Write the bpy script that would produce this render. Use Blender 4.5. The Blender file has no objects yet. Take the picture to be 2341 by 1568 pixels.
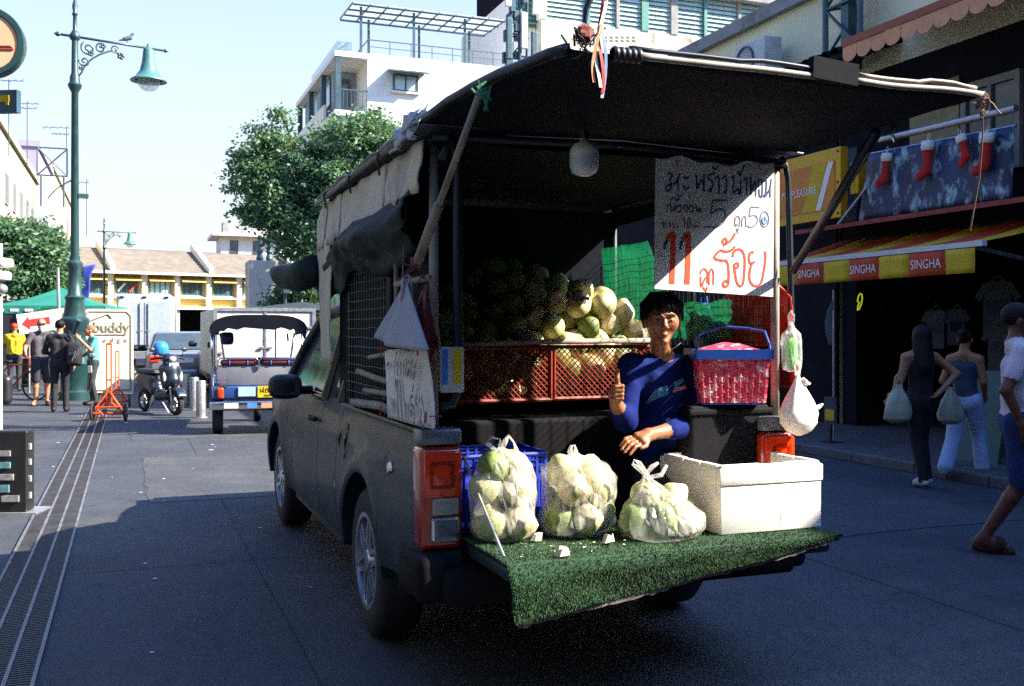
import bpy, bmesh, math, random
import numpy as np
from mathutils import Vector, Matrix, noise as mnoise
R = math.radians
rnd = random.Random(7)
scn = bpy.context.scene
COL = scn.collection

# ------------------------------------------------------------------ camera, sky, sun, exposure
cam_d = bpy.data.cameras.new('camera')
cam_d.sensor_width = 36; cam_d.lens = 35; cam_d.clip_start = 0.05; cam_d.clip_end = 3000
cam_d.shift_y = -29/2340
cam = bpy.data.objects.new('camera', cam_d); COL.objects.link(cam)
cam.location = (0, 0, 1.55); cam.rotation_euler = (R(90), 0, 0)
scn.camera = cam
cam_d.dof.use_dof = False

SUN = Vector((1.0, -0.10, 0.78)).normalized()
world = bpy.data.worlds.new('World'); scn.world = world; world.use_nodes = True
wn = world.node_tree.nodes; wl = world.node_tree.links
sky = wn.new('ShaderNodeTexSky'); sky.sky_type = 'NISHITA'; sky.sun_disc = False
sky.sun_elevation = math.asin(SUN.z); sky.sun_rotation = math.atan2(SUN.x, SUN.y)
sky.air_density = 1.0; sky.dust_density = 2.5; sky.ozone_density = 3.0; sky.altitude = 0
bg = wn['Background']; bg.inputs['Strength'].default_value = 0.102
tint = wn.new('ShaderNodeMix'); tint.data_type = 'RGBA'; tint.blend_type = 'MULTIPLY'; tint.inputs[0].default_value = 1; tint.inputs[7].default_value = (0.56, 0.88, 1.45, 1)
wl.new(sky.outputs['Color'], tint.inputs[6])
# humid haze: the sky pales towards the horizon
gm = wn.new('ShaderNodeTexCoord'); sp_ = wn.new('ShaderNodeSeparateXYZ'); wl.new(gm.outputs['Generated'], sp_.inputs[0])
hz = wn.new('ShaderNodeMapRange'); hz.interpolation_type = 'SMOOTHSTEP'; hz.inputs[1].default_value = 0.0; hz.inputs[2].default_value = 0.70; hz.inputs[3].default_value = 0.97; hz.inputs[4].default_value = 0.0
wl.new(sp_.outputs['Z'], hz.inputs[0])
hm_ = wn.new('ShaderNodeMix'); hm_.data_type = 'RGBA'; hm_.inputs[7].default_value = (2.66, 2.84, 2.80, 1)
wl.new(hz.outputs[0], hm_.inputs[0]); wl.new(tint.outputs[2], hm_.inputs[6]); wl.new(hm_.outputs[2], bg.inputs['Color'])
sl = bpy.data.lights.new('sun', 'SUN'); sl.energy = 5.0; sl.angle = R(0.5); sl.color = (1.0, 0.90, 0.76)
so = bpy.data.objects.new('sun', sl); COL.objects.link(so); so.location = (20, -20, 30)
so.rotation_euler = SUN.to_track_quat('Z', 'Y').to_euler()
scn.view_settings.view_transform = 'Standard'; scn.view_settings.look = 'None'
scn.view_settings.gamma = 1; scn.view_settings.exposure = 1.9; scn.view_settings.use_curve_mapping = False
scn.render.engine = 'CYCLES'
cy = scn.cycles
cy.max_bounces = 8; cy.diffuse_bounces = 4; cy.glossy_bounces = 3; cy.transmission_bounces = 6; cy.transparent_max_bounces = 24
cy.caustics_reflective = False; cy.caustics_refractive = False; cy.use_denoising = False
cy.sample_clamp_indirect = 1.5

# ------------------------------------------------------------------ coordinate helpers
F = 35/36*2340
CH = 1.55; HZ = 755.0
TH = R(21)                                   # the street and the pickup run 21 degrees to the left
RX, RY = math.cos(TH), math.sin(TH)          # street right; street forward = (-RY, RX)
def W(X, Y, z=0): return Vector((RX*X - RY*Y, RY*X + RX*Y, z))
def S(x, y): return (RX*x + RY*y, -RY*x + RX*y)
def PX(u, v, d): return Vector(((u-1170)/F*d, d, CH - (v-HZ)/F*d))
def ST(u, v, X=None, Y=None, z=None, d=None):
    k = (u-1170)/F; a = RX*k + RY; b = RX - RY*k
    if X is not None: d = X/a
    elif Y is not None: d = Y/b
    elif z is not None: d = (CH-z)*F/(v-HZ)
    return Vector((a*d, b*d, CH - (v-HZ)/F*d))
TO = Vector((0.479, 4.43, 0)); TOX, TOY = S(TO.x, TO.y)
def TR(u, v, x=None, y=None, z=None, d=None):
    p = ST(u, v, X=None if x is None else x+TOX, Y=None if y is None else y+TOY, z=z, d=d)
    return Vector((p.x-TOX, p.y-TOY, p.z))

# ------------------------------------------------------------------ object helpers
def tag(o, label=None, cat=None, group=None, kind=None):
    if label: o['label'] = label
    if cat: o['category'] = cat
    if group: o['group'] = group
    if kind: o['kind'] = kind
    return o
def T(name, label, cat, loc=(0, 0, 0), rz=0.0, group=None):
    o = bpy.data.objects.new(name, None); COL.objects.link(o)
    o.empty_display_size = 0.1
    o.location = loc; o.rotation_euler = (0, 0, rz)
    return tag(o, label, cat, group)
def copy_tree(o, parent=None, loc=None, rz=None, scale=None, label=None):
    c = o.copy(); COL.objects.link(c)
    if parent is not None:
        c.parent = parent
    else:
        if loc is not None: c.location = loc
        if rz is not None: c.rotation_euler = (0, 0, rz)
        if scale is not None: c.scale = (scale,)*3 if not hasattr(scale, '__len__') else scale
        if label: c['label'] = label
    for ch in list(o.children): copy_tree(ch, c)
    return c

class G:
    """collects faces; build() links them as ONE mesh object"""
    def __init__(s): s.v = []; s.f = []; s.m = []; s.uvs = None
    def add(s, vs, fs, m=0):
        n = len(s.v); s.v.extend([tuple(p) for p in vs])
        s.f.extend([tuple(i+n for i in f) for f in fs]); s.m.extend([m]*len(fs)); return s
    def box(s, c, d, m=0, rot=None, taper=1.0):
        hx, hy, hz = d[0]/2, d[1]/2, d[2]/2; c = Vector(c)
        P = []
        for z, t in ((-hz, 1), (hz, taper)):
            for x, y in ((-hx, -hy), (hx, -hy), (hx, hy), (-hx, hy)):
                p = Vector((x*t, y*t, z))
                if rot is not None: p = rot @ p
                P.append(p + c)
        return s.add(P, [(0, 3, 2, 1), (4, 5, 6, 7), (0, 1, 5, 4), (1, 2, 6, 5), (2, 3, 7, 6), (3, 0, 4, 7)], m)
    def bb(s, lo, hi, m=0):
        return s.box([(a+b)/2 for a, b in zip(lo, hi)], [abs(b-a) for a, b in zip(lo, hi)], m)
    def rbox(s, c, d, r=0.02, m=0, rot=None, n=3):
        """box with rounded vertical+horizontal edges (superellipsoid-like shell)"""
        hx, hy, hz = d[0]/2-r, d[1]/2-r, d[2]/2-r; c = Vector(c); P = []; rings = []
        prof = [(-math.pi/2 + i*math.pi/2/n) for i in range(n+1)]
        lev = [(-hz, a) for a in prof] + [(hz, a+math.pi/2) for a in prof]
        for z0, a in lev:
            rr = r*math.cos(a); zz = z0 + r*math.sin(a); ring = []
            for (sx, sy, a0) in ((1, 1, 0), (-1, 1, 90), (-1, -1, 180), (1, -1, 270)):
                for i in range(n+1):
                    t = R(a0 + 90*i/n)
                    p = Vector((sx*hx + rr*math.cos(t), sy*hy + rr*math.sin(t), zz))
                    if rot is not None: p = rot @ p
                    ring.append(len(P)); P.append(p + c)
            rings.append(ring)
        fs = []; k = len(rings[0])
        for a, b in zip(rings, rings[1:]):
            for i in range(k): fs.append((a[i], a[(i+1) % k], b[(i+1) % k], b[i]))
        fs.append(tuple(reversed(rings[0]))); fs.append(tuple(rings[-1]))
        return s.add(P, fs, m)
    def tube(s, pts, r, n=8, m=0, caps=True, close=False):
        pts = [Vector(p) for p in pts]; k = len(pts)
        rs = r if hasattr(r, '__len__') else [r]*k
        P = []; up = None; rings = []
        for i, p in enumerate(pts):
            if close: t = pts[(i+1) % k] - pts[i-1]
            else: t = (pts[min(i+1, k-1)] - pts[max(i-1, 0)])
            if t.length < 1e-9: t = Vector((0, 0, 1))
            t.normalize()
            if up is None:
                up = Vector((0, 0, 1)) if abs(t.z) < 0.9 else Vector((1, 0, 0))
            a = t.cross(up)
            if a.length < 1e-6: a = t.cross(Vector((1, 0.3, 0)))
            a.normalize(); b = a.cross(t); b.normalize(); up = b
            ring = []
            for j in range(n):
                q = 2*math.pi*j/n
                ring.append(len(P)); P.append(p + (a*math.cos(q) + b*math.sin(q))*rs[i])
            rings.append(ring)
        fs = []
        seq = list(zip(rings, rings[1:])) + ([(rings[-1], rings[0])] if close else [])
        for A, B in seq:
            for j in range(n): fs.append((A[j], A[(j+1) % n], B[(j+1) % n], B[j]))
        if caps and not close: fs.append(tuple(reversed(rings[0]))); fs.append(tuple(rings[-1]))
        return s.add(P, fs, m)
    def cyl(s, p0, p1, r0, r1=None, n=12, m=0):
        return s.tube([p0, p1], [r0, r0 if r1 is None else r1], n, m)
    def lathe(s, prof, c=(0, 0, 0), n=20, m=0, axis='z', a0=0, a1=360):
        """prof = [(r, z)...]"""
        full = abs(a1-a0) >= 359.9
        P = []; rings = []; c = Vector(c); k = n if full else n+1
        for r, z in prof:
            ring = []
            for j in range(k):
                t = R(a0 + (a1-a0)*j/n); x, y = r*math.cos(t), r*math.sin(t)
                p = {'z': (x, y, z), 'y': (x, z, y), 'x': (z, x, y)}[axis]
                ring.append(len(P)); P.append(Vector(p) + c)
            rings.append(ring)
        fs = []
        for A, B in zip(rings, rings[1:]):
            for j in range(k if full else k-1): fs.append((A[j], A[(j+1) % k], B[(j+1) % k], B[j]))
        return s.add(P, fs, m)
    def ball(s, c, r, n=14, k=9, m=0, fn=None):
        rx, ry, rz = r if hasattr(r, '__len__') else (r, r, r); c = Vector(c); P = []
        for i in range(k+1):
            a = -math.pi/2 + math.pi*i/k
            for j in range(n):
                t = 2*math.pi*j/n
                q = Vector((math.cos(a)*math.cos(t), math.cos(a)*math.sin(t), math.sin(a)))
                w = fn(q) if fn else 1.0
                P.append(c + Vector((q.x*rx, q.y*ry, q.z*rz))*w)
        fs = [(i*n+j, i*n+(j+1) % n, (i+1)*n+(j+1) % n, (i+1)*n+j) for i in range(k) for j in range(n)]
        return s.add(P, fs, m)
    def grid(s, fn, nu, nv, m=0, flip=False):
        P = [fn(i/nu, j/nv) for j in range(nv+1) for i in range(nu+1)]
        fs = []
        for j in range(nv):
            for i in range(nu):
                a = j*(nu+1)+i; q = (a, a+1, a+nu+2, a+nu+1)
                fs.append(tuple(reversed(q)) if flip else q)
        return s.add(P, fs, m)
    def prism(s, poly, h0, h1, axis='z', m=0):
        """poly of 2D points extruded along axis between h0 and h1"""
        def mk(a, b, h): return {'z': (a, b, h), 'y': (a, h, b), 'x': (h, a, b)}[axis]
        n = len(poly)
        P = [mk(a, b, h0) for a, b in poly] + [mk(a, b, h1) for a, b in poly]
        fs = [tuple(reversed(range(n))), tuple(range(n, 2*n))] + [(i, (i+1) % n, n+(i+1) % n, n+i) for i in range(n)]
        return s.add(P, fs, m)
    def build(s, name, mats, parent=None, smooth=False, label=None, recalc=True, thick=0, kind=None, auto=None):
        me = bpy.data.meshes.new(name)
        me.from_pydata(s.v, [], s.f)
        mats = mats if isinstance(mats, (list, tuple)) else [mats]
        for x in mats: me.materials.append(x)
        if len(mats) > 1: me.polygons.foreach_set('material_index', s.m)
        if recalc:
            b = bmesh.new(); b.from_mesh(me); bmesh.ops.recalc_face_normals(b, faces=b.faces); b.to_mesh(me); b.free()
        if smooth: me.polygons.foreach_set('use_smooth', [True]*len(me.polygons))
        if auto is not None:
            me.polygons.foreach_set('use_smooth', [True]*len(me.polygons)); me.set_sharp_from_angle(angle=R(auto))
        me.update()
        o = bpy.data.objects.new(name, me); COL.objects.link(o)
        if parent is not None: o.parent = parent
        if label: o['label'] = label
        if kind: o['kind'] = kind
        if thick:
            md = o.modifiers.new('thickness', 'SOLIDIFY'); md.thickness = thick; md.offset = 0
        return o
def inst(src, parent, loc, rz=0.0, scale=1.0, name=None):
    o = bpy.data.objects.new(name or src.name.split('.')[0], src.data); COL.objects.link(o)
    o.parent = parent; o.location = loc; o.rotation_euler = (0, 0, rz) if not hasattr(rz, '__len__') else rz
    o.scale = (scale,)*3 if not hasattr(scale, '__len__') else scale
    return o
def nz(x, y=0.0, z=0.0): return mnoise.noise(Vector((x, y, z)))

# ------------------------------------------------------------------ materials
def lin(h):
    if not isinstance(h, str): return tuple(h)[:3]
    h = h.lstrip('#'); out = []
    for i in (0, 2, 4):
        c = int(h[i:i+2], 16)/255
        out.append(c/12.92 if c <= 0.04045 else ((c+0.055)/1.055)**2.4)
    return tuple(out)
def M(name, col, rough=0.6, metal=0.0, var=0.18, scale=6.0, bump=0.0, bscale=60.0, stain=None, st=0.5, sscale=2.0,
      coat=0.0, spec=0.5, alpha=1.0, trans=0.0, stretch=None, emit=0.0):
    m = bpy.data.materials.new(name); m.use_nodes = True
    nt = m.node_tree; N = nt.nodes; L = nt.links; b = N['Principled BSDF']
    col = lin(col)
    tc = N.new('ShaderNodeTexCoord'); src = tc.outputs['Object']
    if stretch:
        mp = N.new('ShaderNodeMapping'); mp.inputs['Scale'].default_value = stretch; L.new(src, mp.inputs['Vector']); src = mp.outputs['Vector']
    n1 = N.new('ShaderNodeTexNoise'); n1.inputs['Scale'].default_value = scale; n1.inputs['Detail'].default_value = 6; L.new(src, n1.inputs['Vector'])
    mx = N.new('ShaderNodeMix'); mx.data_type = 'RGBA'
    mx.inputs[6].default_value = (*[c*(1-var) for c in col], 1); mx.inputs[7].default_value = (*[min(1, c*(1+var)) for c in col], 1)
    mr = N.new('ShaderNodeMapRange'); mr.inputs[1].default_value = 0.3; mr.inputs[2].default_value = 0.7
    L.new(n1.outputs['Fac'], mr.inputs[0]); L.new(mr.outputs[0], mx.inputs[0])
    out = mx.outputs[2]
    if stain:
        n2 = N.new('ShaderNodeTexNoise'); n2.inputs['Scale'].default_value = sscale; n2.inputs['Detail'].default_value = 8; n2.inputs['Roughness'].default_value = 0.65
        L.new(src, n2.inputs['Vector'])
        r2 = N.new('ShaderNodeMapRange'); r2.inputs[1].default_value = 0.52; r2.inputs[2].default_value = 0.68; r2.inputs[4].default_value = st
        L.new(n2.outputs['Fac'], r2.inputs[0])
        m2 = N.new('ShaderNodeMix'); m2.data_type = 'RGBA'; m2.inputs[7].default_value = (*lin(stain), 1)
        L.new(r2.outputs[0], m2.inputs[0]); L.new(out, m2.inputs[6]); out = m2.outputs[2]
    L.new(out, b.inputs['Base Color'])
    rr = N.new('ShaderNodeMapRange'); rr.inputs[3].default_value = max(0.02, rough-0.1); rr.inputs[4].default_value = min(1, rough+0.1)
    L.new(n1.outputs['Fac'], rr.inputs[0]); L.new(rr.outputs[0], b.inputs['Roughness'])
    b.inputs['Metallic'].default_value = metal; b.inputs['Specular IOR Level'].default_value = spec
    if coat: b.inputs['Coat Weight'].default_value = coat; b.inputs['Coat Roughness'].default_value = 0.08
    if trans: b.inputs['Transmission Weight'].default_value = trans
    if alpha < 1: b.inputs['Alpha'].default_value = alpha
    if emit: b.inputs['Emission Color'].default_value = (*col, 1); b.inputs['Emission Strength'].default_value = emit
    if bump:
        nb = N.new('ShaderNodeTexNoise'); nb.inputs['Scale'].default_value = bscale; nb.inputs['Detail'].default_value = 4; L.new(src, nb.inputs['Vector'])
        bp = N.new('ShaderNodeBump'); bp.inputs['Strength'].default_value = bump; bp.inputs['Distance'].default_value = 0.02
        L.new(nb.outputs['Fac'], bp.inputs['Height']); L.new(bp.outputs['Normal'], b.inputs['Normal'])
    return m
def film(name, col, opac=0.35, rough=0.25, tl=0.3, crinkle=0.0):
    """thin plastic film: see-through mixed with a glossy, slightly milky sheet"""
    m = bpy.data.materials.new(name); m.use_nodes = True
    nt = m.node_tree; N = nt.nodes; L = nt.links; out = N['Material Output']; b = N['Principled BSDF']
    b.inputs['Base Color'].default_value = (*lin(col), 1); b.inputs['Roughness'].default_value = rough; b.inputs['Specular IOR Level'].default_value = 0.8
    tr = N.new('ShaderNodeBsdfTransparent'); tl_ = N.new('ShaderNodeBsdfTranslucent'); tl_.inputs['Color'].default_value = (*lin(col), 1)
    m1 = N.new('ShaderNodeMixShader'); m1.inputs[0].default_value = tl; L.new(b.outputs[0], m1.inputs[1]); L.new(tl_.outputs[0], m1.inputs[2])
    tc = N.new('ShaderNodeTexCoord'); n1 = N.new('ShaderNodeTexNoise'); n1.inputs['Scale'].default_value = 9; n1.inputs['Detail'].default_value = 5; n1.inputs['Distortion'].default_value = 1.5
    mp = N.new('ShaderNodeMapping'); mp.inputs['Scale'].default_value = (1.6, 1.6, 0.7)
    L.new(tc.outputs['Object'], mp.inputs[0]); L.new(mp.outputs[0], n1.inputs['Vector'])
    r = N.new('ShaderNodeMapRange'); r.inputs[1].default_value = 0.35; r.inputs[2].default_value = 0.75
    r.inputs[3].default_value = opac*0.5; r.inputs[4].default_value = min(1, opac*2.0); L.new(n1.outputs['Fac'], r.inputs[0])
    m2 = N.new('ShaderNodeMixShader'); L.new(r.outputs[0], m2.inputs[0]); L.new(tr.outputs[0], m2.inputs[1]); L.new(m1.outputs[0], m2.inputs[2])
    bp = N.new('ShaderNodeBump'); bp.inputs['Strength'].default_value = crinkle; bp.inputs['Distance'].default_value = 0.03
    n2 = N.new('ShaderNodeTexVoronoi'); n2.feature = 'DISTANCE_TO_EDGE'; n2.inputs['Scale'].default_value = 17; L.new(mp.outputs[0], n2.inputs['Vector'])
    L.new(n2.outputs['Distance'], bp.inputs['Height']); L.new(bp.outputs['Normal'], b.inputs['Normal'])
    L.new(m2.outputs[0], out.inputs['Surface'])
    return m
def leafmat(name, c1, c2, scale=0.6):
    m = M(name, c1, rough=0.55, var=0.35, scale=scale)
    nt = m.node_tree; N = nt.nodes; L = nt.links; b = N['Principled BSDF']; out = N['Material Output']
    tl = N.new('ShaderNodeBsdfTranslucent'); tl.inputs['Color'].default_value = (*lin(c2), 1)
    mx = N.new('ShaderNodeMixShader'); mx.inputs[0].default_value = 0.35
    L.new(b.outputs[0], mx.inputs[1]); L.new(tl.outputs[0], mx.inputs[2]); L.new(mx.outputs[0], out.inputs['Surface'])
    return m
def stripes(name, c1, c2, axis, period, duty=0.5, rough=0.7, offset=0.0):
    m = M(name, c1, rough=rough); nt = m.node_tree; N = nt.nodes; L = nt.links; b = N['Principled BSDF']
    old = b.inputs['Base Color'].links[0].from_socket
    tc = N.new('ShaderNodeTexCoord'); sx = N.new('ShaderNodeSeparateXYZ'); L.new(tc.outputs['Object'], sx.inputs[0])
    a = N.new('ShaderNodeMath'); a.operation = 'ADD'; a.inputs[1].default_value = offset + 1000*period; L.new(sx.outputs['XYZ'.index(axis)], a.inputs[0])
    d = N.new('ShaderNodeMath'); d.operation = 'DIVIDE'; d.inputs[1].default_value = period; L.new(a.outputs[0], d.inputs[0])
    f = N.new('ShaderNodeMath'); f.operation = 'FRACT'; L.new(d.outputs[0], f.inputs[0])
    g = N.new('ShaderNodeMath'); g.operation = 'GREATER_THAN'; g.inputs[1].default_value = duty; L.new(f.outputs[0], g.inputs[0])
    mx = N.new('ShaderNodeMix'); mx.data_type = 'RGBA'; mx.inputs[7].default_value = (*lin(c2), 1)
    L.new(g.outputs[0], mx.inputs[0]); L.new(old, mx.inputs[6]); L.new(mx.outputs[2], b.inputs['Base Color'])
    return m

# strokes of paint or marker: flat ribbons a millimetre proud of a surface; place(x, y) maps print space to 3D
def strokes(lines, width, place, nrm, lift=0.0045):
    g = G(); nrm = Vector(nrm)
    for ln in lines:
        w = width*1.5
        if isinstance(ln, tuple): w, ln = ln; w *= 1.1
        if len(ln) < 2: continue
        pts = []
        for i in range(len(ln)-1):                                   # Catmull-Rom for a hand-drawn curve
            p0 = ln[max(i-1, 0)]; p1 = ln[i]; p2 = ln[i+1]; p3 = ln[min(i+2, len(ln)-1)]
            for k in range(4):
                t = k/4
                pts.append([0.5*((2*p1[a]) + (-p0[a]+p2[a])*t + (2*p0[a]-5*p1[a]+4*p2[a]-p3[a])*t*t + (-p0[a]+3*p1[a]-3*p2[a]+p3[a])*t**3) for a in (0, 1)])
        pts.append(list(ln[-1]))
        Q = [Vector(place(*p)) + nrm*lift for p in pts]
        P = []
        for i, q in enumerate(Q):
            t = (Q[min(i+1, len(Q)-1)] - Q[max(i-1, 0)])
            if t.length < 1e-9: t = Vector((0, 0, 1))
            sd = t.normalized().cross(nrm); ww = w*(0.85+0.25*nz(i*0.7, len(g.v)*0.01))
            P += [q - sd*ww/2, q + sd*ww/2]
        g.add(P, [(2*i, 2*i+1, 2*i+3, 2*i+2) for i in range(len(Q)-1)])
    return g
def text(name, body, size, mat, parent, loc, rot, align='CENTER', extrude=0.002, sx=1.0, shear=0.0):
    c = bpy.data.curves.new(name, 'FONT'); c.body = body; c.size = size; c.align_x = align; c.align_y = 'CENTER'
    c.extrude = extrude; c.shear = shear; c.resolution_u = 4; c.materials.append(mat)
    t = bpy.data.objects.new(name, c); COL.objects.link(t); bpy.context.view_layer.update()
    me = bpy.data.meshes.new_from_object(t.evaluated_get(bpy.context.evaluated_depsgraph_get())); bpy.data.objects.remove(t)
    o = bpy.data.objects.new(name, me); COL.objects.link(o); o.parent = parent; o.location = loc; o.rotation_euler = rot; o.scale = (sx, 1, 1)
    return o

# ------------------------------------------------------------------ bodies: one smooth surface grown round a posed skeleton
class Body:
    def __init__(s, res=0.015): s.P = []; s.res = res
    def rc(s, a, b, ra, rb, g, k=0.03, flat=None):
        s.P.append(('c', np.array(a, float), np.array(b, float), ra, rb, g, k, 1)); return s
    def el(s, c, r, g, k=0.03):
        s.P.append(('e', np.array(c, float), np.array(r, float), 0, 0, g, k, 1)); return s
    def cut(s, c, r, k=0.01):
        s.P.append(('e', np.array(c, float), np.array(r, float), 0, 0, -1, k, -1)); return s
    @staticmethod
    def dist(p, X):
        if p[0] == 'c':
            a, b, ra, rb = p[1], p[2], p[3], p[4]
            ab = b-a; L = max(float(ab@ab), 1e-12)
            t = np.clip(((X-a)@ab)/L, 0, 1)
            return np.linalg.norm(X-(a+t[..., None]*ab), axis=-1) - (ra+(rb-ra)*t)
        q = X-p[1]; k0 = np.linalg.norm(q/p[2], axis=-1); k1 = np.linalg.norm(q/(p[2]**2), axis=-1)
        return np.where(k1 > 1e-9, k0*(k0-1)/np.maximum(k1, 1e-9), -min(p[2]))
    def bounds(s, p):
        if p[0] == 'c':
            lo = np.minimum(p[1]-p[3], p[2]-p[4]); hi = np.maximum(p[1]+p[3], p[2]+p[4]); return lo, hi
        return p[1]-p[2], p[1]+p[2]
    def mesh(s, name, mats, parent=None, bias=None):
        res = s.res
        add = [p for p in s.P if p[7] > 0]
        lo = np.min([s.bounds(p)[0] for p in add], axis=0)-4*res; hi = np.max([s.bounds(p)[1] for p in add], axis=0)+4*res
        n = np.ceil((hi-lo)/res).astype(int)+1
        D = np.full(n, 1.0, np.float32)
        ax = [lo[i]+res*np.arange(n[i]) for i in range(3)]
        for p in s.P:
            a, b = s.bounds(p); pad = 3*res+2*p[6]
            i0 = np.maximum(np.floor((a-pad-lo)/res).astype(int), 0); i1 = np.minimum(np.ceil((b+pad-lo)/res).astype(int)+1, n)
            if np.any(i1 <= i0): continue
            X = np.stack(np.meshgrid(*[ax[i][i0[i]:i1[i]] for i in range(3)], indexing='ij'), -1)
            d = s.dist(p, X); sl = tuple(slice(i0[i], i1[i]) for i in range(3)); o = D[sl]; k = max(p[6], 1e-4)
            if p[7] > 0:
                h = np.maximum(k-np.abs(o-d), 0)/k; D[sl] = np.minimum(o, d)-h*h*k/4
            else:
                d = -d; h = np.maximum(k-np.abs(o-d), 0)/k; D[sl] = np.maximum(o, d)+h*h*k/4
        # surface nets
        ins = D < 0
        c = np.zeros(tuple(n-1), int)
        offs = [(i, j, k) for i in (0, 1) for j in (0, 1) for k in (0, 1)]
        for o in offs: c += ins[o[0]:n[0]-1+o[0], o[1]:n[1]-1+o[1], o[2]:n[2]-1+o[2]]
        cells = np.argwhere((c > 0) & (c < 8))
        idx = -np.ones(tuple(n-1), int); idx[tuple(cells.T)] = np.arange(len(cells))
        acc = np.zeros((len(cells), 3)); cnt = np.zeros(len(cells))
        for a in offs:
            for q in range(3):
                if a[q] == 1: continue
                b = list(a); b[q] = 1
                da = D[tuple((cells+a).T)]; db = D[tuple((cells+b).T)]
                m = (da < 0) != (db < 0)
                t = da/np.where(np.abs(da-db) < 1e-9, 1e-9, da-db)
                pt = np.array(a)[None]+np.zeros((len(cells), 3)); pt[:, q] += t
                acc[m] += pt[m]; cnt[m] += 1
        V = lo+res*(cells+acc/np.maximum(cnt, 1)[:, None])
        faces = []
        for q in range(3):
            r, t = (q+1) % 3, (q+2) % 3
            sl0 = [slice(1, n[i]-1) for i in range(3)]; sl0[q] = slice(0, n[q]-1)
            sl1 = list(sl0); sl1[q] = slice(1, n[q])
            A = ins[tuple(sl0)]; B = ins[tuple(sl1)]
            for flip, mk in ((False, A & ~B), (True, ~A & B)):
                e = np.argwhere(mk)
                if not len(e): continue
                base = np.ones(3, int); base[q] = 0; e = e+base
                er = np.zeros(3, int); er[r] = 1; et = np.zeros(3, int); et[t] = 1
                quad = [idx[tuple(x.T)] for x in (e-er-et, e-et, e, e-er)]
                quad = np.stack(quad, 1)
                if flip: quad = quad[:, ::-1]
                faces.append(quad)
        Fc = np.concatenate(faces); Fc = Fc[(Fc >= 0).all(1)]
        cen = V[Fc].mean(1); best = np.full(len(Fc), 1e9); gi = np.zeros(len(Fc), int)
        for p in add:
            d = s.dist(p, cen) - (bias or {}).get(p[5], 0.0); m = d < best; best[m] = d[m]; gi[m] = p[5]
        me = bpy.data.meshes.new(name); me.from_pydata(V.tolist(), [], Fc.tolist())
        for x in mats: me.materials.append(x)
        me.polygons.foreach_set('material_index', np.clip(gi, 0, len(mats)-1).tolist())
        me.polygons.foreach_set('use_smooth', [True]*len(me.polygons)); me.update()
        o = bpy.data.objects.new(name, me); COL.objects.link(o)
        md = o.modifiers.new('soften', 'SMOOTH'); md.factor = 0.4; md.iterations = 2
        if parent is not None: o.parent = parent
        return o
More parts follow.
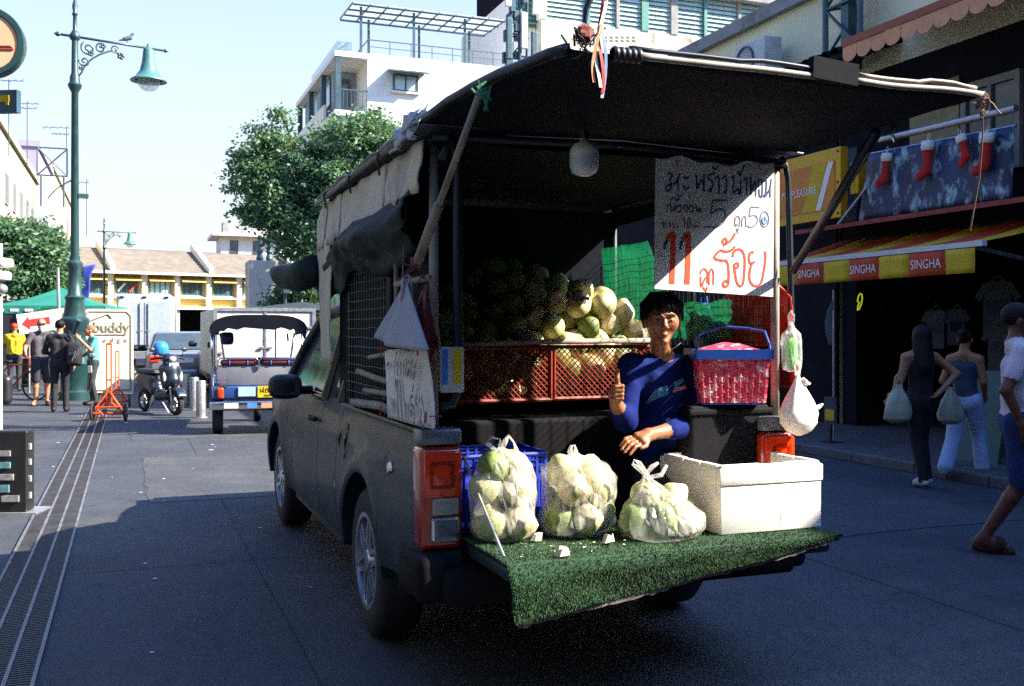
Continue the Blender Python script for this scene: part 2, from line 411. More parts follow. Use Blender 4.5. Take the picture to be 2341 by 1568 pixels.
# ================================================================== MATERIALS
def road_mat(name, base, seed):
    m = M(name, base, rough=0.72, var=0.22, scale=1.3, spec=0.3); nt = m.node_tree; N = nt.nodes; L = nt.links; b = N['Principled BSDF']
    col = b.inputs['Base Color'].links[0].from_socket; tc = N.new('ShaderNodeTexCoord')
    def layer(col, scale, lo, hi, amt, c, stretch=(1, 1, 1), rot=0.0, det=6):
        mp = N.new('ShaderNodeMapping'); mp.inputs['Scale'].default_value = stretch; mp.inputs['Rotation'].default_value = (0, 0, rot); mp.inputs['Location'].default_value = (seed, seed*2, 0); L.new(tc.outputs['Object'], mp.inputs[0])
        n = N.new('ShaderNodeTexNoise'); n.inputs['Scale'].default_value = scale; n.inputs['Detail'].default_value = det; n.inputs['Roughness'].default_value = .65; L.new(mp.outputs[0], n.inputs[0])
        r = N.new('ShaderNodeMapRange'); r.inputs[1].default_value = lo; r.inputs[2].default_value = hi; r.inputs[4].default_value = amt; L.new(n.outputs['Fac'], r.inputs[0])
        x = N.new('ShaderNodeMix'); x.data_type = 'RGBA'; x.inputs[7].default_value = (*c, 1); L.new(r.outputs[0], x.inputs[0]); L.new(col, x.inputs[6]); return x.outputs[2]
    g_ = sum(base)/3
    col = layer(col, 0.9, .50, .72, .75, (g_*1.9, g_*1.9, g_*1.75))                     # worn pale areas
    col = layer(col, 0.55, .54, .66, .65, (g_*.45, g_*.45, g_*.5))                      # oily dark areas
    col = layer(col, 1.6, .52, .75, .6, (g_*.5, g_*.52, g_*.6), (2.4, .18, 1), -TH)     # tyre streaks along the street
    col = layer(col, 7, .60, .68, .7, (g_*.4, g_*.4, g_*.4), det=3)                     # blots
    col = layer(col, 140, .50, .64, .75, (g_*2.6, g_*2.6, g_*2.5), det=2)               # light aggregate
    col = layer(col, 190, .52, .66, .75, (g_*.3, g_*.3, g_*.35), det=2)                 # dark pits
    v = N.new('ShaderNodeTexVoronoi'); v.feature = 'DISTANCE_TO_EDGE'; v.inputs['Scale'].default_value = .42; mp = N.new('ShaderNodeMapping'); L.new(tc.outputs['Object'], mp.inputs[0])
    nn = N.new('ShaderNodeTexNoise'); nn.inputs['Scale'].default_value = 2.2; nn.inputs['Detail'].default_value = 5; L.new(tc.outputs['Object'], nn.inputs[0])
    ad = N.new('ShaderNodeMix'); ad.data_type = 'RGBA'; ad.blend_type = 'LINEAR_LIGHT'; ad.inputs[0].default_value = .35; L.new(mp.outputs[0], ad.inputs[6]); L.new(nn.outputs['Color'], ad.inputs[7]); L.new(ad.outputs[2], v.inputs['Vector'])
    r = N.new('ShaderNodeMapRange'); r.inputs[1].default_value = .002; r.inputs[2].default_value = .007; r.inputs[3].default_value = .30; r.inputs[4].default_value = 0; L.new(v.outputs['Distance'], r.inputs[0])
    x = N.new('ShaderNodeMix'); x.data_type = 'RGBA'; x.inputs[7].default_value = (g_*.2, g_*.2, g_*.2, 1); L.new(r.outputs[0], x.inputs[0]); L.new(col, x.inputs[6]); col = x.outputs[2]
    L.new(col, b.inputs['Base Color'])
    nb = N.new('ShaderNodeTexNoise'); nb.inputs['Scale'].default_value = 170; nb.inputs['Detail'].default_value = 3; L.new(tc.outputs['Object'], nb.inputs[0])
    bp = N.new('ShaderNodeBump'); bp.inputs['Strength'].default_value = .6; bp.inputs['Distance'].default_value = .01; L.new(nb.outputs['Fac'], bp.inputs['Height']); L.new(bp.outputs['Normal'], b.inputs['Normal'])
    return m
m_asph = road_mat('asphalt', (0.036, 0.045, 0.060), 0.0)
m_patch = road_mat('asphalt_patch', (0.046, 0.053, 0.064), 7.0)
m_pave = M('paving', (0.075, 0.075, 0.08), rough=0.8, var=0.25, scale=4, bump=0.25, bscale=90, stain=(0.06, 0.06, 0.06), st=0.6, sscale=1.2)
m_kerb = M('kerb_stone', (0.10, 0.10, 0.10), rough=0.8, var=0.25, bump=0.2)
m_grate = M('grating_iron', (0.05, 0.048, 0.05), rough=0.6, metal=0.3, var=0.3)
m_rail = M('drain_rail', (0.15, 0.155, 0.16), rough=0.5, metal=0.3, var=0.3, scale=9)
m_white = M('white_paint', '#dcd8ce', rough=0.75, var=0.05, stain='#a89a80', st=0.25, sscale=0.35)
m_cream = M('cream_wall', '#e2dcb4', rough=0.8, var=0.06, scale=1, bump=0.08, bscale=30, stain='#9a9478', st=0.35, sscale=0.5)
m_stained = M('weathered_wall', '#c4bba8', rough=0.85, var=0.05, stain='#3f382b', st=0.95, sscale=1.1)
m_yellow = M('yellow_plaster', '#c9a95a', rough=0.8, var=0.06, stain='#b39a66', st=0.25, sscale=0.6)
m_trimw = M('white_trim', '#e4decb', rough=0.7, var=0.05)
m_rooft = M('roof_tile', '#6c6356', rough=0.85, var=0.2, scale=1.5, stain='#5f5546', st=0.5, sscale=0.8)
m_tealfr = M('teal_frame', '#3f7a6c', rough=0.5, var=0.15)
m_glass = M('window_glass', (0.05, 0.07, 0.08), rough=0.06, var=0.2, spec=0.9)
m_glassl = M('pale_glass', '#a9c4c4', rough=0.12, var=0.15, spec=0.8)
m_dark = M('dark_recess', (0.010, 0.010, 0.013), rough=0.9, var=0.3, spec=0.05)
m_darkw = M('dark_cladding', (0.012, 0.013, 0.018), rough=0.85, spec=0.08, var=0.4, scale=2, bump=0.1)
m_steelb = M('blue_grey_steel', '#3d545c', rough=0.5, metal=0.4, var=0.2)
m_conc = M('concrete', '#8b8a85', rough=0.85, var=0.15, bump=0.1, stain='#4b4a48', st=0.5, sscale=1)
m_beige = M('beige_plaster', '#a0977f', rough=0.85, var=0.07, scale=0.7, stain='#8f8468', st=0.5, sscale=0.35)
m_pink = M('pink_sign', '#b06a86', rough=0.6)
m_lav = M('lavender_wall', '#8f889c', rough=0.8, var=0.08, stain='#8b8399', st=0.4, sscale=0.8)
m_lamp = M('lamp_green', '#22413f', rough=0.4, metal=0.2, var=0.15, coat=0.3)
m_lampd = M('lamp_bell', '#4d7f74', rough=0.4, metal=0.2, var=0.1)
m_globe = film('lamp_globe', '#e8ece8', opac=0.35, rough=0.1)
m_bark = M('bark', (0.10, 0.075, 0.05), rough=0.9, var=0.35, scale=9, bump=0.4, stretch=(3, 3, 0.6))
m_leaf = leafmat('leaf_green', (0.085, 0.165, 0.085), (0.16, 0.30, 0.09), 2.2)
m_leaf2 = leafmat('leaf_deep', (0.04, 0.10, 0.045), (0.08, 0.19, 0.05))
m_black = M('black_plastic', (0.012, 0.012, 0.013), rough=0.45, var=0.3)
m_rubber = M('tyre_rubber', (0.018, 0.018, 0.019), rough=0.85, var=0.25, bump=0.1)
m_chrome = M('chrome', (0.7, 0.7, 0.7), rough=0.15, metal=1.0, var=0.1)
m_steel = M('galvanised', (0.42, 0.42, 0.42), rough=0.4, metal=0.7, var=0.2, scale=12)
m_orange = M('orange_paint', '#d9521a', rough=0.5, var=0.15)
m_cloth_o = M('orange_canvas', '#c4672b', rough=0.85, var=0.15)
m_cloth_p = M('peach_canvas', '#d99a6c', rough=0.85, var=0.12)
m_redb = M('redbrown', '#93332b', rough=0.7, var=0.25, stain='#3e1512', st=0.5, sscale=2)
m_canr = M('awning_red', '#c1441f', rough=0.8, var=0.12)
m_cany = M('awning_yellow', '#d3ae1c', rough=0.8, var=0.12)
m_printw = M('white_print', '#e9e4d8', rough=0.6, var=0.04)

# ================================================================== GROUND
g = G(); g.box((0, 300, -0.05), (1400, 1400, 0.1))
tag(g.build('road', m_asph), kind='structure')
# asphalt repairs: sheets 4 mm proud
for i, (X, Y, w, l, a) in enumerate(((-0.1+1.0, 11.2, 1.5, 3.4, 0.0), (2.9, 2.2, 2.2, 3.0, 0.02), (0.6, 15.8, 1.2, 1.6, 0.05), (5.6, 8.6, 2.4, 5.0, 0.0))):
    g = G(); n = 18
    pts = []
    for k in range(4):
        c0 = ((-1, -1), (1, -1), (1, 1), (-1, 1))[k]; c1 = ((1, -1), (1, 1), (-1, 1), (-1, -1))[k]
        for j in range(n):
            t = j/n; x = (c0[0]+(c1[0]-c0[0])*t)*w/2; y = (c0[1]+(c1[1]-c0[1])*t)*l/2
            q = 0.04*nz(x*3+i*9, y*3); pts.append((x+q, y+0.04*nz(x*3, y*3+i*5)))
    g.prism(pts, -0.002, 0.004+0.0005*i)
    o = tag(g.build('road_patch', m_patch), kind='structure'); p = W(X, Y); o.location = (p.x, p.y, 0); o.rotation_euler = (0, 0, TH+a)
# expansion seams of the slabs (real grooves filled with tar, 3 mm proud strips)
g = G()
for X in (0.78, 4.3):
    g.grid(lambda u, v, X=X: W(X+0.015*nz(v*30, X)+(u-0.5)*0.008, 1.5+v*45, 0.0030), 1, 90)
for Y in (6.9, 12.7, 18.5, 24.5):
    g.grid(lambda u, v, Y=Y: W(-0.3+v*8, Y+0.012*nz(v*20, Y)+(u-0.5)*0.007, 0.0034), 1, 40)
tag(g.build('road_seam', M('tar_seam', (0.02, 0.02, 0.02), rough=0.9)), kind='structure')
# drain channel with four rails and slotted gratings
dr = bpy.data.objects.new('drain_channel', None); COL.objects.link(dr); dr.rotation_euler = (0, 0, TH); dr['kind'] = 'structure'
g = G(); g.bb((-0.755, 1.5, 0.0005), (-0.385, 60, 0.0045)); g.build('channel_bed', M('channel_bed', (0.018, 0.018, 0.02), rough=0.9), dr)
for X in (-0.395, -0.512, -0.629, -0.746):
    g = G(); g.bb((X-0.009, 1.5, 0.006), (X+0.009, 60, 0.018)); g.build('rail', m_rail, dr)
g = G()
y = 1.6
while y < 45:
    for X in (-0.4535, -0.5705, -0.6875):
        g.bb((X-0.047, y, 0.006), (X+0.047, y+0.017, 0.014))
    y += 0.032 if y < 14 else 0.064
o = g.build('grating', m_grate, dr); o['kind'] = 'stuff'
# right-hand pavement with kerb stones
pv = bpy.data.objects.new('pavement', None); COL.objects.link(pv); pv.rotation_euler = (0, 0, TH); pv['kind'] = 'structure'
g = G(); g.bb((8.08, -12, 0.0), (13.8, 60, 0.1)); g.build('pavement_slab', m_pave, pv)
kb = G(); kb.rbox((0, 0, 0.055), (0.155, 0.985, 0.11), 0.012, n=2); kb = kb.build('kerb_stone', m_kerb, pv)
for i in range(34):
    k = kb if i == 0 else inst(kb, pv, (0, 0, 0))
    k.location = (8.0, -2+i*1.0, 0)
pt = G(); pt.bb((-0.243, -0.243, 0), (0.243, 0.243, 0.012)); ptm = pt.build('paving_stone', m_pave, pv); first = True
for i in range(9):
    for j in range(18):
        o = ptm if first else inst(ptm, pv, (0, 0, 0)); first = False
        o.location = (8.35+i*0.49, 5.0+j*0.49, 0.1005+0.004*rnd.random()-0.003)
# litter on the road
g = G()
for i in range(34):
    X, Y = rnd.uniform(-1.8, 2.0), rnd.uniform(8, 20); r = rnd.uniform(0.008, 0.035)
    if i > 26: X, Y = rnd.uniform(-0.3, 1.4), rnd.uniform(3, 8); r *= 0.6
    p = W(X, Y, 0.004); n = 6
    g.add([p+Vector((r*math.cos(6.28*k/n)*rnd.uniform(.5, 1.6), r*math.sin(6.28*k/n)*rnd.uniform(.4, 1), 0.004*rnd.random())) for k in range(n)], [tuple(range(n))])
tag(g.build('litter', m_printw), kind='stuff')

# ================================================================== BUILDING HELPERS
def window(parent, x, z, w, h, y, fm, pm, mull=1, trans=0, d=0.08, fw=0.07, sill=True, n=-1, label=None):
    """window on a wall whose outer face is y, facing n*y"""
    g = G(); yo = y+n*d; ya, yb = min(y-n*0.05, yo), max(y-n*0.05, yo)
    g.bb((x-w/2, ya, z), (x-w/2+fw, yb, z+h)); g.bb((x+w/2-fw, ya, z), (x+w/2, yb, z+h))
    g.bb((x-w/2+fw, ya, z), (x+w/2-fw, yb, z+fw)); g.bb((x-w/2+fw, ya, z+h-fw), (x+w/2-fw, yb, z+h))
    for i in range(mull):
        xx = x-w/2+w*(i+1)/(mull+1); g.bb((xx-fw/3, ya+.01, z+fw), (xx+fw/3, yb-.01, z+h-fw))
    for i in range(trans):
        zz = z+h*(i+1)/(trans+1); g.bb((x-w/2+fw, ya+.015, zz-fw/3), (x+w/2-fw, yb-.015, zz+fw/3))
    f = g.build('window', fm, parent, label=label)
    p = G(); yc = y+n*d*0.4
    for i in range(mull+1):
        x0 = x-w/2+w*i/(mull+1)+fw*0.5; x1 = x-w/2+w*(i+1)/(mull+1)-fw*0.5
        q = G(); q.bb((x0, yc-0.006, z+fw*0.5), (x1, yc+0.006, z+h-fw*0.5)); q.build('pane', pm, f)
    if sill:
        s = G(); s.bb((x-w/2-0.08, min(y, y+n*0.16), z-0.09), (x+w/2+0.08, max(y, y+n*0.16), z-0.005)); s.build('sill', m_trimw, f)
    return f

# ------------------------------------------------------------------ far yellow shophouse row
p0 = PX(150, HZ, 78)
row = T('shophouse_row', 'long two storey yellow shophouse row with tiled roofs at the far end of the street', 'building', (p0.x, p0.y, 0), R(34.3))
pil = [3.35+2.63*i for i in range(-3, 9)]
g = G()
x0, x1 = pil[0], pil[-1]
g.bb((x0, 0.35, 3.4), (x1, 8, 6.4)); g.bb((x0, 6.0, 0), (x1, 8, 3.4), )
g.build('wall', m_yellow, row)
g = G(); g.bb((x0, 0.3, 0), (x1, 0.36+5.5, 3.25)); 
g = G(); g.bb((x0, 5.0, 0.0), (x1, 5.2, 3.3)); g.build('shop_interior', m_dark, row)
g = G(); g.bb((x0, -0.35, 3.28), (x1, 0.345, 3.45)); g.bb((x0, -0.12, 4.2), (x1, 0.34, 4.32)); g.bb((x0, -0.25, 3.455), (x1, 0.34, 3.52)); g.build('cornice', m_trimw, row)
pg = G(); pg.bb((-0.19, -0.12, 3.53), (0.19, 0.34, 4.19)); pg.bb((-0.19, -0.12, 4.33), (0.19, 0.34, 6.25)); pg.bb((-0.24, -0.16, 6.0), (0.24, 0.33, 6.24)); pg.bb((-0.17, -0.1, 0), (0.17, 0.3, 3.27))
pgo = pg.build('pilaster', m_trimw, row)
for i, x in enumerate(pil):
    o = pgo if i == 0 else inst(pgo, row, (0, 0, 0)); o.location = (x, 0, 0)
first = None
for i, x in enumerate(pil[:-1]):
    xc = x+1.315
    f = window(row, xc, 4.45, 1.75, 1.2, 0.345, m_tealfr, m_glass if i % 3 != 1 else m_glassl, mull=3, trans=0, d=0.06, fw=0.09)
    s = G(); s.add([(xc-1.0, -0.45, 5.62), (xc+1.0, -0.45, 5.62), (xc+1.0, 0.34, 6.0), (xc-1.0, 0.34, 6.0), (xc-1.0, -0.45, 5.56), (xc+1.0, -0.45, 5.56), (xc+1.0, 0.34, 5.9), (xc-1.0, 0.34, 5.9)],
                   [(0, 1, 2, 3), (7, 6, 5, 4), (0, 4, 5, 1), (1, 5, 6, 2), (3, 2, 6, 7), (0, 3, 7, 4)]); s.build('window_hood', m_yellow, row)
    if i == 3:
        s = G(); s.box((xc-0.42, 0.22, 5.05), (0.16, 0.02, 0.85), rot=Matrix.Rotation(R(42), 3, 'Y')); s.build('poster', m_printw, row)
        s = G(); s.box((xc+0.45, 0.22, 5.0), (0.16, 0.02, 0.85), rot=Matrix.Rotation(R(42), 3, 'Y')); s.build('poster', m_canr, row)
rg = G()
rg.grid(lambda u, v: (x0+(x1-x0)*u, -0.6+5.0*v, 6.32+2.15*v+0.03*math.sin(v*62)), 60, 60)
rg.grid(lambda u, v: (x0+(x1-x0)*u, 4.4+4.0*v, 8.47-1.9*v), 4, 4)
rg.build('roof', m_rooft, row)
g = G(); g.bb((x0, -0.68, 6.1), (x1, -0.55, 6.3)); g.build('gutter', m_trimw, row)
for x in (pil[0]+0.0, pil[3], pil[6], pil[9]):
    g = G(); g.prism([(-0.75, 6.3), (-0.75, 6.75), (4.3, 9.1), (4.75, 9.1), (4.75, 8.3), (4.4, 8.3)], x-0.18, x+0.18, axis='x'); g.build('gable_parapet', m_trimw, row)
# ------------------------------------------------------------------ white flat-roofed house behind the row
p0 = PX(505, HZ, 102)
wh = T('white_house', 'white flat roofed house rising behind the yellow shophouses', 'building', (p0.x, p0.y, 0), R(21))
g = G(); g.bb((0, 0, 0), (7.5, 6, 11.2)); g.bb((2.6, 3, 11.5), (7.0, 6, 12.3)); g.build('wall', m_white, wh)
g = G(); g.bb((-0.9, -0.9, 11.2), (8, 6.5, 11.5)); g.build('roof', m_trimw, wh)
g = G(); g.bb((0.3, 1.2, 11.5), (1.7, 3, 12.8)); g.build('water_tank_room', m_conc, wh)
for x in (1.3, 3.6, 6.0): window(wh, x, 9.3, 0.8, 1.5, 0, m_steelb, m_glass, mull=0)
# ------------------------------------------------------------------ left side: three beige shop fronts stepping back
XL = -5.2
def left_building(name, label, Y0, Y1, zt, mw, X=XL):
    p = W(X, Y0); b = T(name, label, 'building', (p.x, p.y, 0), TH)
    L = Y1-Y0
    g = G(); g.bb((-8, 0, 0), (0, L, zt)); g.build('wall', mw, b)
    g = G(); g.bb((-8.1, -0.12, zt), (0.15, L, zt+0.35)); g.build('parapet', mw, b)
    for k in range(2):
        for j in range(max(1, int(L//3.2))):
            y = 1.6+j*3.2; z = 4.2+k*3.0
            if z+1.6 > zt: continue
            f = G(); f.bb((0.0, y-0.55, z), (0.06, y+0.55, z+1.4)); f = f.build('window', m_conc, b)
            q = G(); q.bb((0.055, y-0.47, z+0.08), (0.075, y+0.47, z+1.32)); q.build('pane', m_glass, f)
    g = G(); g.bb((0.0, 0.4, 0.0), (0.05, L-0.4, 2.9)); g.build('shop_front', m_dark, b)
    return b
pa = ST(0, 275, X=XL); pb = ST(85, 340, X=XL); pc = ST(118, 420, X=XL); pd = ST(150, 440, X=XL)
left_building('shop_building', 'beige rendered building with rusty parapet behind the left tree', pa.y-9, pb.y, 10.3, m_beige)
left_building('shop_building', 'lavender grey stained party wall building between the two beige fronts', pb.y+0.1, pc.y, 12.6, m_lav)
left_building('shop_building', 'pale yellow narrow building at the far end of the left terrace', pc.y+0.1, pd.y+9, 13.2, m_beige)
p = W(XL+0.6, pd.y+2)
g = T('vertical_sign', 'tall pink vertical sign board on the left terrace', 'sign', (p.x, p.y, 0), TH)
q = G(); q.bb((-0.15, -0.5, 4), (0.15, 0.5, 11.8)); q.build('sign_board', m_pink, g)
q = G(); q.bb((-0.7, -0.05, 8), (-0.15, 0.05, 8.1)); q.bb((-0.7, -0.05, 5.5), (-0.15, 0.05, 5.6)); q.build('bracket', m_steelb, g)
# roof frame of a billboard + aerials
p = ST(120, 370, X=XL+1.0); p = W(p.x, p.y, p.z)
bf = T('billboard_frame', 'empty square steel billboard frame above the left terrace', 'frame', p, TH)
g = G()
for a, b in (((-.8, 0, -.8), (.8, 0, -.8)), ((.8, 0, -.8), (.8, 0, .8)), ((.8, 0, .8), (-.8, 0, .8)), ((-.8, 0, .8), (-.8, 0, -.8)), ((-.8, 0, -.8), (.8, 0, .8)), ((.8, 0, -.8), (-.8, 0, .8))):
    g.cyl(a, b, 0.045, n=6)
g.build('frame', m_steelb, bf)
g = G(); g.cyl((-.6, 0, -2.6), (-.6, 0, -.8), 0.06, n=6); g.cyl((.6, 0, -2.6), (.6, 0, -.8), 0.06, n=6); g.build('leg', m_steelb, bf)
for i, (u, v0, v1, arms) in enumerate(((20, 183, 275, ((-12, 55, 183),)), (62, 232, 300, ((10, 90, 235), (25, 85, 246))), (152, 290, 330, ((95, 160, 290), (118, 158, 305))), (198, 410, 470, ((150, 205, 415),)))):
    d = 44+i*4
    a = PX(u, v1+30, d); an = T('roof_aerial', ['thin single bar roof aerial under the round sign', 'thin two bar roof aerial beside the dark square sign', 'roof aerial with twisted bars against the lamp post', 'small roof aerial right of the green lamp post'][i], 'aerial', a, 0, 'roof aerials on the left terrace')
    g = G(); g.cyl((0, 0, -1), PX(u, v0, d)-a, 0.02, n=5); g.build('mast', m_steelb, an)
    for (ua, ub, v) in arms:
        g = G(); g.cyl(PX(ua, v, d)-a, PX(ub, v+3, d)-a, 0.015, n=5); g.build('crossbar', m_steelb, an)
        for k in range(4):
            c = PX(ua+(ub-ua)*(k+.5)/4, v+1.5, d)-a; g = G(); g.cyl(c-Vector((0, .3, .12)), c+Vector((0, .3, .12)), 0.015, n=4); g.build('element', m_steelb, an)

# ------------------------------------------------------------------ white block with the solar-panel terrace
YB = ST(840, 122, d=45).y; XB = ST(840, 122, d=45).x
p = W(XB, YB)
wb = T('apartment_block', 'white rendered apartment block with open balconies and a roof terrace', 'building', (p.x, p.y, 0), TH)
def B(u, v): q = ST(u, v, Y=YB); return q.x-XB, q.z
xw = B(785, 130)[0]; zt = B(840, 122)[1]; xr = 13.0
g = G(); g.bb((0, 0, 0), (xr, 10.5, zt)); g.build('wall', m_white, wb)
g = G(); g.bb((xw, 2.4, 0), (-0.003, 10.4, zt-0.35)); g.build('wing_wall', M('wing_wall', '#8d9aa0', rough=0.8, var=0.08), wb)
for z in (zt-0.33, zt-2.95, zt-5.6, zt-8.2):
    g = G(); g.bb((xw-0.45, -0.3, z), (-0.004, 10.8, z+0.24)); g.build('balcony_slab', m_white, wb)
for z in (zt-2.7, zt-5.35, zt-7.95):
    g = G(); g.bb((xw-0.42, 2.6, z), (xw-0.30, 10.4, z+0.8)); g.build('balcony_wall', m_white, wb)
    g = G(); g.bb((xw-0.4, -0.22, z+0.9), (-0.05, -0.17, z+0.96))
    for k in range(9): g.bb((xw-0.4+k*0.13*(-xw+0.3)/1.05, -0.21, z), (xw-0.375+k*0.13*(-xw+0.3)/1.05, -0.18, z+0.9))
    g.build('railing', m_steelb, wb)
    g = G(); g.bb((xw+0.25, 2.3, z), (-0.3, 2.39, z+2.0)); g.build('balcony_door', m_glass, wb)
    for y in (3.6, 6.2, 8.8):
        f = G(); f.bb((xw-0.05, y-0.7, z+0.85), (xw-0.001, y+0.7, z+2.2)); f = f.build('window', m_steelb, wb)
        q = G(); q.bb((xw-0.07, y-0.6, z+0.92), (xw-0.045, y+0.6, z+2.12)); q.build('pane', m_glassl, f)
for y in (-0.15, 3.4, 6.9, 10.4):
    g = G(); g.bb((xw-0.4, y-0.12, 0), (xw-0.16, y+0.12, zt-0.34)); g.build('column', m_steelb, wb)
g = G(); g.bb((xw+0.1, 2.0, zt-0.08), (-0.3, 9, zt+1.0)); g.build('penthouse', m_glassl, wb)
a = B(898, 169); b = B(955, 213)
window(wb, (a[0]+b[0])/2, b[1], b[0]-a[0], a[1]-b[1], -0.001, m_steelb, m_glassl, mull=1)
g = G(); g.add([(a[0]-.25, -0.02, a[1]+.2), (b[0]+.35, -0.02, a[1]+.2), (b[0]+.35, -.75, a[1]+.02), (a[0]-.25, -.75, a[1]+.02), (a[0]-.25, -0.02, a[1]+.12), (b[0]+.35, -0.02, a[1]+.12), (b[0]+.35, -.75, a[1]-.05), (a[0]-.25, -.75, a[1]-.05)],
               [(0, 1, 2, 3), (7, 6, 5, 4), (3, 2, 6, 7), (0, 3, 7, 4), (1, 5, 6, 2), (0, 4, 5, 1)]); g.build('window_hood', m_steelb, wb)
a = B(1115, 265); window(wb, a[0], a[1]-1.0, 1.3, 1.0, -0.001, m_steelb, m_glassl, mull=1)
g = G(); g.bb((0.02, 0.05, zt+0.62), (xr, 0.09, zt+0.66)); g.bb((0.02, 0.05, zt+0.32), (xr, 0.08, zt+0.345))
for k in range(12): g.bb((0.03+k*1.0, 0.05, zt), (0.06+k*1.0, 0.08, zt+0.62))
g.bb((0.02, 0.1, zt+0.62), (0.06, 4, zt+0.66)); g.build('railing', m_steelb, wb)
# solar canopy on posts
zf, zb_ = B(808, 8)[1], B(808, 8)[1]+.12; xa = B(804, 10)[0]; xz = B(1150, 70)[0]
def can(u, v, dz=0): return (xa+(xz-xa)*u, -0.25+2.9*v, zf+(zb_-zf)*v+dz)
m_solar = film('solar_glass', '#cfd8d4', opac=0.55, rough=0.2)
for i in range(9):
    for j in range(3):
        g = G(); g.add([can((i+.03)/9, (j+.04)/3), can((i+.97)/9, (j+.04)/3), can((i+.97)/9, (j+.96)/3), can((i+.03)/9, (j+.96)/3)], [(0, 1, 2, 3)])
        o = g.build('roof_panel', m_solar, wb, thick=0.03)
g = G()
for i in range(10): g.cyl(can(i/9, 0, -.05), can(i/9, 1, -.05), 0.04, n=5)
for j in range(4): g.cyl(can(0, j/3, -.11), can(1, j/3, -.11), 0.05, n=5)
g.build('canopy_frame', m_steelb, wb)
for i, (u, v) in enumerate(((0.06, 0.12), (0.17, 0.8), (0.40, 0.12), (0.51, 0.8), (0.74, 0.12), (0.86, 0.8))):
    c = can(u, v); g = G(); g.bb((c[0]-.05, c[1]-.05, zt-0.02), (c[0]+.05, c[1]+.05, c[2]-.1)); g.build('canopy_post', m_steelb, wb)
# ------------------------------------------------------------------ cell mast
p = PX(1188, 150, 41); cm = T('cell_mast', 'blue grey roof mast crowded with antenna panels and boxes', 'mast', (p.x, p.y, 0), TH)
z0 = p.z-2
g = G(); g.cyl((0, 0, 0), (0, 0, z0+6.5), 0.09, n=8); g.cyl((-.35, .2, 0), (-.35, .2, z0+5.6), 0.06, n=6); g.cyl((.35, .1, z0-1), (.35, .1, z0+5.9), 0.06, n=6)
for k in range(7): g.cyl((-.35, .2, z0+k*.8), (.35, .1, z0+.8+k*.8), 0.03, n=5); g.cyl((-.45, .15, z0+k*.8), (.45, .1, z0+k*.8), 0.035, n=5)
g.build('mast_pole', m_steelb, cm)
for i, (x, z, h) in enumerate(((-.55, 3.0, 1.7), (.1, 3.4, 1.5), (.55, 2.6, 1.6), (-.6, 5.0, 1.4), (.15, 5.2, 1.4), (.6, 4.8, 1.4))):
    g = G(); g.rbox((x, -0.2, z0+z), (0.26, 0.16, h), 0.04, n=2); g.build('antenna_panel', m_white if i % 2 else m_steelb, cm)
for i in range(12):
    g = G(); g.rbox((rnd.uniform(-.6, .6), rnd.uniform(-.15, .2), z0+rnd.uniform(.6, 4.6)), (0.22, 0.2, rnd.uniform(.3, .5)), 0.02, n=1); g.build('radio_box', m_steelb, cm)
g = G(); g.bb((-1.15, -0.1, 0), (-.75, 0.3, z0+1.6)); g.build('cable_cabinet', M('cabinet_blue', '#557384', rough=0.5), cm)
# ------------------------------------------------------------------ weathered white block with louvres
YS = 50.0; KS = YS/37.0; XS = ST(1237, 100, Y=YS).x
p = W(XS, YS); sb = T('weathered_building', 'tall white weathered building with glass louvres and mould streaks', 'building', (p.x, p.y, 0), TH); sb.scale = (KS,)*3
def Q(u, v): q = ST(u, v, Y=YS); return (q.x-XS)/KS, q.z/KS
zw = Q(1300, 50)[1]
g = G(); g.bb((0, 0, 0), (16, 8, zw)); g.build('wall', m_stained, sb)
g = G(); g.bb((0.0, 0.5, zw), (16, 8, zw+5)); g.build('upper_wall', m_dark, sb)
g = G(); g.bb((-0.25, -0.35, zw+1.75), (16.1, 0.35, zw+2.2)); g.build('concrete_beam', m_conc, sb)
posts = [Q(u, 30)[0] for u in (1240, 1344, 1412, 1474, 1541, 1612, 1690, 1770)]
for i, x in enumerate(posts):
    w = 0.16 if i in (0, 3, 4) else 0.07
    g = G(); g.bb((x-w, -0.04, zw+0.002), (x+w, 0.3, zw+1.748)); g.build('post', m_trimw if i == 0 else m_tealfr if i % 2 else m_conc, sb)
lv = G(); lv.box((0, 0, 0), (1, 0.012, 0.225), rot=Matrix.Rotation(R(-28), 3, 'X')); lvm = [lv.build('louvre_slat', m_glassl, sb)]
firstl = True
for i in range(len(posts)-1):
    for k in range(9):
        if k == 0: pass
        o = lvm[0] if firstl else inst(lvm[0], sb, (0, 0, 0)); firstl = False
        o.location = ((posts[i]+posts[i+1])/2, 0.1, zw+0.1+k*0.192); o.scale = (posts[i+1]-posts[i]-0.2, 1, 1)
for i in range(len(posts)-1):
    for k in range(7):
        o = inst(lvm[0], sb, ((posts[i]+posts[i+1])/2, 0.1, zw+2.4+k*0.25)); o.scale = (posts[i+1]-posts[i]-0.2, 1, 1.2)
for i in range(6):
    for j in range(2):
        x, z = Q(1381+i*12.6, 83+j*8); g = G(); g.bb((x, -0.006, z-0.09), (x+0.13, 0.02, z)); g.build('vent_slot', M('vent_dark', (0.05, 0.04, 0.03)) if i+j == 0 else bpy.data.materials['vent_dark'], sb)
g = G(); a = Q(1362, 132); b = Q(1402, 105); g.cyl((a[0], -.25, a[1]), (b[0], -.25, b[1]), .03, n=6); c = Q(1388, 114); g.cyl((c[0], -.25, c[1]), (c[0], -.25, c[1]-.6), .03, n=6); c = Q(1369, 127); g.cyl((c[0], -.25, c[1]), (c[0], -.25, c[1]-.6), .03, n=6); g.build('handrail', m_conc, sb)
g = G(); g.bb((-1.1, 0.6, 0), (-0.02, 7, zw+1.0)); g.build('side_bay', m_white, sb)
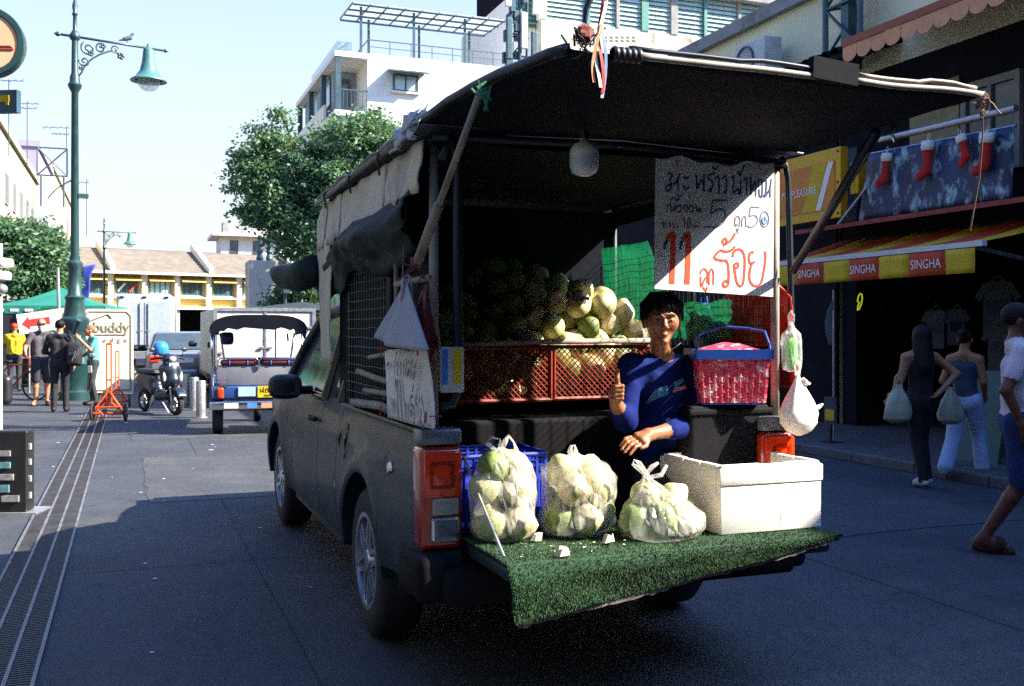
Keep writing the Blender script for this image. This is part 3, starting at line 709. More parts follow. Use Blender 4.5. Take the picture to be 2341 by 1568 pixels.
for k in range(10):
    g = G(); g.box((-0.55, 0.45, zw-0.2+k*0.2), (1.05, 0.012, 0.2), rot=Matrix.Rotation(R(-30), 3, 'X')); g.build('louvre_slat', m_tealfr, sb)

# ================================================================== RIGHT SIDE: cream building with its shops
XF = 10.2
rb = T('cream_building', 'long cream rendered building in shade along the right side of the street', 'building', (0, 0, 0), TH)
g = G(); g.bb((XF, 12.5, 0), (XF+6, 25, 6.84)); g.bb((XF, -14, 5.35), (XF+6, 12.5, 6.84)); g.bb((XF+4, -14, 0), (XF+6, 12.5, 5.35)); g.build('wall', m_cream, rb)
g = G(); g.bb((XF-0.14, -14.1, 6.84), (XF+0.3, 25.1, 7.06)); g.build('parapet', m_conc, rb)
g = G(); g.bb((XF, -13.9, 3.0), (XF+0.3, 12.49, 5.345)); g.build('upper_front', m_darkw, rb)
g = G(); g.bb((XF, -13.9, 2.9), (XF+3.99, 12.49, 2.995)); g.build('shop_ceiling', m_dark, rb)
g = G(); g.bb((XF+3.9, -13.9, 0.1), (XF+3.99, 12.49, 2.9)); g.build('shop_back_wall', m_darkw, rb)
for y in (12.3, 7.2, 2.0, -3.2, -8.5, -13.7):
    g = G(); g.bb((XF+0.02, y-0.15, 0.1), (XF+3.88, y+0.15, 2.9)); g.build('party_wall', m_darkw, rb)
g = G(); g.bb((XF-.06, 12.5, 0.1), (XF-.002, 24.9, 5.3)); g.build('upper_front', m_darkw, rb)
# upper window with a pale frame, beige panel
def RW(u, v, X): q = ST(u, v, X=X); return q.y, q.z
ya, za = RW(2335, 170, XF-0.03); yb, zb = RW(2200, 300, XF-0.03)
f = G(); za2, zb2 = 4.75, 3.55
for (a0, a1, z0, z1) in ((ya, ya+.08, zb2, za2), (yb-.08, yb, zb2, za2), (ya+.08, yb-.08, zb2, zb2+.08), (ya+.08, yb-.08, za2-.1, za2), ((ya+yb)/2-.03, (ya+yb)/2+.03, zb2+.08, za2-.1)):
    f.bb((XF-0.07, a0, z0), (XF+0.02, a1, z1))
f = f.build('window', m_conc, rb); q = G(); q.bb((XF-0.03, ya+.05, zb2+.05), (XF-0.02, yb-.05, za2-.05)); q.build('pane', m_glass, f)
y0_, _ = RW(2192, 250, XF-0.02); y1_, _ = RW(2080, 250, XF-0.02)
g = G(); g.bb((XF-0.03, y0_, 3.4), (XF-0.001, y1_, 4.9)); g.build('wall_panel', M('beige_panel', '#8f8668', rough=0.8, var=0.2), rb)
y0_, _ = RW(1960, 250, XF-0.02); y1_, _ = RW(1850, 250, XF-0.02)
g = G(); g.bb((XF-0.04, y0_, 3.2), (XF-0.001, y1_, 4.3)); g.build('wall_panel', M('grey_panel', '#39464c', rough=0.8, var=0.2), rb)
# dark tiled lean-to roof
lean = T('lean_to_roof', 'dark tiled lean-to roof under the cream wall', 'roof', (0, 0, 0), TH)
y0_, y1_ = RW(1945, 120, 9.3)[0], RW(1700, 200, 9.3)[0]+2
g = G(); g.add([(9.3, y0_, 5.36), (9.3, y1_, 5.36), (XF-.01, y1_, 5.62), (XF-.01, y0_, 5.62), (9.3, y0_, 5.44), (9.3, y1_, 5.44), (XF-.01, y1_, 5.7), (XF-.01, y0_, 5.7)], [(3, 2, 1, 0), (4, 5, 6, 7), (0, 1, 5, 4), (1, 2, 6, 5), (3, 0, 4, 7), (2, 3, 7, 6)]); g.build('roof_slab', m_darkw, lean)
tl = G(); tl.lathe([(0.085, -0.45), (0.085, 0.45)], n=6, axis='x', a0=0, a1=180); tlo = tl.build('roof_tile', m_darkw, lean, thick=0.015)
k = 0
while y0_+0.12+k*0.22 < y1_-0.1:
    o = tlo if k == 0 else inst(tlo, lean, (0, 0, 0)); o.location = (9.73, y0_+0.12+k*0.22, 5.58); o.rotation_euler = (0, R(-16), 0); k += 1
# orange scalloped awning
aw = T('scalloped_awning', 'faded orange awning with scalloped edge high on the right', 'awning', (0, 0, 0), TH)
y1_ = RW(1928, 100, 9.0)[0]; y0_ = 5.0; zt_ = RW(1928, 97, 9.0)[1]
g = G(); g.add([(9.0, y0_, zt_), (9.0, y1_, zt_), (XF-.02, y1_, zt_+.55), (XF-.02, y0_, zt_+.55)], [(0, 1, 2, 3)]); g.build('canopy', m_cloth_o, aw, thick=0.015)
g = G(); g.bb((8.97, y0_, zt_-.07), (9.03, y1_, zt_+.03)); g.build('front_bar', M('awning_bar', '#8c3a17', rough=0.5), aw)
n = int((y1_-y0_)/0.27)
for i in range(n):
    c = y0_+(i+.5)*(y1_-y0_)/n; w = (y1_-y0_)/n*0.5
    P = [(c-w, zt_-.072)]+[(c-w*math.cos(math.pi*k/10), zt_-.19-0.10*math.sin(math.pi*k/10)) for k in range(11)]+[(c+w, zt_-.072)]
    g = G(); g.prism([(a, b) for a, b in P], 8.985+0.012*nz(i*1.3), 8.992+0.012*nz(i*1.3), axis='x'); g.build('scallop', m_cloth_p, aw)
# AC condenser
def condenser(u, v, X, label, s=1.0):
    q = ST(u, v, X=X); p = W(q.x, q.y, q.z)
    a = T('air_conditioner', label, 'air conditioner', p, TH, 'air conditioner units on the cream wall')
    g = G(); g.rbox((0.17, 0, 0), (0.34*s, 0.86*s, 0.62*s), 0.02); g.build('casing', M('ac_white', '#b9bdb8', rough=0.5) if 'ac_white' not in bpy.data.materials else bpy.data.materials['ac_white'], a)
    g = G(); g.lathe([(0.26*s, -0.0), (0.26*s, -0.02), (0.23*s, -0.02), (0.23*s, 0.0)], (-0.003+0.17-0.17*s, 0.12*s, 0), n=24, axis='x')
    for r in (0.06, 0.11, 0.16, 0.2): g.lathe([(r*s, -0.018), ((r+.008)*s, -0.018)], (0.17-0.17*s, 0.12*s, 0), n=20, axis='x')
    g.build('fan_grille', m_black, a)
    g = G(); g.bb((0.0, -0.35*s, -0.37*s), (0.5, -0.30*s, -0.315*s)); g.bb((0.0, 0.30*s, -0.37*s), (0.5, 0.35*s, -0.315*s)); g.build('bracket', m_steel, a)
    return a
condenser(1712, 138, 9.62, 'large grey air conditioner unit on the cream wall')
condenser(1672, 166, 9.75, 'small grey air conditioner unit left of the large one', 0.6)
# steel lattice tower in front of the wall
q = ST(1925, 110, X=9.75); p = W(q.x, q.y, 5.6)
tw = T('lattice_tower', 'dark blue steel lattice mast against the cream wall', 'mast', p, TH)
g = G()
for (x, y) in ((0, -.38), (0, .38), (.3, 0)): g.cyl((x, y, -.2), (x, y, 5.5), 0.045, n=6)
for k in range(7):
    z = k*0.75
    for (a, b) in (((0, -.38), (0, .38)), ((0, .38), (.3, 0)), ((.3, 0), (0, -.38))):
        g.cyl((*a, z), (*b, z), 0.028, n=5); g.cyl((*a, z), (*b, z+.75), 0.025, n=5)
g.build('lattice', m_steelb, tw)
g = G(); g.bb((0.02, -0.1, -.2), (0.16, 0.06, 5.5)); g.build('cable_duct', m_steelb, tw)
g = G(); g.rbox((-0.02, 0.55, 1.25), (0.12, 0.3, 0.3), 0.02); g.build('floodlight', m_black, tw)
# yellow lightbox
yl, yr = RW(1792, 400, 9.4)[0], RW(1921, 400, 9.4)[0]
zt_, zb_ = 3.95, 3.06
lb = T('advert_board', 'yellow and orange advertising board hung under the dark front', 'sign', (0, 0, 0), TH)
zA, zB = RW(1905, 338, 9.4)[1], RW(1905, 498, 9.4)[1]
g = G(); g.bb((9.4, yr, zB), (9.52, yl+.4, zA)); g.build('frame', M('board_yellow', '#d9a514', rough=0.6, var=0.1), lb)
g = G(); g.bb((9.39, yr+.12, zB+.13), (9.398, yl+.36, zA-.18)); g.build('printed_face', M('board_orange', '#d07a1c', rough=0.6, var=0.25, scale=2), lb)
g = G()
zm = (zA+zB)/2
for dy, w in ((0.16, .12),):
    g.add([(9.386, yr+dy, zB+.14), (9.386, yr+dy+w, zB+.14), (9.386, yr+dy-.26+w, zA-.19), (9.386, yr+dy-.26, zA-.19)] if dy > .5 else [(9.386, yr+.14+.28, zB+.14), (9.386, yr+.14+.28+w, zB+.14), (9.386, yr+.14+w, zA-.19), (9.386, yr+.14, zA-.19)], [(0, 1, 2, 3)])
g.build('printed_band', m_printw, lb)
g = G(); g.add([(9.3885, yr+.55, zB+.14), (9.3885, yr+.85, zB+.14), (9.3885, yr+.6, zA-.19), (9.3885, yr+.3, zA-.19)], [(0, 1, 2, 3)]); g.build('printed_band', m_cany, lb)
text('lettering', 'MY PLEASURE', 0.17, m_printw, lb, (9.382, yr+.92, zm-.06), (R(90), 0, R(-90)), sx=0.8, extrude=0.001)
for yy in (yr+.06, yl+.3):
    for z in (zA-.06, zB+.06, zm):
        g = G(); g.cyl((9.385, yy, z), (9.4, yy, z), 0.018, n=8); g.build('bolt', m_black, lb)
y2 = RW(1966, 400, 9.55)[0]
lb2 = T('advert_board', 'small plain yellow sign box right of the orange advertising board', 'sign', (0, 0, 0), TH)
g = G(); z2a, z2b = RW(1940, 372, 9.5)[1], RW(1940, 445, 9.5)[1]; g.rbox((9.62, (y2+yr)/2-.02, (z2a+z2b)/2), (0.2, abs(yr-y2)-.06, z2a-z2b), 0.015); g.build('casing', bpy.data.materials['board_yellow'], lb2)
g = G(); g.bb((9.512, y2+.08, z2b+.08), (9.518, yr-.14, z2a-.08)); g.build('printed_face', m_cany, lb2)
# blue mural banner with four Christmas stockings
m_mural = M('mural_print', '#10294f', rough=0.55, var=0.6, scale=3, stain='#a9ccd2', st=1.0, sscale=4.5, stretch=(1, 1.3, .8))
mu = T('mural_banner', 'blue and white splashed mural banner stretched over the shop roof', 'banner', (0, 0, 0), TH)
XMU = 9.35
c4 = [RW(1985, 352, XMU), RW(2318, 287, XMU), RW(2313, 452, XMU), RW(1962, 505, XMU)]
def mp(u, v):
    a = [c4[0][i]*(1-u)+c4[1][i]*u for i in (0, 1)]; b = [c4[3][i]*(1-u)+c4[2][i]*u for i in (0, 1)]
    return Vector((XMU+0.02*nz(u*6, v*4), a[0]*(1-v)+b[0]*v, a[1]*(1-v)+b[1]*v))
g = G(); g.grid(mp, 20, 10); g.build('banner_sheet', m_mural, mu, smooth=True, thick=0.004)
g = G(); g.cyl(mp(0, 0)+Vector((.03, 0, 0)), mp(1, 0)+Vector((.03, 0, 0)), 0.02); g.cyl(mp(0, 0)+Vector((.03, 0, .16)), mp(1, 0)+Vector((.03, 0, .2)), 0.045); g.build('top_rail', m_steel, mu)
m_sock = M('stocking_red', '#b3211a', rough=0.95, var=0.15, bump=0.4, bscale=120); m_fur = M('stocking_fur', '#e6e2da', rough=1, var=0.1, bump=0.6, bscale=90)
for i, (u, v0, v1, tilt) in enumerate(((2027, 350, 428, 0.25), (2121, 322, 412, 0.12), (2195, 310, 382, -0.5), (2256, 303, 402, 0.18))):
    lab = ['small red Christmas stocking at the left end of the blue mural', 'long straight red Christmas stocking second along the blue mural', 'tilted red Christmas stocking with slanting white cuff', 'tall red Christmas stocking at the right end of the blue mural'][i]
    q = ST(u, v0, X=9.27); h = (v1-v0)/F*(q.x*RY+q.y*RX)
    st = T('christmas_stocking', lab, 'stocking', W(q.x, q.y, q.z), TH, 'Christmas stockings on the mural'); st.rotation_euler = (tilt*0.6, 0, TH)
    b = Body(0.012); w = h*0.17
    b.rc((0, 0, -h*.2), (0, 0, -h*.72), w*.85, w*.8, 0, .03); b.rc((0, 0, -h*.74), (0, h*.24, -h*.88), w*.85, w*.7, 0, .04)
    for p_ in b.P: pass
    o = b.mesh('stocking', [m_sock], st); o.scale = (0.55, 1, 1)
    g = G(); g.lathe([(0, 0.0), (w*1.1, -.0), (w*1.2, -h*.12), (w*1.1, -h*.24), (0, -h*.24)], n=14); o = g.build('cuff', m_fur, st, smooth=True); o.scale = (0.65, 1, 1)
    g = G(); g.tube([(0, 0, 0), (0, .02, .05), (0, 0, .09), (0, -.02, .05), (0, 0, 0)], .005, n=5); g.build('loop', m_fur, st)
# ledge and the striped beer awning
lg = T('roof_ledge', 'red brown metal ledge under the blue mural', 'ledge', (0, 0, 0), TH)
ya = 4.0; yb = 12.2
g = G(); g.add([(9.15, ya, 2.96), (9.15, yb, 2.96), (10.19, yb, 3.12), (10.19, ya, 3.12), (9.15, ya, 3.02), (9.15, yb, 3.02), (10.19, yb, 3.18), (10.19, ya, 3.18)], [(3, 2, 1, 0), (4, 5, 6, 7), (0, 1, 5, 4), (1, 2, 6, 5), (3, 0, 4, 7), (2, 3, 7, 6)]); g.build('ledge_sheet', m_redb, lg)
XA = 8.5
ba = T('striped_awning', 'red and yellow striped awning lettered SINGHA', 'awning', (0, 0, 0), TH)
yR = RW(2237, 545, XA)[0]; sw = 0.0
e = [RW((1850+x*0.3826)/1.0684, 640, XA)[0] for x in (1400, 1213, 977, 788, 598, 432, 262)]
e += [e[-1]+0.52, e[-1]+1.04]
zv = 2.47
for i in range(len(e)-1):
    mm = m_cany if i % 2 == 0 else m_canr
    g = G(); a, b = e[i], e[i+1]
    g.grid(lambda u, v: (XA+v*1.55, a+(b-a)*u, zv+0.03+v*0.4-0.05*math.sin(math.pi*v)), 3, 6); g.build('canopy_panel', mm, ba, smooth=True, thick=0.006)
    g = G(); g.grid(lambda u, v: (XA-0.03+0.012*nz((a+(b-a)*u)*5, v*2), a+(b-a)*u, zv-.03-v*0.27), 4, 4); g.build('valance_panel', mm, ba, smooth=True, thick=0.004)
    if i in (1, 3, 5, 7):
        text('lettering', 'SINGHA', 0.15, m_printw, ba, (XA-0.055, (a+b)/2, zv-.17), (R(90), 0, R(-90)), sx=0.86, extrude=0.001)
g = G(); g.bb((XA-.035, e[0]-.1, zv-.02), (XA+.035, e[-1]+.1, zv+.04)); g.build('front_bar', m_white, ba)
for y in (e[0]+.15, e[-1]-.2):
    g = G(); g.tube([(XA+.04, y, zv), (XA+.8, y-.02, zv-.12), (10.15, y, zv+.2)], 0.025, n=6); g.build('folding_arm', m_steel, ba)
g = G(); g.tube([(9.2, RW(1912, 510, 9.2)[0], 3.0), (9.35, RW(1975, 440, 9.3)[0], 3.5)], 0.018); tag(g.build('stay_rod', m_steel), 'thin white stay rod leaning beside the blue mural', 'rod').rotation_euler = (0, 0, TH)
g = G(); q0 = ST(1860, 545, X=8.9); q1 = ST(2010, 300, X=9.2); g.cyl((q0.x, q0.y, q0.z), (q1.x, q1.y, q1.z), 0.05, n=8)
o = g.build('diagonal_strut', m_black); tag(o, 'thick dark diagonal strut between the yellow board and the blue mural', 'strut'); o.rotation_euler = (0, 0, TH)
# goods hanging in the dark shop
m_tee = [M('tee_grey', '#3f494f', rough=0.9, var=0.2), M('tee_blue', '#2a3848', rough=0.9, var=0.2)]
def tee(u, v, X, h, lab, mt, dark=False):
    q = ST(u, v, X=X); t = T('hanging_shirt', lab, 'shirt', W(q.x, q.y, q.z), TH, 'shirts hanging in the dark shop')
    w = h*0.32
    P = [(-w*.35, 0), (-w*1.0, -.06*h), (-w*1.55, -.3*h), (-w*1.2, -.38*h), (-w*.92, -.25*h), (-w*.95, -h), (w*.95, -h), (w*.92, -.25*h), (w*1.2, -.38*h), (w*1.55, -.3*h), (w*1.0, -.06*h), (w*.35, 0), (0, -.04*h)]
    g = G(); g.prism(P, -0.03, 0.03, axis='x'); g.build('fabric', mt, t)
    g = G(); g.prism([(-w*.6, -.35*h), (w*.6, -.35*h), (w*.6, -.62*h), (-w*.6, -.62*h)], -0.036, -0.031, axis='x'); g.build('print_block', m_darkw if dark else m_tee[1], t)
    g = G(); g.tube([(0, -w*.6, -.02), (0, 0, .06), (0, w*.6, -.02)], .006, n=5); g.tube([(0, 0, .06), (0, .02, .12)], .005, n=5); g.build('hanger', m_black, t)
tee(2140, 707, 10.6, 0.55, 'grey T-shirt hanging left of the pair in the dark shop', m_tee[0])
tee(2188, 705, 10.6, 0.50, 'grey blue T-shirt with a dark printed block in the shop', m_tee[1], True)
tee(2282, 640, 10.7, 0.75, 'tall pale garment hanging at the shop corner', m_tee[0])
tee(2287, 742, 10.5, 0.6, 'pale green long top hanging near the man in the white jersey', m_tee[0])
q = ST(1905, 715, X=8.6); fl = T('feather_flag', 'narrow pale feather flag standing at the dark shop', 'flag', W(q.x, q.y, 0.1), TH)
g = G(); g.cyl((0, 0, 0), (0, 0, q.z+.2), .012, n=6); g.build('pole', m_steel, fl)
g = G(); zq = ST(1905, 790, X=8.6).z; g.grid(lambda u, v: (0.02*math.sin(v*5), u*0.2*math.sin(math.pi*min(1, .15+v*.9)), zq+(q.z+.2-zq)*v-.1), 3, 10); g.build('flag_cloth', m_tee[0], fl, smooth=True, thick=.003)
q = ST(1898, 850, X=8.4); sg = T('pavement_sign', 'small yellow and white pavement sign at the foot of the flag', 'sign', W(q.x, q.y, 0.1), TH)
sg.scale = (.7, .7, .7); g = G(); g.bb((-.02, -.16, .35), (.02, .16, .85)); g.build('board', m_tee[0], sg); g = G(); g.bb((-.03, -.12, .42), (-.021, .12, .62)); g.build('printed_panel', m_cany, sg); g = G(); g.bb((-.02, -.03, 0), (.02, .03, .35)); g.bb((-.15, -.15, 0), (.15, .15, .03)); g.build('stand', m_black, sg)
q = ST(2268, 890, X=8.9); ab = T('pavement_sign', 'pale green A-board standing behind the man in the jersey', 'sign', W(q.x, q.y, 0.1), TH)
g = G(); g.add([(-.25, -.3, .0), (-.25, .3, .0), (0, .26, 1.0), (0, -.26, 1.0)], [(0, 1, 2, 3)]); g.add([(.25, -.3, .0), (.25, .3, .0), (.01, .26, 1.0), (.01, -.26, 1.0)], [(3, 2, 1, 0)]); g.build('board', M('board_dim', '#2f5550', rough=.6), ab, thick=.02)
g = G(); q = ST(1965, 690, X=9.6); g.tube([(q.x, q.y+.05*math.cos(a*1.2), q.z+.12*math.sin(a)) for a in [i*.7 for i in range(10)]], .01, n=5); o = tag(g.build('neon_squiggle', M('neon_yellow', '#9a9a20', rough=.5, emit=.35)), 'small yellow neon squiggle glowing in the dark shop', 'neon sign'); o.rotation_euler = (0, 0, TH)

# ------------------------------------------------------------------ unseen dark buildings added left and behind to cut the sky light
m_darkb = M('dark_blocker', (0.05, 0.06, 0.075), rough=0.85, var=0.2, stain=(.03, .03, .03), st=.5, sscale=.4)
for nm, lab, X, Y0, L_, z in (('left_sky_block', 'unseen dark shophouse added left of the photographer to cut sky light', -5.2, -14, 20, 10), ('left_sky_block', 'second unseen dark shophouse added before the visible terrace to cut sky light', -5.2, 6.2, 24, 10)):
    p = W(X, Y0); b = T(nm, lab, 'building', (p.x, p.y, 0), TH); g = G(); g.bb((-8, 0, 0), (0, L_, z)); g.build('wall', m_darkb, b)
    for k in range(int(L_/3)):
        for zz in (.2, 3.8, 6.9):
            f = G(); f.bb((0, 1+k*3, zz), (.06, 2.8+k*3, zz+2.2)); f = f.build('window', m_conc, b); q = G(); q.bb((.055, 1.1+k*3, zz+.1), (.075, 2.7+k*3, zz+2.1)); q.build('pane', m_glass, f)
p = W(-5.1, -6.5); b = T('rear_sky_block', 'unseen dark building added behind the photographer to cut sky light', 'building', (p.x, p.y, 0), TH)  # unseen block, added to shut out sky light from behind
g = G(); g.bb((0, -8, 0), (15.1, 0, 9.8)); g.build('wall', m_darkb, b)
for k in range(6):
    for zz in (.3, 4, 7.5): window(b, 1.4+2.4*k, zz, 1.3, 2, 0, m_conc, m_glass, n=1)
# ================================================================== THE PICKUP (local frame: x right, y forward, z up, tail face at y = 0)
m_body = M('body_grey', (0.014, 0.032, 0.041), rough=0.46, metal=0.0, var=0.12, scale=2, coat=0.08, spec=0.22, stain=(0.045, 0.06, 0.062), st=0.4, sscale=2.2)
m_liner = M('bed_liner', (0.008, 0.008, 0.010), rough=0.75, spec=0.12, var=0.3)
m_lensr = M('lens_red', '#e0390f', rough=0.15, var=0.15, coat=0.8)
m_lensd = M('lens_dark_red', '#a52409', rough=0.2, var=0.2, coat=0.8)
m_lensc = M('lens_clear', '#a89a8c', rough=0.12, var=0.2, coat=0.8)
m_lenso = M('lens_orange', '#e2430c', rough=0.2, var=0.15, coat=0.8)
m_alloy = M('alloy', (0.55, 0.56, 0.58), rough=0.3, metal=0.8, var=0.1)
m_pipe = M('pale_pipe', '#8f897c', rough=0.6, var=0.2, scale=8, stain='#5a5346', st=0.6, sscale=5)
m_pipd = M('dark_pipe', '#1c2630', rough=0.45, metal=0.3, var=0.2)
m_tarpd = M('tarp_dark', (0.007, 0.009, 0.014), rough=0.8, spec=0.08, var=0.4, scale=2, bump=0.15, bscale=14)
m_tarpg = M('tarp_green', '#28332f', rough=0.75, spec=0.2, var=0.35, scale=3, bump=0.3, bscale=12, stain='#56605a', st=0.5, sscale=2.5)
m_tarpw = M('tarp_pale', '#b7bcbd', rough=0.7, var=0.15, scale=3, bump=0.25, bscale=14, stain='#7c8488', st=0.6, sscale=2)
m_ply = M('plywood_stained', '#d6cab2', rough=0.85, var=0.16, scale=2, bump=0.15, bscale=25, stain='#7a7c84', st=0.6, sscale=3.0, stretch=(1, 1.6, 0.5))
m_wire = M('wire_mesh', '#5c6a62', rough=0.6, metal=0.4, var=0.3)
m_wired = M('wire_rust', '#33241c', rough=0.8, var=0.3)
m_bamb = M('stick', '#9a8f7c', rough=0.8, var=0.25, stain='#4a4136', st=0.6, sscale=9)
m_tie = M('red_tie', '#b33026', rough=0.6, var=0.2)

trk = T('pickup_truck', 'dark grey pickup truck with a tarp canopy selling coconuts from its open tail', 'truck', TO, TH)
WR, ARCH, AXR, AXF = 0.375, 0.45, 1.05, 4.15
def zbot(y):
    for a in (AXR, AXF):
        if abs(y-a) < ARCH: return 0.375+math.sqrt(ARCH**2-(y-a)**2)
    if y < AXR: return 0.46
    return 0.37 if y < AXF else 0.36
def ztop(y):
    if y < 1.80: return 1.115+0.008*math.sin(y)
    if y < 3.75: return 1.135
    t = (y-3.75)/1.4; return 1.135-0.10*t-0.08*t*t
def halfw(y, z):
    t = (z-0.37)/(1.12-0.37)
    x = 0.872+0.055*math.sin(math.pi*min(1, max(0, t*0.8+0.18)))
    for a in (AXR, AXF):
        r = math.hypot(y-a, z-0.375); x += 0.035*math.exp(-((r-0.49)/0.07)**2)
    x += 0.012*math.exp(-((z-0.93)/0.03)**2)
    if z > 1.03: x -= 0.35*(z-1.03)**1.3
    if y > 4.5: x -= 0.16*((y-4.5)/0.65)**2
    if y < 0.12: x -= 0.03*(1-y/0.12)**2
    return x
def side_panel(name, y0, y1, sg, mat=m_body):
    ys = [y0]
    while ys[-1] < y1-1e-6:
        y = ys[-1]; st = 0.05
        for a in (AXR, AXF):
            if abs(abs(y-a)-ARCH) < 0.10: st = 0.018
        ys.append(min(y1, y+st))
        for a in (AXR, AXF):
            for e in (a-ARCH+1e-4, a+ARCH-1e-4):
                if y < e < ys[-1]: ys[-1] = e
    g = G(); nv = 14
    P = []
    for y in ys:
        zb, zt = zbot(y), ztop(y)
        P.append([Vector((sg*halfw(y, zb+(zt-zb)*j/nv), y, zb+(zt-zb)*j/nv)) for j in range(nv+1)])
    n = len(ys)
    fs = []
    flat = [p for row_ in P for p in row_]
    for i in range(n-1):
        for j in range(nv): fs.append((i*(nv+1)+j, (i+1)*(nv+1)+j, (i+1)*(nv+1)+j+1, i*(nv+1)+j+1))
    g.add(flat, fs)
    # inner returns so that the panel has depth: arch lip and bottom edge
    lip = [Vector((p[0].x-sg*0.09, p[0].y, p[0].z)) for p in P]
    g.add([p[0] for p in P]+lip, [(i, i+1, n+i+1, n+i) for i in range(n-1)])
    return g.build(name, mat, trk, auto=40)
for sg in (-1, 1):
    side_panel('bed_side', 0.012, 1.785, sg)
    side_panel('door', 1.797, 2.38, sg, m_body)
    d_ = side_panel('door', 2.392, 3.43, sg)
    g = G(); g.tube([(sg*(halfw(2.52, .97)+.012), 2.47, .975), (sg*(halfw(2.52, .97)+.04), 2.50, .98), (sg*(halfw(2.6, .97)+.04), 2.66, .98), (sg*(halfw(2.6, .97)+.012), 2.69, .975)], 0.014, n=6); g.build('handle', m_body, d_, smooth=True)
    side_panel('front_fender', 3.442, 5.12, sg)
    g = G(); g.bb((sg*.62, 1.8, .30), (sg*.87, 3.6, .39)); g.build('sill', m_black, trk)
    # bed rail cap
    g = G(); g.rbox((sg*0.845, 0.90, 1.118), (0.10, 1.76, 0.03), 0.012, n=2); g.build('rail_cap', m_black, trk)
    g = G(); g.bb((sg*.80, .02, .70), (sg*.775, 1.78, 1.10)); g.build('bed_wall', m_liner, trk)
    # inner arch
    for a in (AXR, AXF):
        g = G(); g.lathe([(ARCH-.005, 0), (ARCH-.005, .3)], n=24, axis='x', a0=-10, a1=190)
        P = [(v[0], v[1], v[2]) for v in g.v]
        g2 = G(); g2.add([(sg*(.86-v[0]), a+v[1], .375+v[2]) for v in P], g.f); g2.build('wheel_arch_liner', m_black, trk)
# fuel flap and its dent, on the left
g = G(); yc, zc = 1.62, 0.93
P = []
for t in [R(15*k) for k in range(24)]:
    c, s_ = math.cos(t), math.sin(t); f = lambda q: math.copysign(abs(q)**0.5, q)
    y, z = yc+.085*f(c), zc+.10*f(s_); P.append(Vector((-(halfw(y, z)+.005), y, z)))
P2 = [p+Vector((.012, 0, 0)) for p in P]
g.add(P+P2, [tuple(range(24))]+[(i, (i+1) % 24, 24+(i+1) % 24, 24+i) for i in range(24)]); g.build('fuel_flap', m_body, trk)
# rear badge plate area low on the quarter and a round dent-like knob
g = G(); g.lathe([(0, -.0), (.02, 0), (.028, .012)], (-(halfw(.5, .92)+.012), .5, .92), n=12, axis='x'); g.build('knob', m_chrome, trk)
# wheels
def wheel(sg, y):
    x = sg*0.80
    g = G(); prof = [(.235, -.11), (.30, -.118), (.35, -.105), (WR, -.08), (WR, .08), (.35, .105), (.30, .118), (.235, .11)]
    g.lathe(prof, (x, y, WR), n=40, axis='x'); t = g.build('wheel', m_rubber, trk, smooth=True)
    g = G(); xo = x+sg*0.10
    g.lathe([(.245, sg*.0), (.245, sg*.012), (.222, sg*.012), (.215, -sg*.06), (.06, -sg*.05)], (xo, y, WR), n=36, axis='x')
    for k in range(6):
        a = R(60*k+12); rot = Matrix.Rotation(a, 3, 'X')
        for off in (-.022, .022):
            g.box(Vector((xo-sg*.012, y, WR)) + rot @ Vector((0, off*1.3, .135)), (.03, .026, .19), rot=rot @ Matrix.Rotation(off*4, 3, 'X'))
    g.lathe([(0, sg*.01), (.05, sg*.008), (.065, -sg*.02)], (xo, y, WR), n=18, axis='x')
    g.build('rim', m_alloy, t, auto=30)
    g = G(); g.lathe([(.0, -.0), (.16, 0), (.16, -sg*.03)], (xo-sg*.085, y, WR), n=24, axis='x'); g.build('brake_disc', m_steel, t)
for sg in (-1, 1):
    wheel(sg, AXR); wheel(sg, AXF)
g = G(); g.bb((-.60, .02, .42), (.60, 5.0, .66)); g.build('chassis', m_black, trk)
g = G(); g.cyl((-.7, AXR, .375), (.7, AXR, .375), .05, n=10); g.build('axle', m_black, trk)
# bed floor and front wall of the bed
g = G(); g.bb((-.774, .0, .655), (.774, 1.78, .70)); g.build('bed_floor', m_liner, trk)
g = G(); g.bb((-.86, 1.79, .66), (.86, 1.83, 1.12)); g.build('bed_front_wall', m_liner, trk)
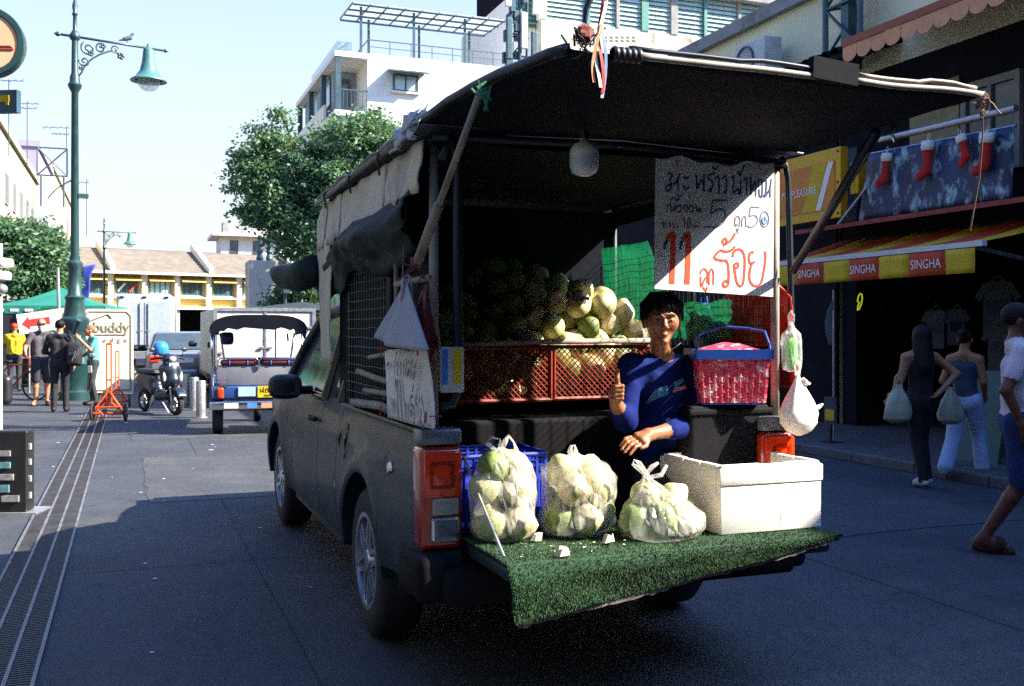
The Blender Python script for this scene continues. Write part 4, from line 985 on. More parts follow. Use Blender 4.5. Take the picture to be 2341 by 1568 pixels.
# cab: pillars, roof, glass
def cabx(z): return 0.865-(z-1.135)*0.30
g = G()
g.grid(lambda u, v: ((2*u-1)*cabx(1.66)*(1-.0*v), 1.86+1.42*v, 1.655+0.055*(1-(2*u-1)**4)*(1-(2*v-1)**4)), 12, 10); 
roof = g.build('roof', m_body, trk, smooth=True, thick=.03)
for sg in (-1, 1):
    g = G(); g.tube([(sg*cabx(1.13), 4.02, 1.13), (sg*(cabx(1.4)+.005), 3.66, 1.42), (sg*cabx(1.64), 3.28, 1.655), (sg*cabx(1.66), 2.9, 1.69), (sg*cabx(1.66), 1.9, 1.66)], .035, n=8); g.build('door_frame', m_body, trk, smooth=True)
    for y0_, y1_ in ((2.37, 2.42), (1.86, 1.9)): g = G(); g.tube([(sg*cabx(1.13), y0_, 1.12), (sg*cabx(1.66), y1_, 1.66)], .037, n=6); g.build('pillar', m_black, trk)
    def sidegl(name, poly):
        g = G(); P = [(sg*(cabx(z)-.012), y, z) for y, z in poly]; g.add(P, [tuple(range(len(P)))]); return g.build(name, m_glass, trk, thick=.006)
    sidegl('side_window', [(2.40, 1.135), (3.93, 1.135), (3.62, 1.42), (3.26, 1.64), (2.42, 1.64)])
    sidegl('side_window', [(1.9, 1.135), (2.35, 1.135), (2.38, 1.64), (1.93, 1.64)])
    g = G(); g.bb((sg*(cabx(1.13)-.0), 2.40, 1.118), (sg*(cabx(1.13)+.012), 3.9, 1.142)); g.build('belt_trim', m_chrome, trk)
    # mirror
    mx_ = sg*1.05; my = 2.90
    g = G(); g.ball((mx_, my, 1.168), (.112, .075, .084), n=18, k=10, fn=lambda q: 1/(max(1e-3, (abs(q.x)**3.2+abs(q.z)**3.2+abs(q.y)**2.6))**(1/3.0))); mi = g.build('mirror', m_black, trk, smooth=True)
    g = G(); g.tube([(sg*.86, my+.05, 1.14), (sg*.97, my+.03, 1.14)], .03, n=8); g.build('mirror_arm', m_black, mi)
    g = G(); g.grid(lambda u, v: (mx_+(u-.5)*.17, my-.070, 1.115+.105*v), 2, 2); g.build('mirror_glass', m_glass, mi)
g = G(); g.add([(-cabx(1.13), 4.05, 1.13), (cabx(1.13), 4.05, 1.13), (cabx(1.64)-.02, 3.30, 1.66), (-cabx(1.64)+.02, 3.30, 1.66)], [(0, 1, 2, 3)]); g.build('windscreen', m_glass, trk, thick=.006)
g = G(); g.bb((-.83, 1.84, 1.12), (.83, 1.87, 1.28)); g.bb((-.80, 1.84, 1.6), (.80, 1.87, 1.65)); g.build('cab_back', m_body, trk)
g = G(); g.bb((-.80, 1.85, 1.28), (.80, 1.86, 1.6)); g.build('rear_window', m_glass, trk)
g = G(); g.grid(lambda u, v: ((2*u-1)*.80*(1-.12*v*v), 3.75+1.36*v, ztop(3.75+1.36*v)+.035*(1-(2*u-1)**4)), 12, 10); g.build('bonnet', m_body, trk, smooth=True, thick=.02)
g = G(); g.rbox((0, 5.1, .62), (1.60, .22, .56), .08); g.build('front_bumper', m_body, trk)
g = G(); g.rbox((0, 5.13, .98), (1.3, .16, .14), .03); g.build('grille', m_black, trk)
for sg in (-1, 1):
    g = G(); g.rbox((sg*.70, 5.0, .93), (.26, .3, .2), .05); g.build('headlight', m_lensc, trk, smooth=True)
for i, (y, w, tl) in enumerate(((2.75, .5, .25), (3.2, .3, .2))):   # seat backs seen through the glass
    g = G(); g.rbox((-.4, 2.55, 1.05), (.5, .16, .75), .06); g.rbox((-.4, 2.5, 1.5), (.26, .1, .18), .04); g.build('cab_seat', m_black, trk); break
# tail pillars, lamps, bumper
for sg in (-1, 1):
    xo, xi = sg*.925, sg*.735
    a, b = min(xo, xi), max(xo, xi)
    lamp = G(); lamp.rbox(((a+b)/2, .05, .855), (b-a-.006, .15, .43), .03, n=3); lamp = lamp.build('tail_lamp', m_lensd, trk, smooth=False, auto=35)
    g = G(); g.rbox(((a+b)/2, -.028, .955), (b-a-.03, .022, .19), .01, n=2); g.build('brake_lens', m_lensr, lamp, auto=35)
    g = G(); x = (a+b)/2+sg*.005
    for (dx, dz, w, h) in ((0, .05, .10, .012), (0, -.05, .10, .012), (-.046, 0, .012, .09), (.046, 0, .012, .09)): g.bb((x+dx-w/2, -.044, .955+dz-h/2), (x+dx+w/2, -.0385, .955+dz+h/2))
    g.build('lens_ridge', m_lensd, lamp)
    g = G(); g.rbox(((a+b)/2-sg*.012, -.030, .823), (.115, .02, .07), .008, n=2); g.build('reverse_lens', m_lensc if sg < 0 else m_lenso, lamp)
    g = G(); g.rbox(((a+b)/2-sg*.012, -.030, .728), (.125, .022, .105), .012, n=2); g.build('lamp_bezel', m_chrome, lamp)
    g = G(); g.rbox(((a+b)/2-sg*.012, -.040, .728), (.10, .014, .08), .01, n=2); g.build('fog_lens', M('fog_glass', '#56616c', rough=.1, coat=.8) if 'fog_glass' not in bpy.data.materials else bpy.data.materials['fog_glass'], lamp)
    g = G(); g.rbox(((a+b)/2, .045, 1.108), (b-a-.01, .13, .07), .015, n=2); g.build('pillar_cap', M('cap_silver', '#6f7a80', rough=.35, metal=.4) if 'cap_silver' not in bpy.data.materials else bpy.data.materials['cap_silver'], trk, auto=35)
    g = G(); g.bb((a+.01, -.01, .47), (b-.01, .12, .635)); g.build('tail_pillar', m_body, trk)
    if sg > 0: continue
    g = G(); g.tube([(sg*.72, .03, 1.02), (sg*.72, -.2, .86), (sg*.725, -.47, .70)], .006, n=5); g.build('tailgate_cable', m_steel, trk)
g = G(); g.rbox((0, -.03, .50), (1.70, .2, .15), .03); rbm = g.build('rear_bumper', m_liner, trk, auto=35)
for sg in (-1, 1):
    g = G(); g.rbox((sg*.885, .09, .535), (.13, .36, .20), .04); g.build('bumper_corner', m_liner, rbm, auto=35)
# lowered tailgate
g = G(); g.rbox((0, -.275, .640), (1.46, .49, .055), .015); g.build('tailgate', m_body, trk, auto=35)

# ---------- canopy frame
ZR = 2.375
def pipe(pts, r, mat, name, n=8): g = G(); g.tube(pts, r, n=n); return g.build(name, mat, trk, smooth=True)
pipe([(-.845, .05, 1.12), (-.845, .05, 2.35)], .021, m_pipe, 'canopy_post')
pipe([(.845, .03, 1.0), (.845, .03, 2.35)], .021, m_pipe, 'canopy_post')
for sg in (-1, 1):
    for y in (.78, 1.72): pipe([(sg*.845, y, 1.12), (sg*.845, y, 2.35)], .018, m_pipd, 'canopy_post')
    pipe([(sg*.87, 0, 2.345), (sg*.87, 2.25, 2.32)], .02, m_pipd, 'roof_rail')
for y in (0.0, .75, 1.5, 2.25): pipe([(-.87, y, 2.35), (0, y, 2.375), (.87, y, 2.345)], .02, m_pipd, 'roof_bow')
# bent dark tube inside the rear left corner
pipe([(-.84, -.03, 2.25), (-.80, -.03, 2.34), (-.765, -.03, 2.25), (-.765, -.03, 1.5), (-.765, -.03, 1.30), (-.79, -.03, 1.245), (-.84, -.02, 1.235)], .022, m_pipd, 'bent_tube')
pipe([(.955, .05, 1.34), (.955, .05, 1.6), (.945, .05, 2.0), (.935, .05, 2.28), (.925, .055, 2.345), (.90, .06, 2.385)], .015, m_pipd, 'hand_rail')
# roof tarpaulin, pale and wrinkled, over a dark lining
g = G(); g.grid(lambda u, v: ((2*u-1)*.965, -.03+2.36*v, 2.395+.05*(1-(2*u-1)**2)+.022*nz(u*7, v*9)-.03*abs(math.sin(v*math.pi*3))*.5-0.02*v), 26, 40); g.build('roof_tarp', m_tarpw, trk, smooth=True, thick=.004)
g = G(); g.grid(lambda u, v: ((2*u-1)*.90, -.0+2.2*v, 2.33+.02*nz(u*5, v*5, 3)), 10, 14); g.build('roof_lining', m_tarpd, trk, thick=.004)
# rear flap held out over the tailgate
FL = [Vector((-.80, -1.14, 2.405)), Vector((.905, -1.17, 2.40))]
def flap(u, v, dz=0):
    xl = -.93+(.15)*v; xr = .93-(.03)*v
    y = -.02-1.14*v
    z = 2.40+.015*v-.035*math.sin(math.pi*v)*math.sin(math.pi*u)+.006*nz(u*6, v*6)
    if u < .12: z += .032*math.sin(math.pi*v)*(1-u/.12)
    return (xl+(xr-xl)*u, y, z+dz)
g = G(); g.grid(flap, 24, 18); g.build('rear_flap', m_tarpd, trk, smooth=True, thick=.006)
def fpipe(u0, v0, u1, v1, r, mat, name, dz=0, n=10, jit=0):
    pts = [Vector(flap(u0+(u1-u0)*i/n, v0+(v1-v0)*i/n, dz+jit*nz(i*.9, r*50))) for i in range(n+1)]
    return pipe(pts, r, mat, name, n=7)
fpipe(.13, 1.0, .62, 1.0, .0115, m_pipe, 'flap_bar', .004)
fpipe(.64, 1.0, 1.0, 1.0, .0115, m_pipe, 'flap_bar', .004)
fpipe(.66, 1.0, .98, 1.0, .0085, m_pipe, 'flap_bar', .026, jit=.010)
fpipe(.13, 1.0, .62, 1.0, .0085, m_pipd, 'rolled_edge', .028, jit=.008)
fpipe(0, 1.0, 0, .05, .020, m_pipd, 'flap_bar', 0)
g = G(); c = flap(.60, 1.0); g.box((c[0], c[1], c[2]+.025), (.19, .03, .075), rot=Matrix.Rotation(R(4), 3, 'Y')); g.build('black_patch', m_tarpd, trk)
g = G(); g.grid(lambda u, v: (flap(.115, 1)[0]+(u*.06), -1.165, 2.40-v*.0+.0), 1, 1)
for k in range(5):                                                  # black tape wound round the bar at the high corner
    g = G(); c = flap(.10+k*.012, 1.0); g.lathe([(.020, -.010), (.025, -.004), (.025, .004), (.020, .010)], (c[0], c[1], c[2]+.004), n=12, axis='x'); g.build('tape_wrap', m_black, trk, smooth=True)
# tangle of string, rag and ribbons on the high corner
c0 = Vector(flap(.035, 1.0))
g = G(); rr = random.Random(3)
for k in range(11):
    p = c0+Vector((rr.uniform(-.03, .05), rr.uniform(-.02, .02), rr.uniform(0, .03))); pts = [p]
    for j in range(6): pts.append(pts[-1]+Vector((rr.uniform(-.018, .02), rr.uniform(-.012, .01), rr.uniform(-.022, .022))))
    g.tube(pts, .0032, n=4)
g.build('string_tangle', m_pipd, trk)
g = G(); g.ball(c0+Vector((0, -.01, .055)), (.032, .022, .028), fn=lambda q: 1+.35*nz(q.x*4, q.y*4, q.z*4)); g.build('rag', M('rag_brown', '#8a5240', rough=.9, var=.4, scale=30), trk)
g = G(); g.tube([c0+Vector(p) for p in ((0, -.01, .09), (.005, -.01, .13), (.02, -.012, .17), (.055, -.015, .225))], [.008, .010, .012, .008], n=6); g.build('twig', m_pipd, trk)
for k, mt in enumerate((m_cloth_p, m_printw, m_tie, M('ribbon_blue', '#7f93b5', rough=.7))):
    g = G(); top = c0+Vector((.055+.006*k, -.02, .22)); bot = c0+Vector((.028+.006*k, -.03, -.10-.015*k))
    g.grid(lambda u, v: top*(1-v)+bot*v+Vector(((u-.5)*.010+.012*math.sin(v*6+k), .006*math.sin(v*9+k*2), 0)), 1, 14); g.build('ribbon', mt, trk, thick=.002)
g = G(); c1 = Vector(flap(1.0, 1.0))
for k in range(9):
    p = c1+Vector((rr.uniform(-.02, .02), rr.uniform(-.01, .01), rr.uniform(-.02, .02))); pts = [p]
    for j in range(6): pts.append(pts[-1]+Vector((rr.uniform(-.016, .02), rr.uniform(-.01, .01), rr.uniform(-.028, .014))))
    g.tube(pts, .0034, n=4)
m_twine = M('twine', '#7a6150', rough=.9, var=.3, scale=40); g.build('string_tangle', m_twine, trk)
g = G(); g.tube([c1+Vector(p) for p in ((.0, 0, -.03), (.0, 0, -.15), (-.015, 0, -.3), (-.06, 0, -.5))], .003, n=5); g.build('cord', m_twine, trk)
# poles holding the flap: left pole of two tubes, right dark strut
pA, pB = TR(952, 606, y=-.10), TR(1100, 205, y=-.75)
pm_ = pA+(pB-pA)*.38
pipe([pA, pm_], .021, m_pipe, 'flap_pole'); pipe([pm_-(pB-pA)*.02, pB], .013, m_pipe, 'flap_pole')
g = G()
for k in range(3): g.lathe([(.026, -.006), (.03, 0), (.026, .006)], pA+Vector((0, 0, .012*k)), n=10)
for k in range(6): g.tube([pA, pA+Vector((rr.uniform(-.05, .03), -.02, rr.uniform(-.06, .02))), pA+Vector((rr.uniform(-.08, .05), -.02, rr.uniform(-.1, .02)))], .004, n=4)
g.build('tie_string', M('tie_purple', '#6a3a45', rough=.8), trk)
g = G()
for k in range(8): g.tube([pB, pB+Vector((rr.uniform(-.03, .03), -.02, rr.uniform(-.05, .04))), pB+Vector((rr.uniform(-.05, .05), -.02, rr.uniform(-.09, .03)))], .005, n=4)
g.build('tie_string', M('tie_green', '#2c6b4a', rough=.8), trk)
s0, s1 = TR(1812, 620, y=-.02), TR(2003, 300, y=-.9)
pipe([s0, s1], .018, m_pipd, 'flap_strut')
# silver hook tied under the flap
hk = TR(2040, 280, y=-.85)
pipe([hk, hk+Vector((.005, 0, -.03)), hk+Vector((-.004, 0, -.05)), hk+Vector((.012, 0, -.075))], .007, m_chrome, 'metal_hook')
# ---------- left side: stained valance boards, draped tarp, mesh, curtain
def tear(y): return .035*nz(y*9)+.02*nz(y*31)
vb = [(0.0, .60), (.60, 1.63), (1.63, 2.03), (2.06, 2.3)]
for k, (a, b) in enumerate(vb):
    def vf(u, v, a=a, b=b, k=k):
        y = a+(b-a)*u; h = .20+.03*y+tear(y)+(.04 if k == 1 else 0)
        return (-.905-.018*nz(y*5, v*2, k)-.02*v-.004*k, y, 2.335-.008*y-h*v)
    g = G(); g.grid(vf, 30, 6); g.build('valance_board', m_ply, trk, smooth=True, thick=.008)
pipe([(-.94, -.02, 2.375), (-.945, 1.2, 2.365), (-.94, 2.32, 2.345)], .016, m_pipe, 'side_bar')
for y in (.55, 1.2, 1.9): g = G(); g.tube([(-.955, y, 2.40), (-.965, y+.02, 2.34), (-.95, y+.03, 2.27)], .006, n=4); g.build('tie_string', m_black, trk)
g = G(); rag = Vector((-.93, -.05, 2.41))
g.grid(lambda u, v: (-.90-.06*v+.05*nz(u*6, v*5), -.06+.42*u, 2.47-.13*v+.05*nz(u*5+3, v*5)), 16, 8); g.build('torn_flap', m_tarpw, trk, smooth=True, thick=.004)
def drape(u, v):
    y = .12+2.35*u; a = v*math.pi*1.05
    bulge = .075+.055*math.sin(u*5.5)+.05*nz(u*6, v*3, 1)
    x = -.90-bulge*math.sin(a)-.02*nz(u*14, v*8)
    low = .26+.10*u+.05*math.sin(u*9)+.04*nz(u*8, 4)
    return (x, y, 2.155-.02*y-low*v+.015*nz(u*11, v*7))
g = G(); g.grid(drape, 60, 18); g.build('draped_tarp', m_tarpg, trk, smooth=True, thick=.006)
g = G(); g.tube([(-.95, 2.35, 1.93), (-1.0, 2.65, 1.90), (-1.05, 2.95, 1.92), (-1.08, 3.15, 1.955)], [.10, .10, .085, .045], n=12); g.build('tarp_roll', m_tarpg, trk, smooth=True)
g = G(); g.grid(lambda u, v: (-.93+.01*nz(u*4, v*6), 1.90+.42*u*(1-.3*v)+.03*nz(v*5), 2.1-.75*v), 6, 16); g.build('side_curtain', m_ply, trk, smooth=True, thick=.005)
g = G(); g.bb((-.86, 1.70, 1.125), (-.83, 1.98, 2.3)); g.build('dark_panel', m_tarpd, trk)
# wire mesh on the left
g = G()
for k in range(15): y = .80+k*.063; g.cyl((-.862+.004*nz(k), y, 1.14), (-.862, y+.01*nz(k*3), 2.05), .0022, n=4)
for k in range(19): z = 1.16+k*.05; g.tube([(-.866, .78+.94*j/6, z+.008*nz(k*2, j*.8)) for j in range(7)], .0022, n=4)
g.build('wire_mesh', m_wire, trk)
g = G(); g.bb((-.835, .06, 1.125), (-.825, 1.7, 2.33)); g.build('side_shade_sheet', m_tarpd, trk)  # dark sheet added to stand in for the shade inside the canopy
for (y0, z0, y1, z1, r) in ((.42, 1.30, 1.35, 1.33, .016), (.30, 1.235, 1.2, 1.235, .014), (.2, 1.17, 1.45, 1.155, .022), (.5, 1.42, 1.1, 1.41, .012)):
    pipe([(-.868-r, y0, z0), (-.87-r, (y0+y1)/2, z0+.01), (-.868-r, y1, z1)], r, m_bamb, 'stick')
g = G(); q = TR(905, 550, x=-.90); q2 = TR(908, 780, x=-.90); g.tube([q2, q], .014, n=7); g.build('side_pole', m_bamb, trk, smooth=True)
g = G(); q = TR(905, 650, x=-.92); q2 = TR(980, 634, x=-.92); g.tube([q, q2], .014, n=7); g.build('peg_stick', m_bamb, trk, smooth=True)
g = G(); a, b = TR(928, 470, x=-.93), TR(920, 645, x=-.93); g.tube([a, (a+b)/2+Vector((0, .01, 0)), b], .003, n=4); g.build('cord', m_bamb, trk)
# right side: dark upper valance, lower band, wire mesh
g = G(); g.grid(lambda u, v: (.872, .03+1.72*u, 2.33-(.06+.06*u)*v), 8, 3); g.build('side_valance', m_tarpd, trk, thick=.006)
g = G(); g.bb((.85, .04, 1.12), (.866, 1.74, 1.47)); g.build('side_band', m_tarpd, trk)
g = G()
for k in range(38): y = .06+k*.045; g.tube([(.868+.004*nz(k*2), y, 1.47), (.868, y+.004*nz(k*5), 1.75), (.868, y, 2.05)], .0021, n=4)
for k in range(15): z = 1.49+k*.042; g.tube([(.866, .05+1.7*j/8, z+.008*nz(k*3, j)) for j in range(9)], .0021, n=4)
g.build('wire_mesh', m_wired, trk)
g = G(); g.bb((-.84, 1.735, 1.125), (.84, 1.76, 2.30)); g.build('front_shade_sheet', m_tarpd, trk)  # added dark sheet, gives the front of the interior its shade
# the turf mat over the tailgate
mat_edge = [TR(u, v, y=-.545) for u, v in ((1188, 1425), (1240, 1410), (1336, 1384), (1420, 1365), (1508, 1341), (1599, 1312), (1700, 1290), (1795, 1264), (1870, 1240), (1926, 1222))]
ex = [p.x for p in mat_edge]; ez = [p.z for p in mat_edge]
xl_, xr_ = -.735, ex[-1]
def hem(x): return float(np.interp(x, ex, ez))
def matf(u, v):
    x = xl_+(xr_-xl_)*u
    if v < .5:
        t = v/.5; y = -.005-.515*t; z = .676+.006*nz(x*6, y*6)+.004
        if u > .93: z -= .0
        xx = x
    else:
        t = (v-.5)/.5; zl = hem(max(x, ex[0])); y = -.52-.028*math.sin(min(1, t*3)*math.pi/2)-.015*nz(x*4, t*2)-.01*math.sin(x*7)*t; z = .680-(.680-zl)*t
        xx = x+.02*t*(1 if u < .05 else 0)
    return Vector((xx, y, z))
mt_ = T('turf_mat', 'green artificial grass mat draped over the lowered tailgate', 'grass mat', TO, TH)
m_turf = M('turf_green', (0.040, 0.088, 0.028), rough=0.8, var=0.4, scale=14); m_turfb = M('turf_back', (0.012, 0.05, 0.02), rough=0.9, var=0.3)
g = G(); g.grid(matf, 70, 60); g.build('mat_sheet', m_turfb, mt_, smooth=True, thick=.006)
g = G(); rr = random.Random(5)
for k in range(46000):
    u, v = rr.random(), rr.random(); p = matf(u, v); e = .004
    du = matf(min(1, u+e), v)-matf(max(0, u-e), v); dv = matf(u, min(1, v+e))-matf(u, max(0, v-e)); n = du.cross(dv)
    if n.length < 1e-9: continue
    n.normalize(); n = n if n.z-n.y*.5 > 0 else -n
    t = Vector((rr.uniform(-1, 1), rr.uniform(-1, 1), rr.uniform(-1, 1))); t = (t-n*t.dot(n)); t.normalize()
    w = .0016; h = rr.uniform(.007, .014); tip = p+n*h+t*rr.uniform(-.006, .006)+Vector((0, 0, -.003 if v > .5 else 0))
    s_ = n.cross(t)*w
    g.add([p+n*.003-s_, p+n*.003+s_, tip], [(0, 1, 2)])
g.build('grass_pile', m_turf, mt_, recalc=False, kind='stuff')
g = G()
for i in range(len(mat_edge)-1):
    a, b = mat_edge[i], mat_edge[i+1]
    g.grid(lambda u, v: a*(1-u)+b*u+Vector((0, .012+.006*nz(u*5, i), -.002-.022*v*(1+.5*nz(u*4+i*3, 2)))), 6, 2)
g.build('hem_backing', M('hem_grey', '#6f6c66', rough=.9, var=.4, scale=20), mt_, thick=.003)
# ================================================================== GOODS ON THE TRUCK
def TW(p): return W(p[0]+TOX, p[1]+TOY, p[2])           # truck-local to world
def TT(name, label, cat, p, group=None, rz=0.0): return T(name, label, cat, TW(p), TH+rz, group)
m_card = M('sign_board_white', '#e4e0d8', rough=0.6, var=0.04)
m_inkb = M('ink_blue', '#26336e', rough=0.7, var=0.3, scale=60); m_inkr = M('ink_red', '#e0421c', rough=0.7, var=0.2, scale=60); m_inkp = M('ink_purple', '#6d6488', rough=0.7, var=0.3, scale=60); m_inkd = M('ink_dark', '#38405a', rough=.7, var=.4, scale=60); m_inkm = M('ink_maroon', '#7d4038', rough=.7, var=.4, scale=60)
# ---- big price sign
SY = -0.015
base = TR(1632, 516, y=SY)
sg = TT('price_sign', 'big white handwritten price board hanging above the boy, 11 in red', 'sign', base)
def sp(x, y):
    q = TR((1580+x/4.3545)/1.0684, (370+y/4.3545)/1.0684, y=SY); return Vector(q)-base
cn = [sp(92, 75), sp(1348, 150), sp(1335, 1545), sp(75, 1460)]
def sgrid(u, v):
    p = (cn[0]*(1-u)+cn[1]*u)*(1-v)+(cn[3]*(1-u)+cn[2]*u)*v
    if v < .02: p = p+Vector((0, 0, .012*math.sin(u*9)-.008*math.sin(u*23)))
    return p
g = G(); g.grid(sgrid, 24, 8); g.build('board', m_card, sg, thick=.006)
place = lambda x, y: sp(x, y)
NV = (0, -1, 0)
blue = [[(215,250),(240,230),(260,260),(235,300),(250,345),(240,400),(215,420),(190,390),(205,365),(250,350),(300,330),(345,235)],[(345,235),(322,300),(325,420)],
 [(385,290),(395,272),(405,295),(440,270)],[(375,390),(388,372),(402,410),(442,375)],[(500,270),(515,258),(520,290),(520,330),(525,400),(575,300),(600,430)],[(600,430),(598,240)],
 [(720,230),(650,252)],[(650,252),(640,290),(690,330),(682,400),(662,430),(650,410),(682,395)],[(690,190),(700,168),(712,195),(748,160)],[(715,300),(735,268),(755,290),(757,450)],
 [(790,300),(815,263),(835,300),(832,420),(815,440),(808,418)],[(895,290),(905,268),(915,300),(910,440),(960,400),(970,452),(992,440),(978,418)],[(987,440),(985,300)],[(955,240),(967,212),(985,240),(1030,145)],
 [(975,245),(990,232),(985,255),(972,248)],[(1020,310),(1045,283),(1055,330),(1050,465)],[(1080,305),(1095,288),(1095,460)],[(1095,460),(1135,330),(1150,350),(1150,480)],[(1185,380),(1175,320),(1205,298),(1220,350),(1215,480),(1190,470),(1185,400)],
 [(1240,320),(1260,308),(1265,340),(1255,450),(1240,465),(1250,482),(1300,400)],[(1318,290),(1302,400),(1305,490)]]
strokes(blue, .0062, place, NV).build('lettering', m_inkb, sg)
mid = [[(215,560),(205,640),(222,640)],[(235,580),(245,560),(250,640),(285,600),(292,640)],[(292,640),(290,560)],[(245,520),(270,495),(310,520),(330,500),(325,525)],[(320,470),(345,485),(366,460)],[(320,620),(310,590),(340,570),(355,600),(345,640),(320,645)],
 [(390,620),(380,590),(410,570),(425,600),(415,640),(392,645)],[(445,470),(445,500)],[(450,620),(442,590),(470,575),(485,605),(475,640),(452,645)],[(505,600),(520,580),(525,640),(550,610),(556,660)],[(556,660),(560,600)]]
strokes(mid, .0048, place, NV).build('lettering', m_inkb, sg)
five = [(.0085, [(850,520),(770,522),(690,520)]),(.0085, [(690,520),(680,600),(668,672)]),(.0085, [(668,672),(740,620),(800,620),(830,670),(810,750),(740,800),(640,802)]),(.005, [(640,802),(600,800)])]
strokes(five, .008, place, NV).build('lettering', m_inkp, sg)
small = [[(150,770),(165,755),(170,800),(175,830)],[(170,780),(195,760),(200,810)],[(215,770),(235,755),(240,810)],[(255,780),(275,770),(280,820)],[(300,780),(320,775)],[(305,810),(335,805)],[(375,730),(390,710),(392,820)],[(440,710),(420,750),(430,810),(455,790),(455,730),(440,710)],[(470,800),(485,790),(500,810),(520,795),(550,805)]]
strokes(small, .0042, place, NV).build('lettering', m_inkm, sg)
purp = [[(930,720),(935,700),(965,690),(980,720),(975,800)],[(930,720),(930,780),(945,790),(955,770)],[(945,820),(955,850),(960,872)],[(966,815),(960,850)],[(1005,800),(1005,730),(1030,690),(1045,720),(1045,800)],[(1190,597),(1140,592),(1095,590)],[(1095,590),(1088,640),(1080,690)],[(1080,690),(1140,680),(1170,720),(1150,780),(1095,805),(1055,790)],
 [(1243+46*math.cos(a), 722+82*math.sin(a)) for a in [i*.5 for i in range(14)]]]
strokes(purp, .0048, place, NV).build('lettering', m_inkp, sg)
strokes([(.0085, [(1243+30*math.cos(a)*(1-i*.06), 725+52*math.sin(a)*(1-i*.06)) for i, a in enumerate([j*.6 for j in range(13)])])], .008, place, NV, .0052).build('lettering', M('ink_sky', '#5f8fc0', rough=.7), sg)
def sletters(groups, w, mt, lift=.0045):
    for gr in groups: strokes(gr, w, place, NV, lift).build('lettering', mt, sg)
ones = [(.0290, [(272,885),(270,1000),(265,1200),(257,1408)]),(.022, [(200,945),(235,895),(285,868)]),(.0290, [(435,880),(432,1000),(428,1200),(420,1412)]),(.022, [(372,945),(400,905),(445,872)])]
sletters([ones[:1], ones[1:2], ones[2:3], ones[3:]], .03, M('paint_red', '#e8481a', rough=.6, var=.08))
strokes([(.014, [(180,1045),(185,990),(208,945)]),(.013, [(348,1045),(354,985),(372,950)])], .014, place, NV, .0052).build('lettering', m_inkb, sg)
red = [[(560,1300),(575,1262),(610,1250),(635,1290),(635,1400)],[(565,1330),(565,1420),(580,1430),(592,1390),(620,1340)],[(590,1440),(605,1465),(625,1482),(632,1440)],[(655,1420),(655,1300),(680,1250),(700,1290),(700,1415)]]
sletters([red[:2], red[2:3], red[3:]], .0062, m_inkr)
big = [[(930,1010),(890,1050),(830,1066),(770,1055),(710,1130),(780,1158),(840,1165),(862,1250),(860,1400),(830,1440),(800,1410),(828,1372),(852,1392)],[(805,1000),(840,960),(830,925),(802,940),(800,980)],[(825,990),(890,940),(932,868)],[(905,1120),(920,1062),(970,1040),(1015,1070),(1035,1170),(1020,1380),(990,1432),(950,1390),(925,1250),(925,1200),(962,1190),(960,1230),(930,1240)],
 [(1130,1070),(1090,1080),(1078,1150),(1100,1192),(1142,1170)],[(1110,1190),(1090,1260),(1085,1350),(1110,1410),(1160,1432),(1210,1390),(1240,1250),(1255,1140),(1250,1060)]]
sletters([[b_] for b_ in big], .0088, m_inkr)
g = G()
for x, y in ((300, 110), (1180, 130), (1335, 140)):
    p = sp(x, y); g.tube([p+Vector((0, -.008, .01)), p+Vector((.004, -.01, -.03))], .003, n=4); g.tube([p, p+Vector((0, .02, .09))], .002, n=4)
g.build('tie_string', m_tie, sg)
# ---- smaller sign on the left side, turned away
SX = -0.925
def lp(x, y): return Vector(TR((920+x/6.819)/1.0684, (830+y/6.819)/1.0684, x=SX))
lb_ = lp(500, 800)
ls = TT('price_sign', 'small white handwritten sign tied to the left side of the truck', 'sign', lb_)
top = [(140,185),(190,160),(430,152),(540,182),(650,160),(790,95),(815,100)]; bot = [(190,1290),(260,1305),(420,1352),(560,1392),(700,1432),(860,1470),(955,1485)]
def lgrid(u, v):
    k = u*6; i = min(5, int(k)); t = k-i
    a = [top[i][j]*(1-t)+top[i+1][j]*t for j in (0, 1)]; b = [bot[i][j]*(1-t)+bot[i+1][j]*t for j in (0, 1)]
    return lp(a[0]*(1-v)+b[0]*v, a[1]*(1-v)+b[1]*v)-lb_+Vector((-.012*math.sin(u*5)*math.sin(v*3), 0, 0))
g = G(); g.grid(lgrid, 18, 14); g.build('board', m_card, ls, smooth=True, thick=.005)
lpl = lambda x, y: lp(x, y)-lb_+Vector((-.018, 0, 0))
ll = [[(370,350),(375,410),(385,580)],[(430,190),(400,280),(405,450)],[(430,370),(440,600)],[(480,360),(490,420),(490,590)],[(520,320),(530,430),(535,610)],[(565,300),(575,400),(560,560)],[(615,330),(620,390)],[(580,610),(600,560),(625,480),(610,610)],[(685,330),(660,450),(650,640)],[(700,470),(725,430),(745,390)],[(690,660),(715,590),(720,500)],[(180,430),(185,490)],[(215,410),(215,480)],[(245,430),(280,380),(285,480)],
 [(395,640),(385,790)],[(675,870),(690,800),(705,740)],[(690,930),(655,960),(655,1060),(700,1130),(712,1400),(695,1390)],[(745,930),(740,1010),(752,1100)],[(800,950),(795,1060)],[(830,950),(880,1200),(880,1400),(850,1440),(830,1330)],[(555,1090),(570,1070),(575,1300)],[(605,1070),(610,1320)],[(640,1180),(670,1200),(650,1280)],[(820,1140),(830,1230),(800,1400)],[(185,970),(210,968)],[(310,970),(325,1080)],[(215,1060),(230,1180)],[(365,970),(385,1240)],[(345,1020),(360,1230)],[(205,1230),(250,1150)]]
strokes(ll, .0095, lpl, (-1, 0, 0)).build('lettering', m_inkd, ls)
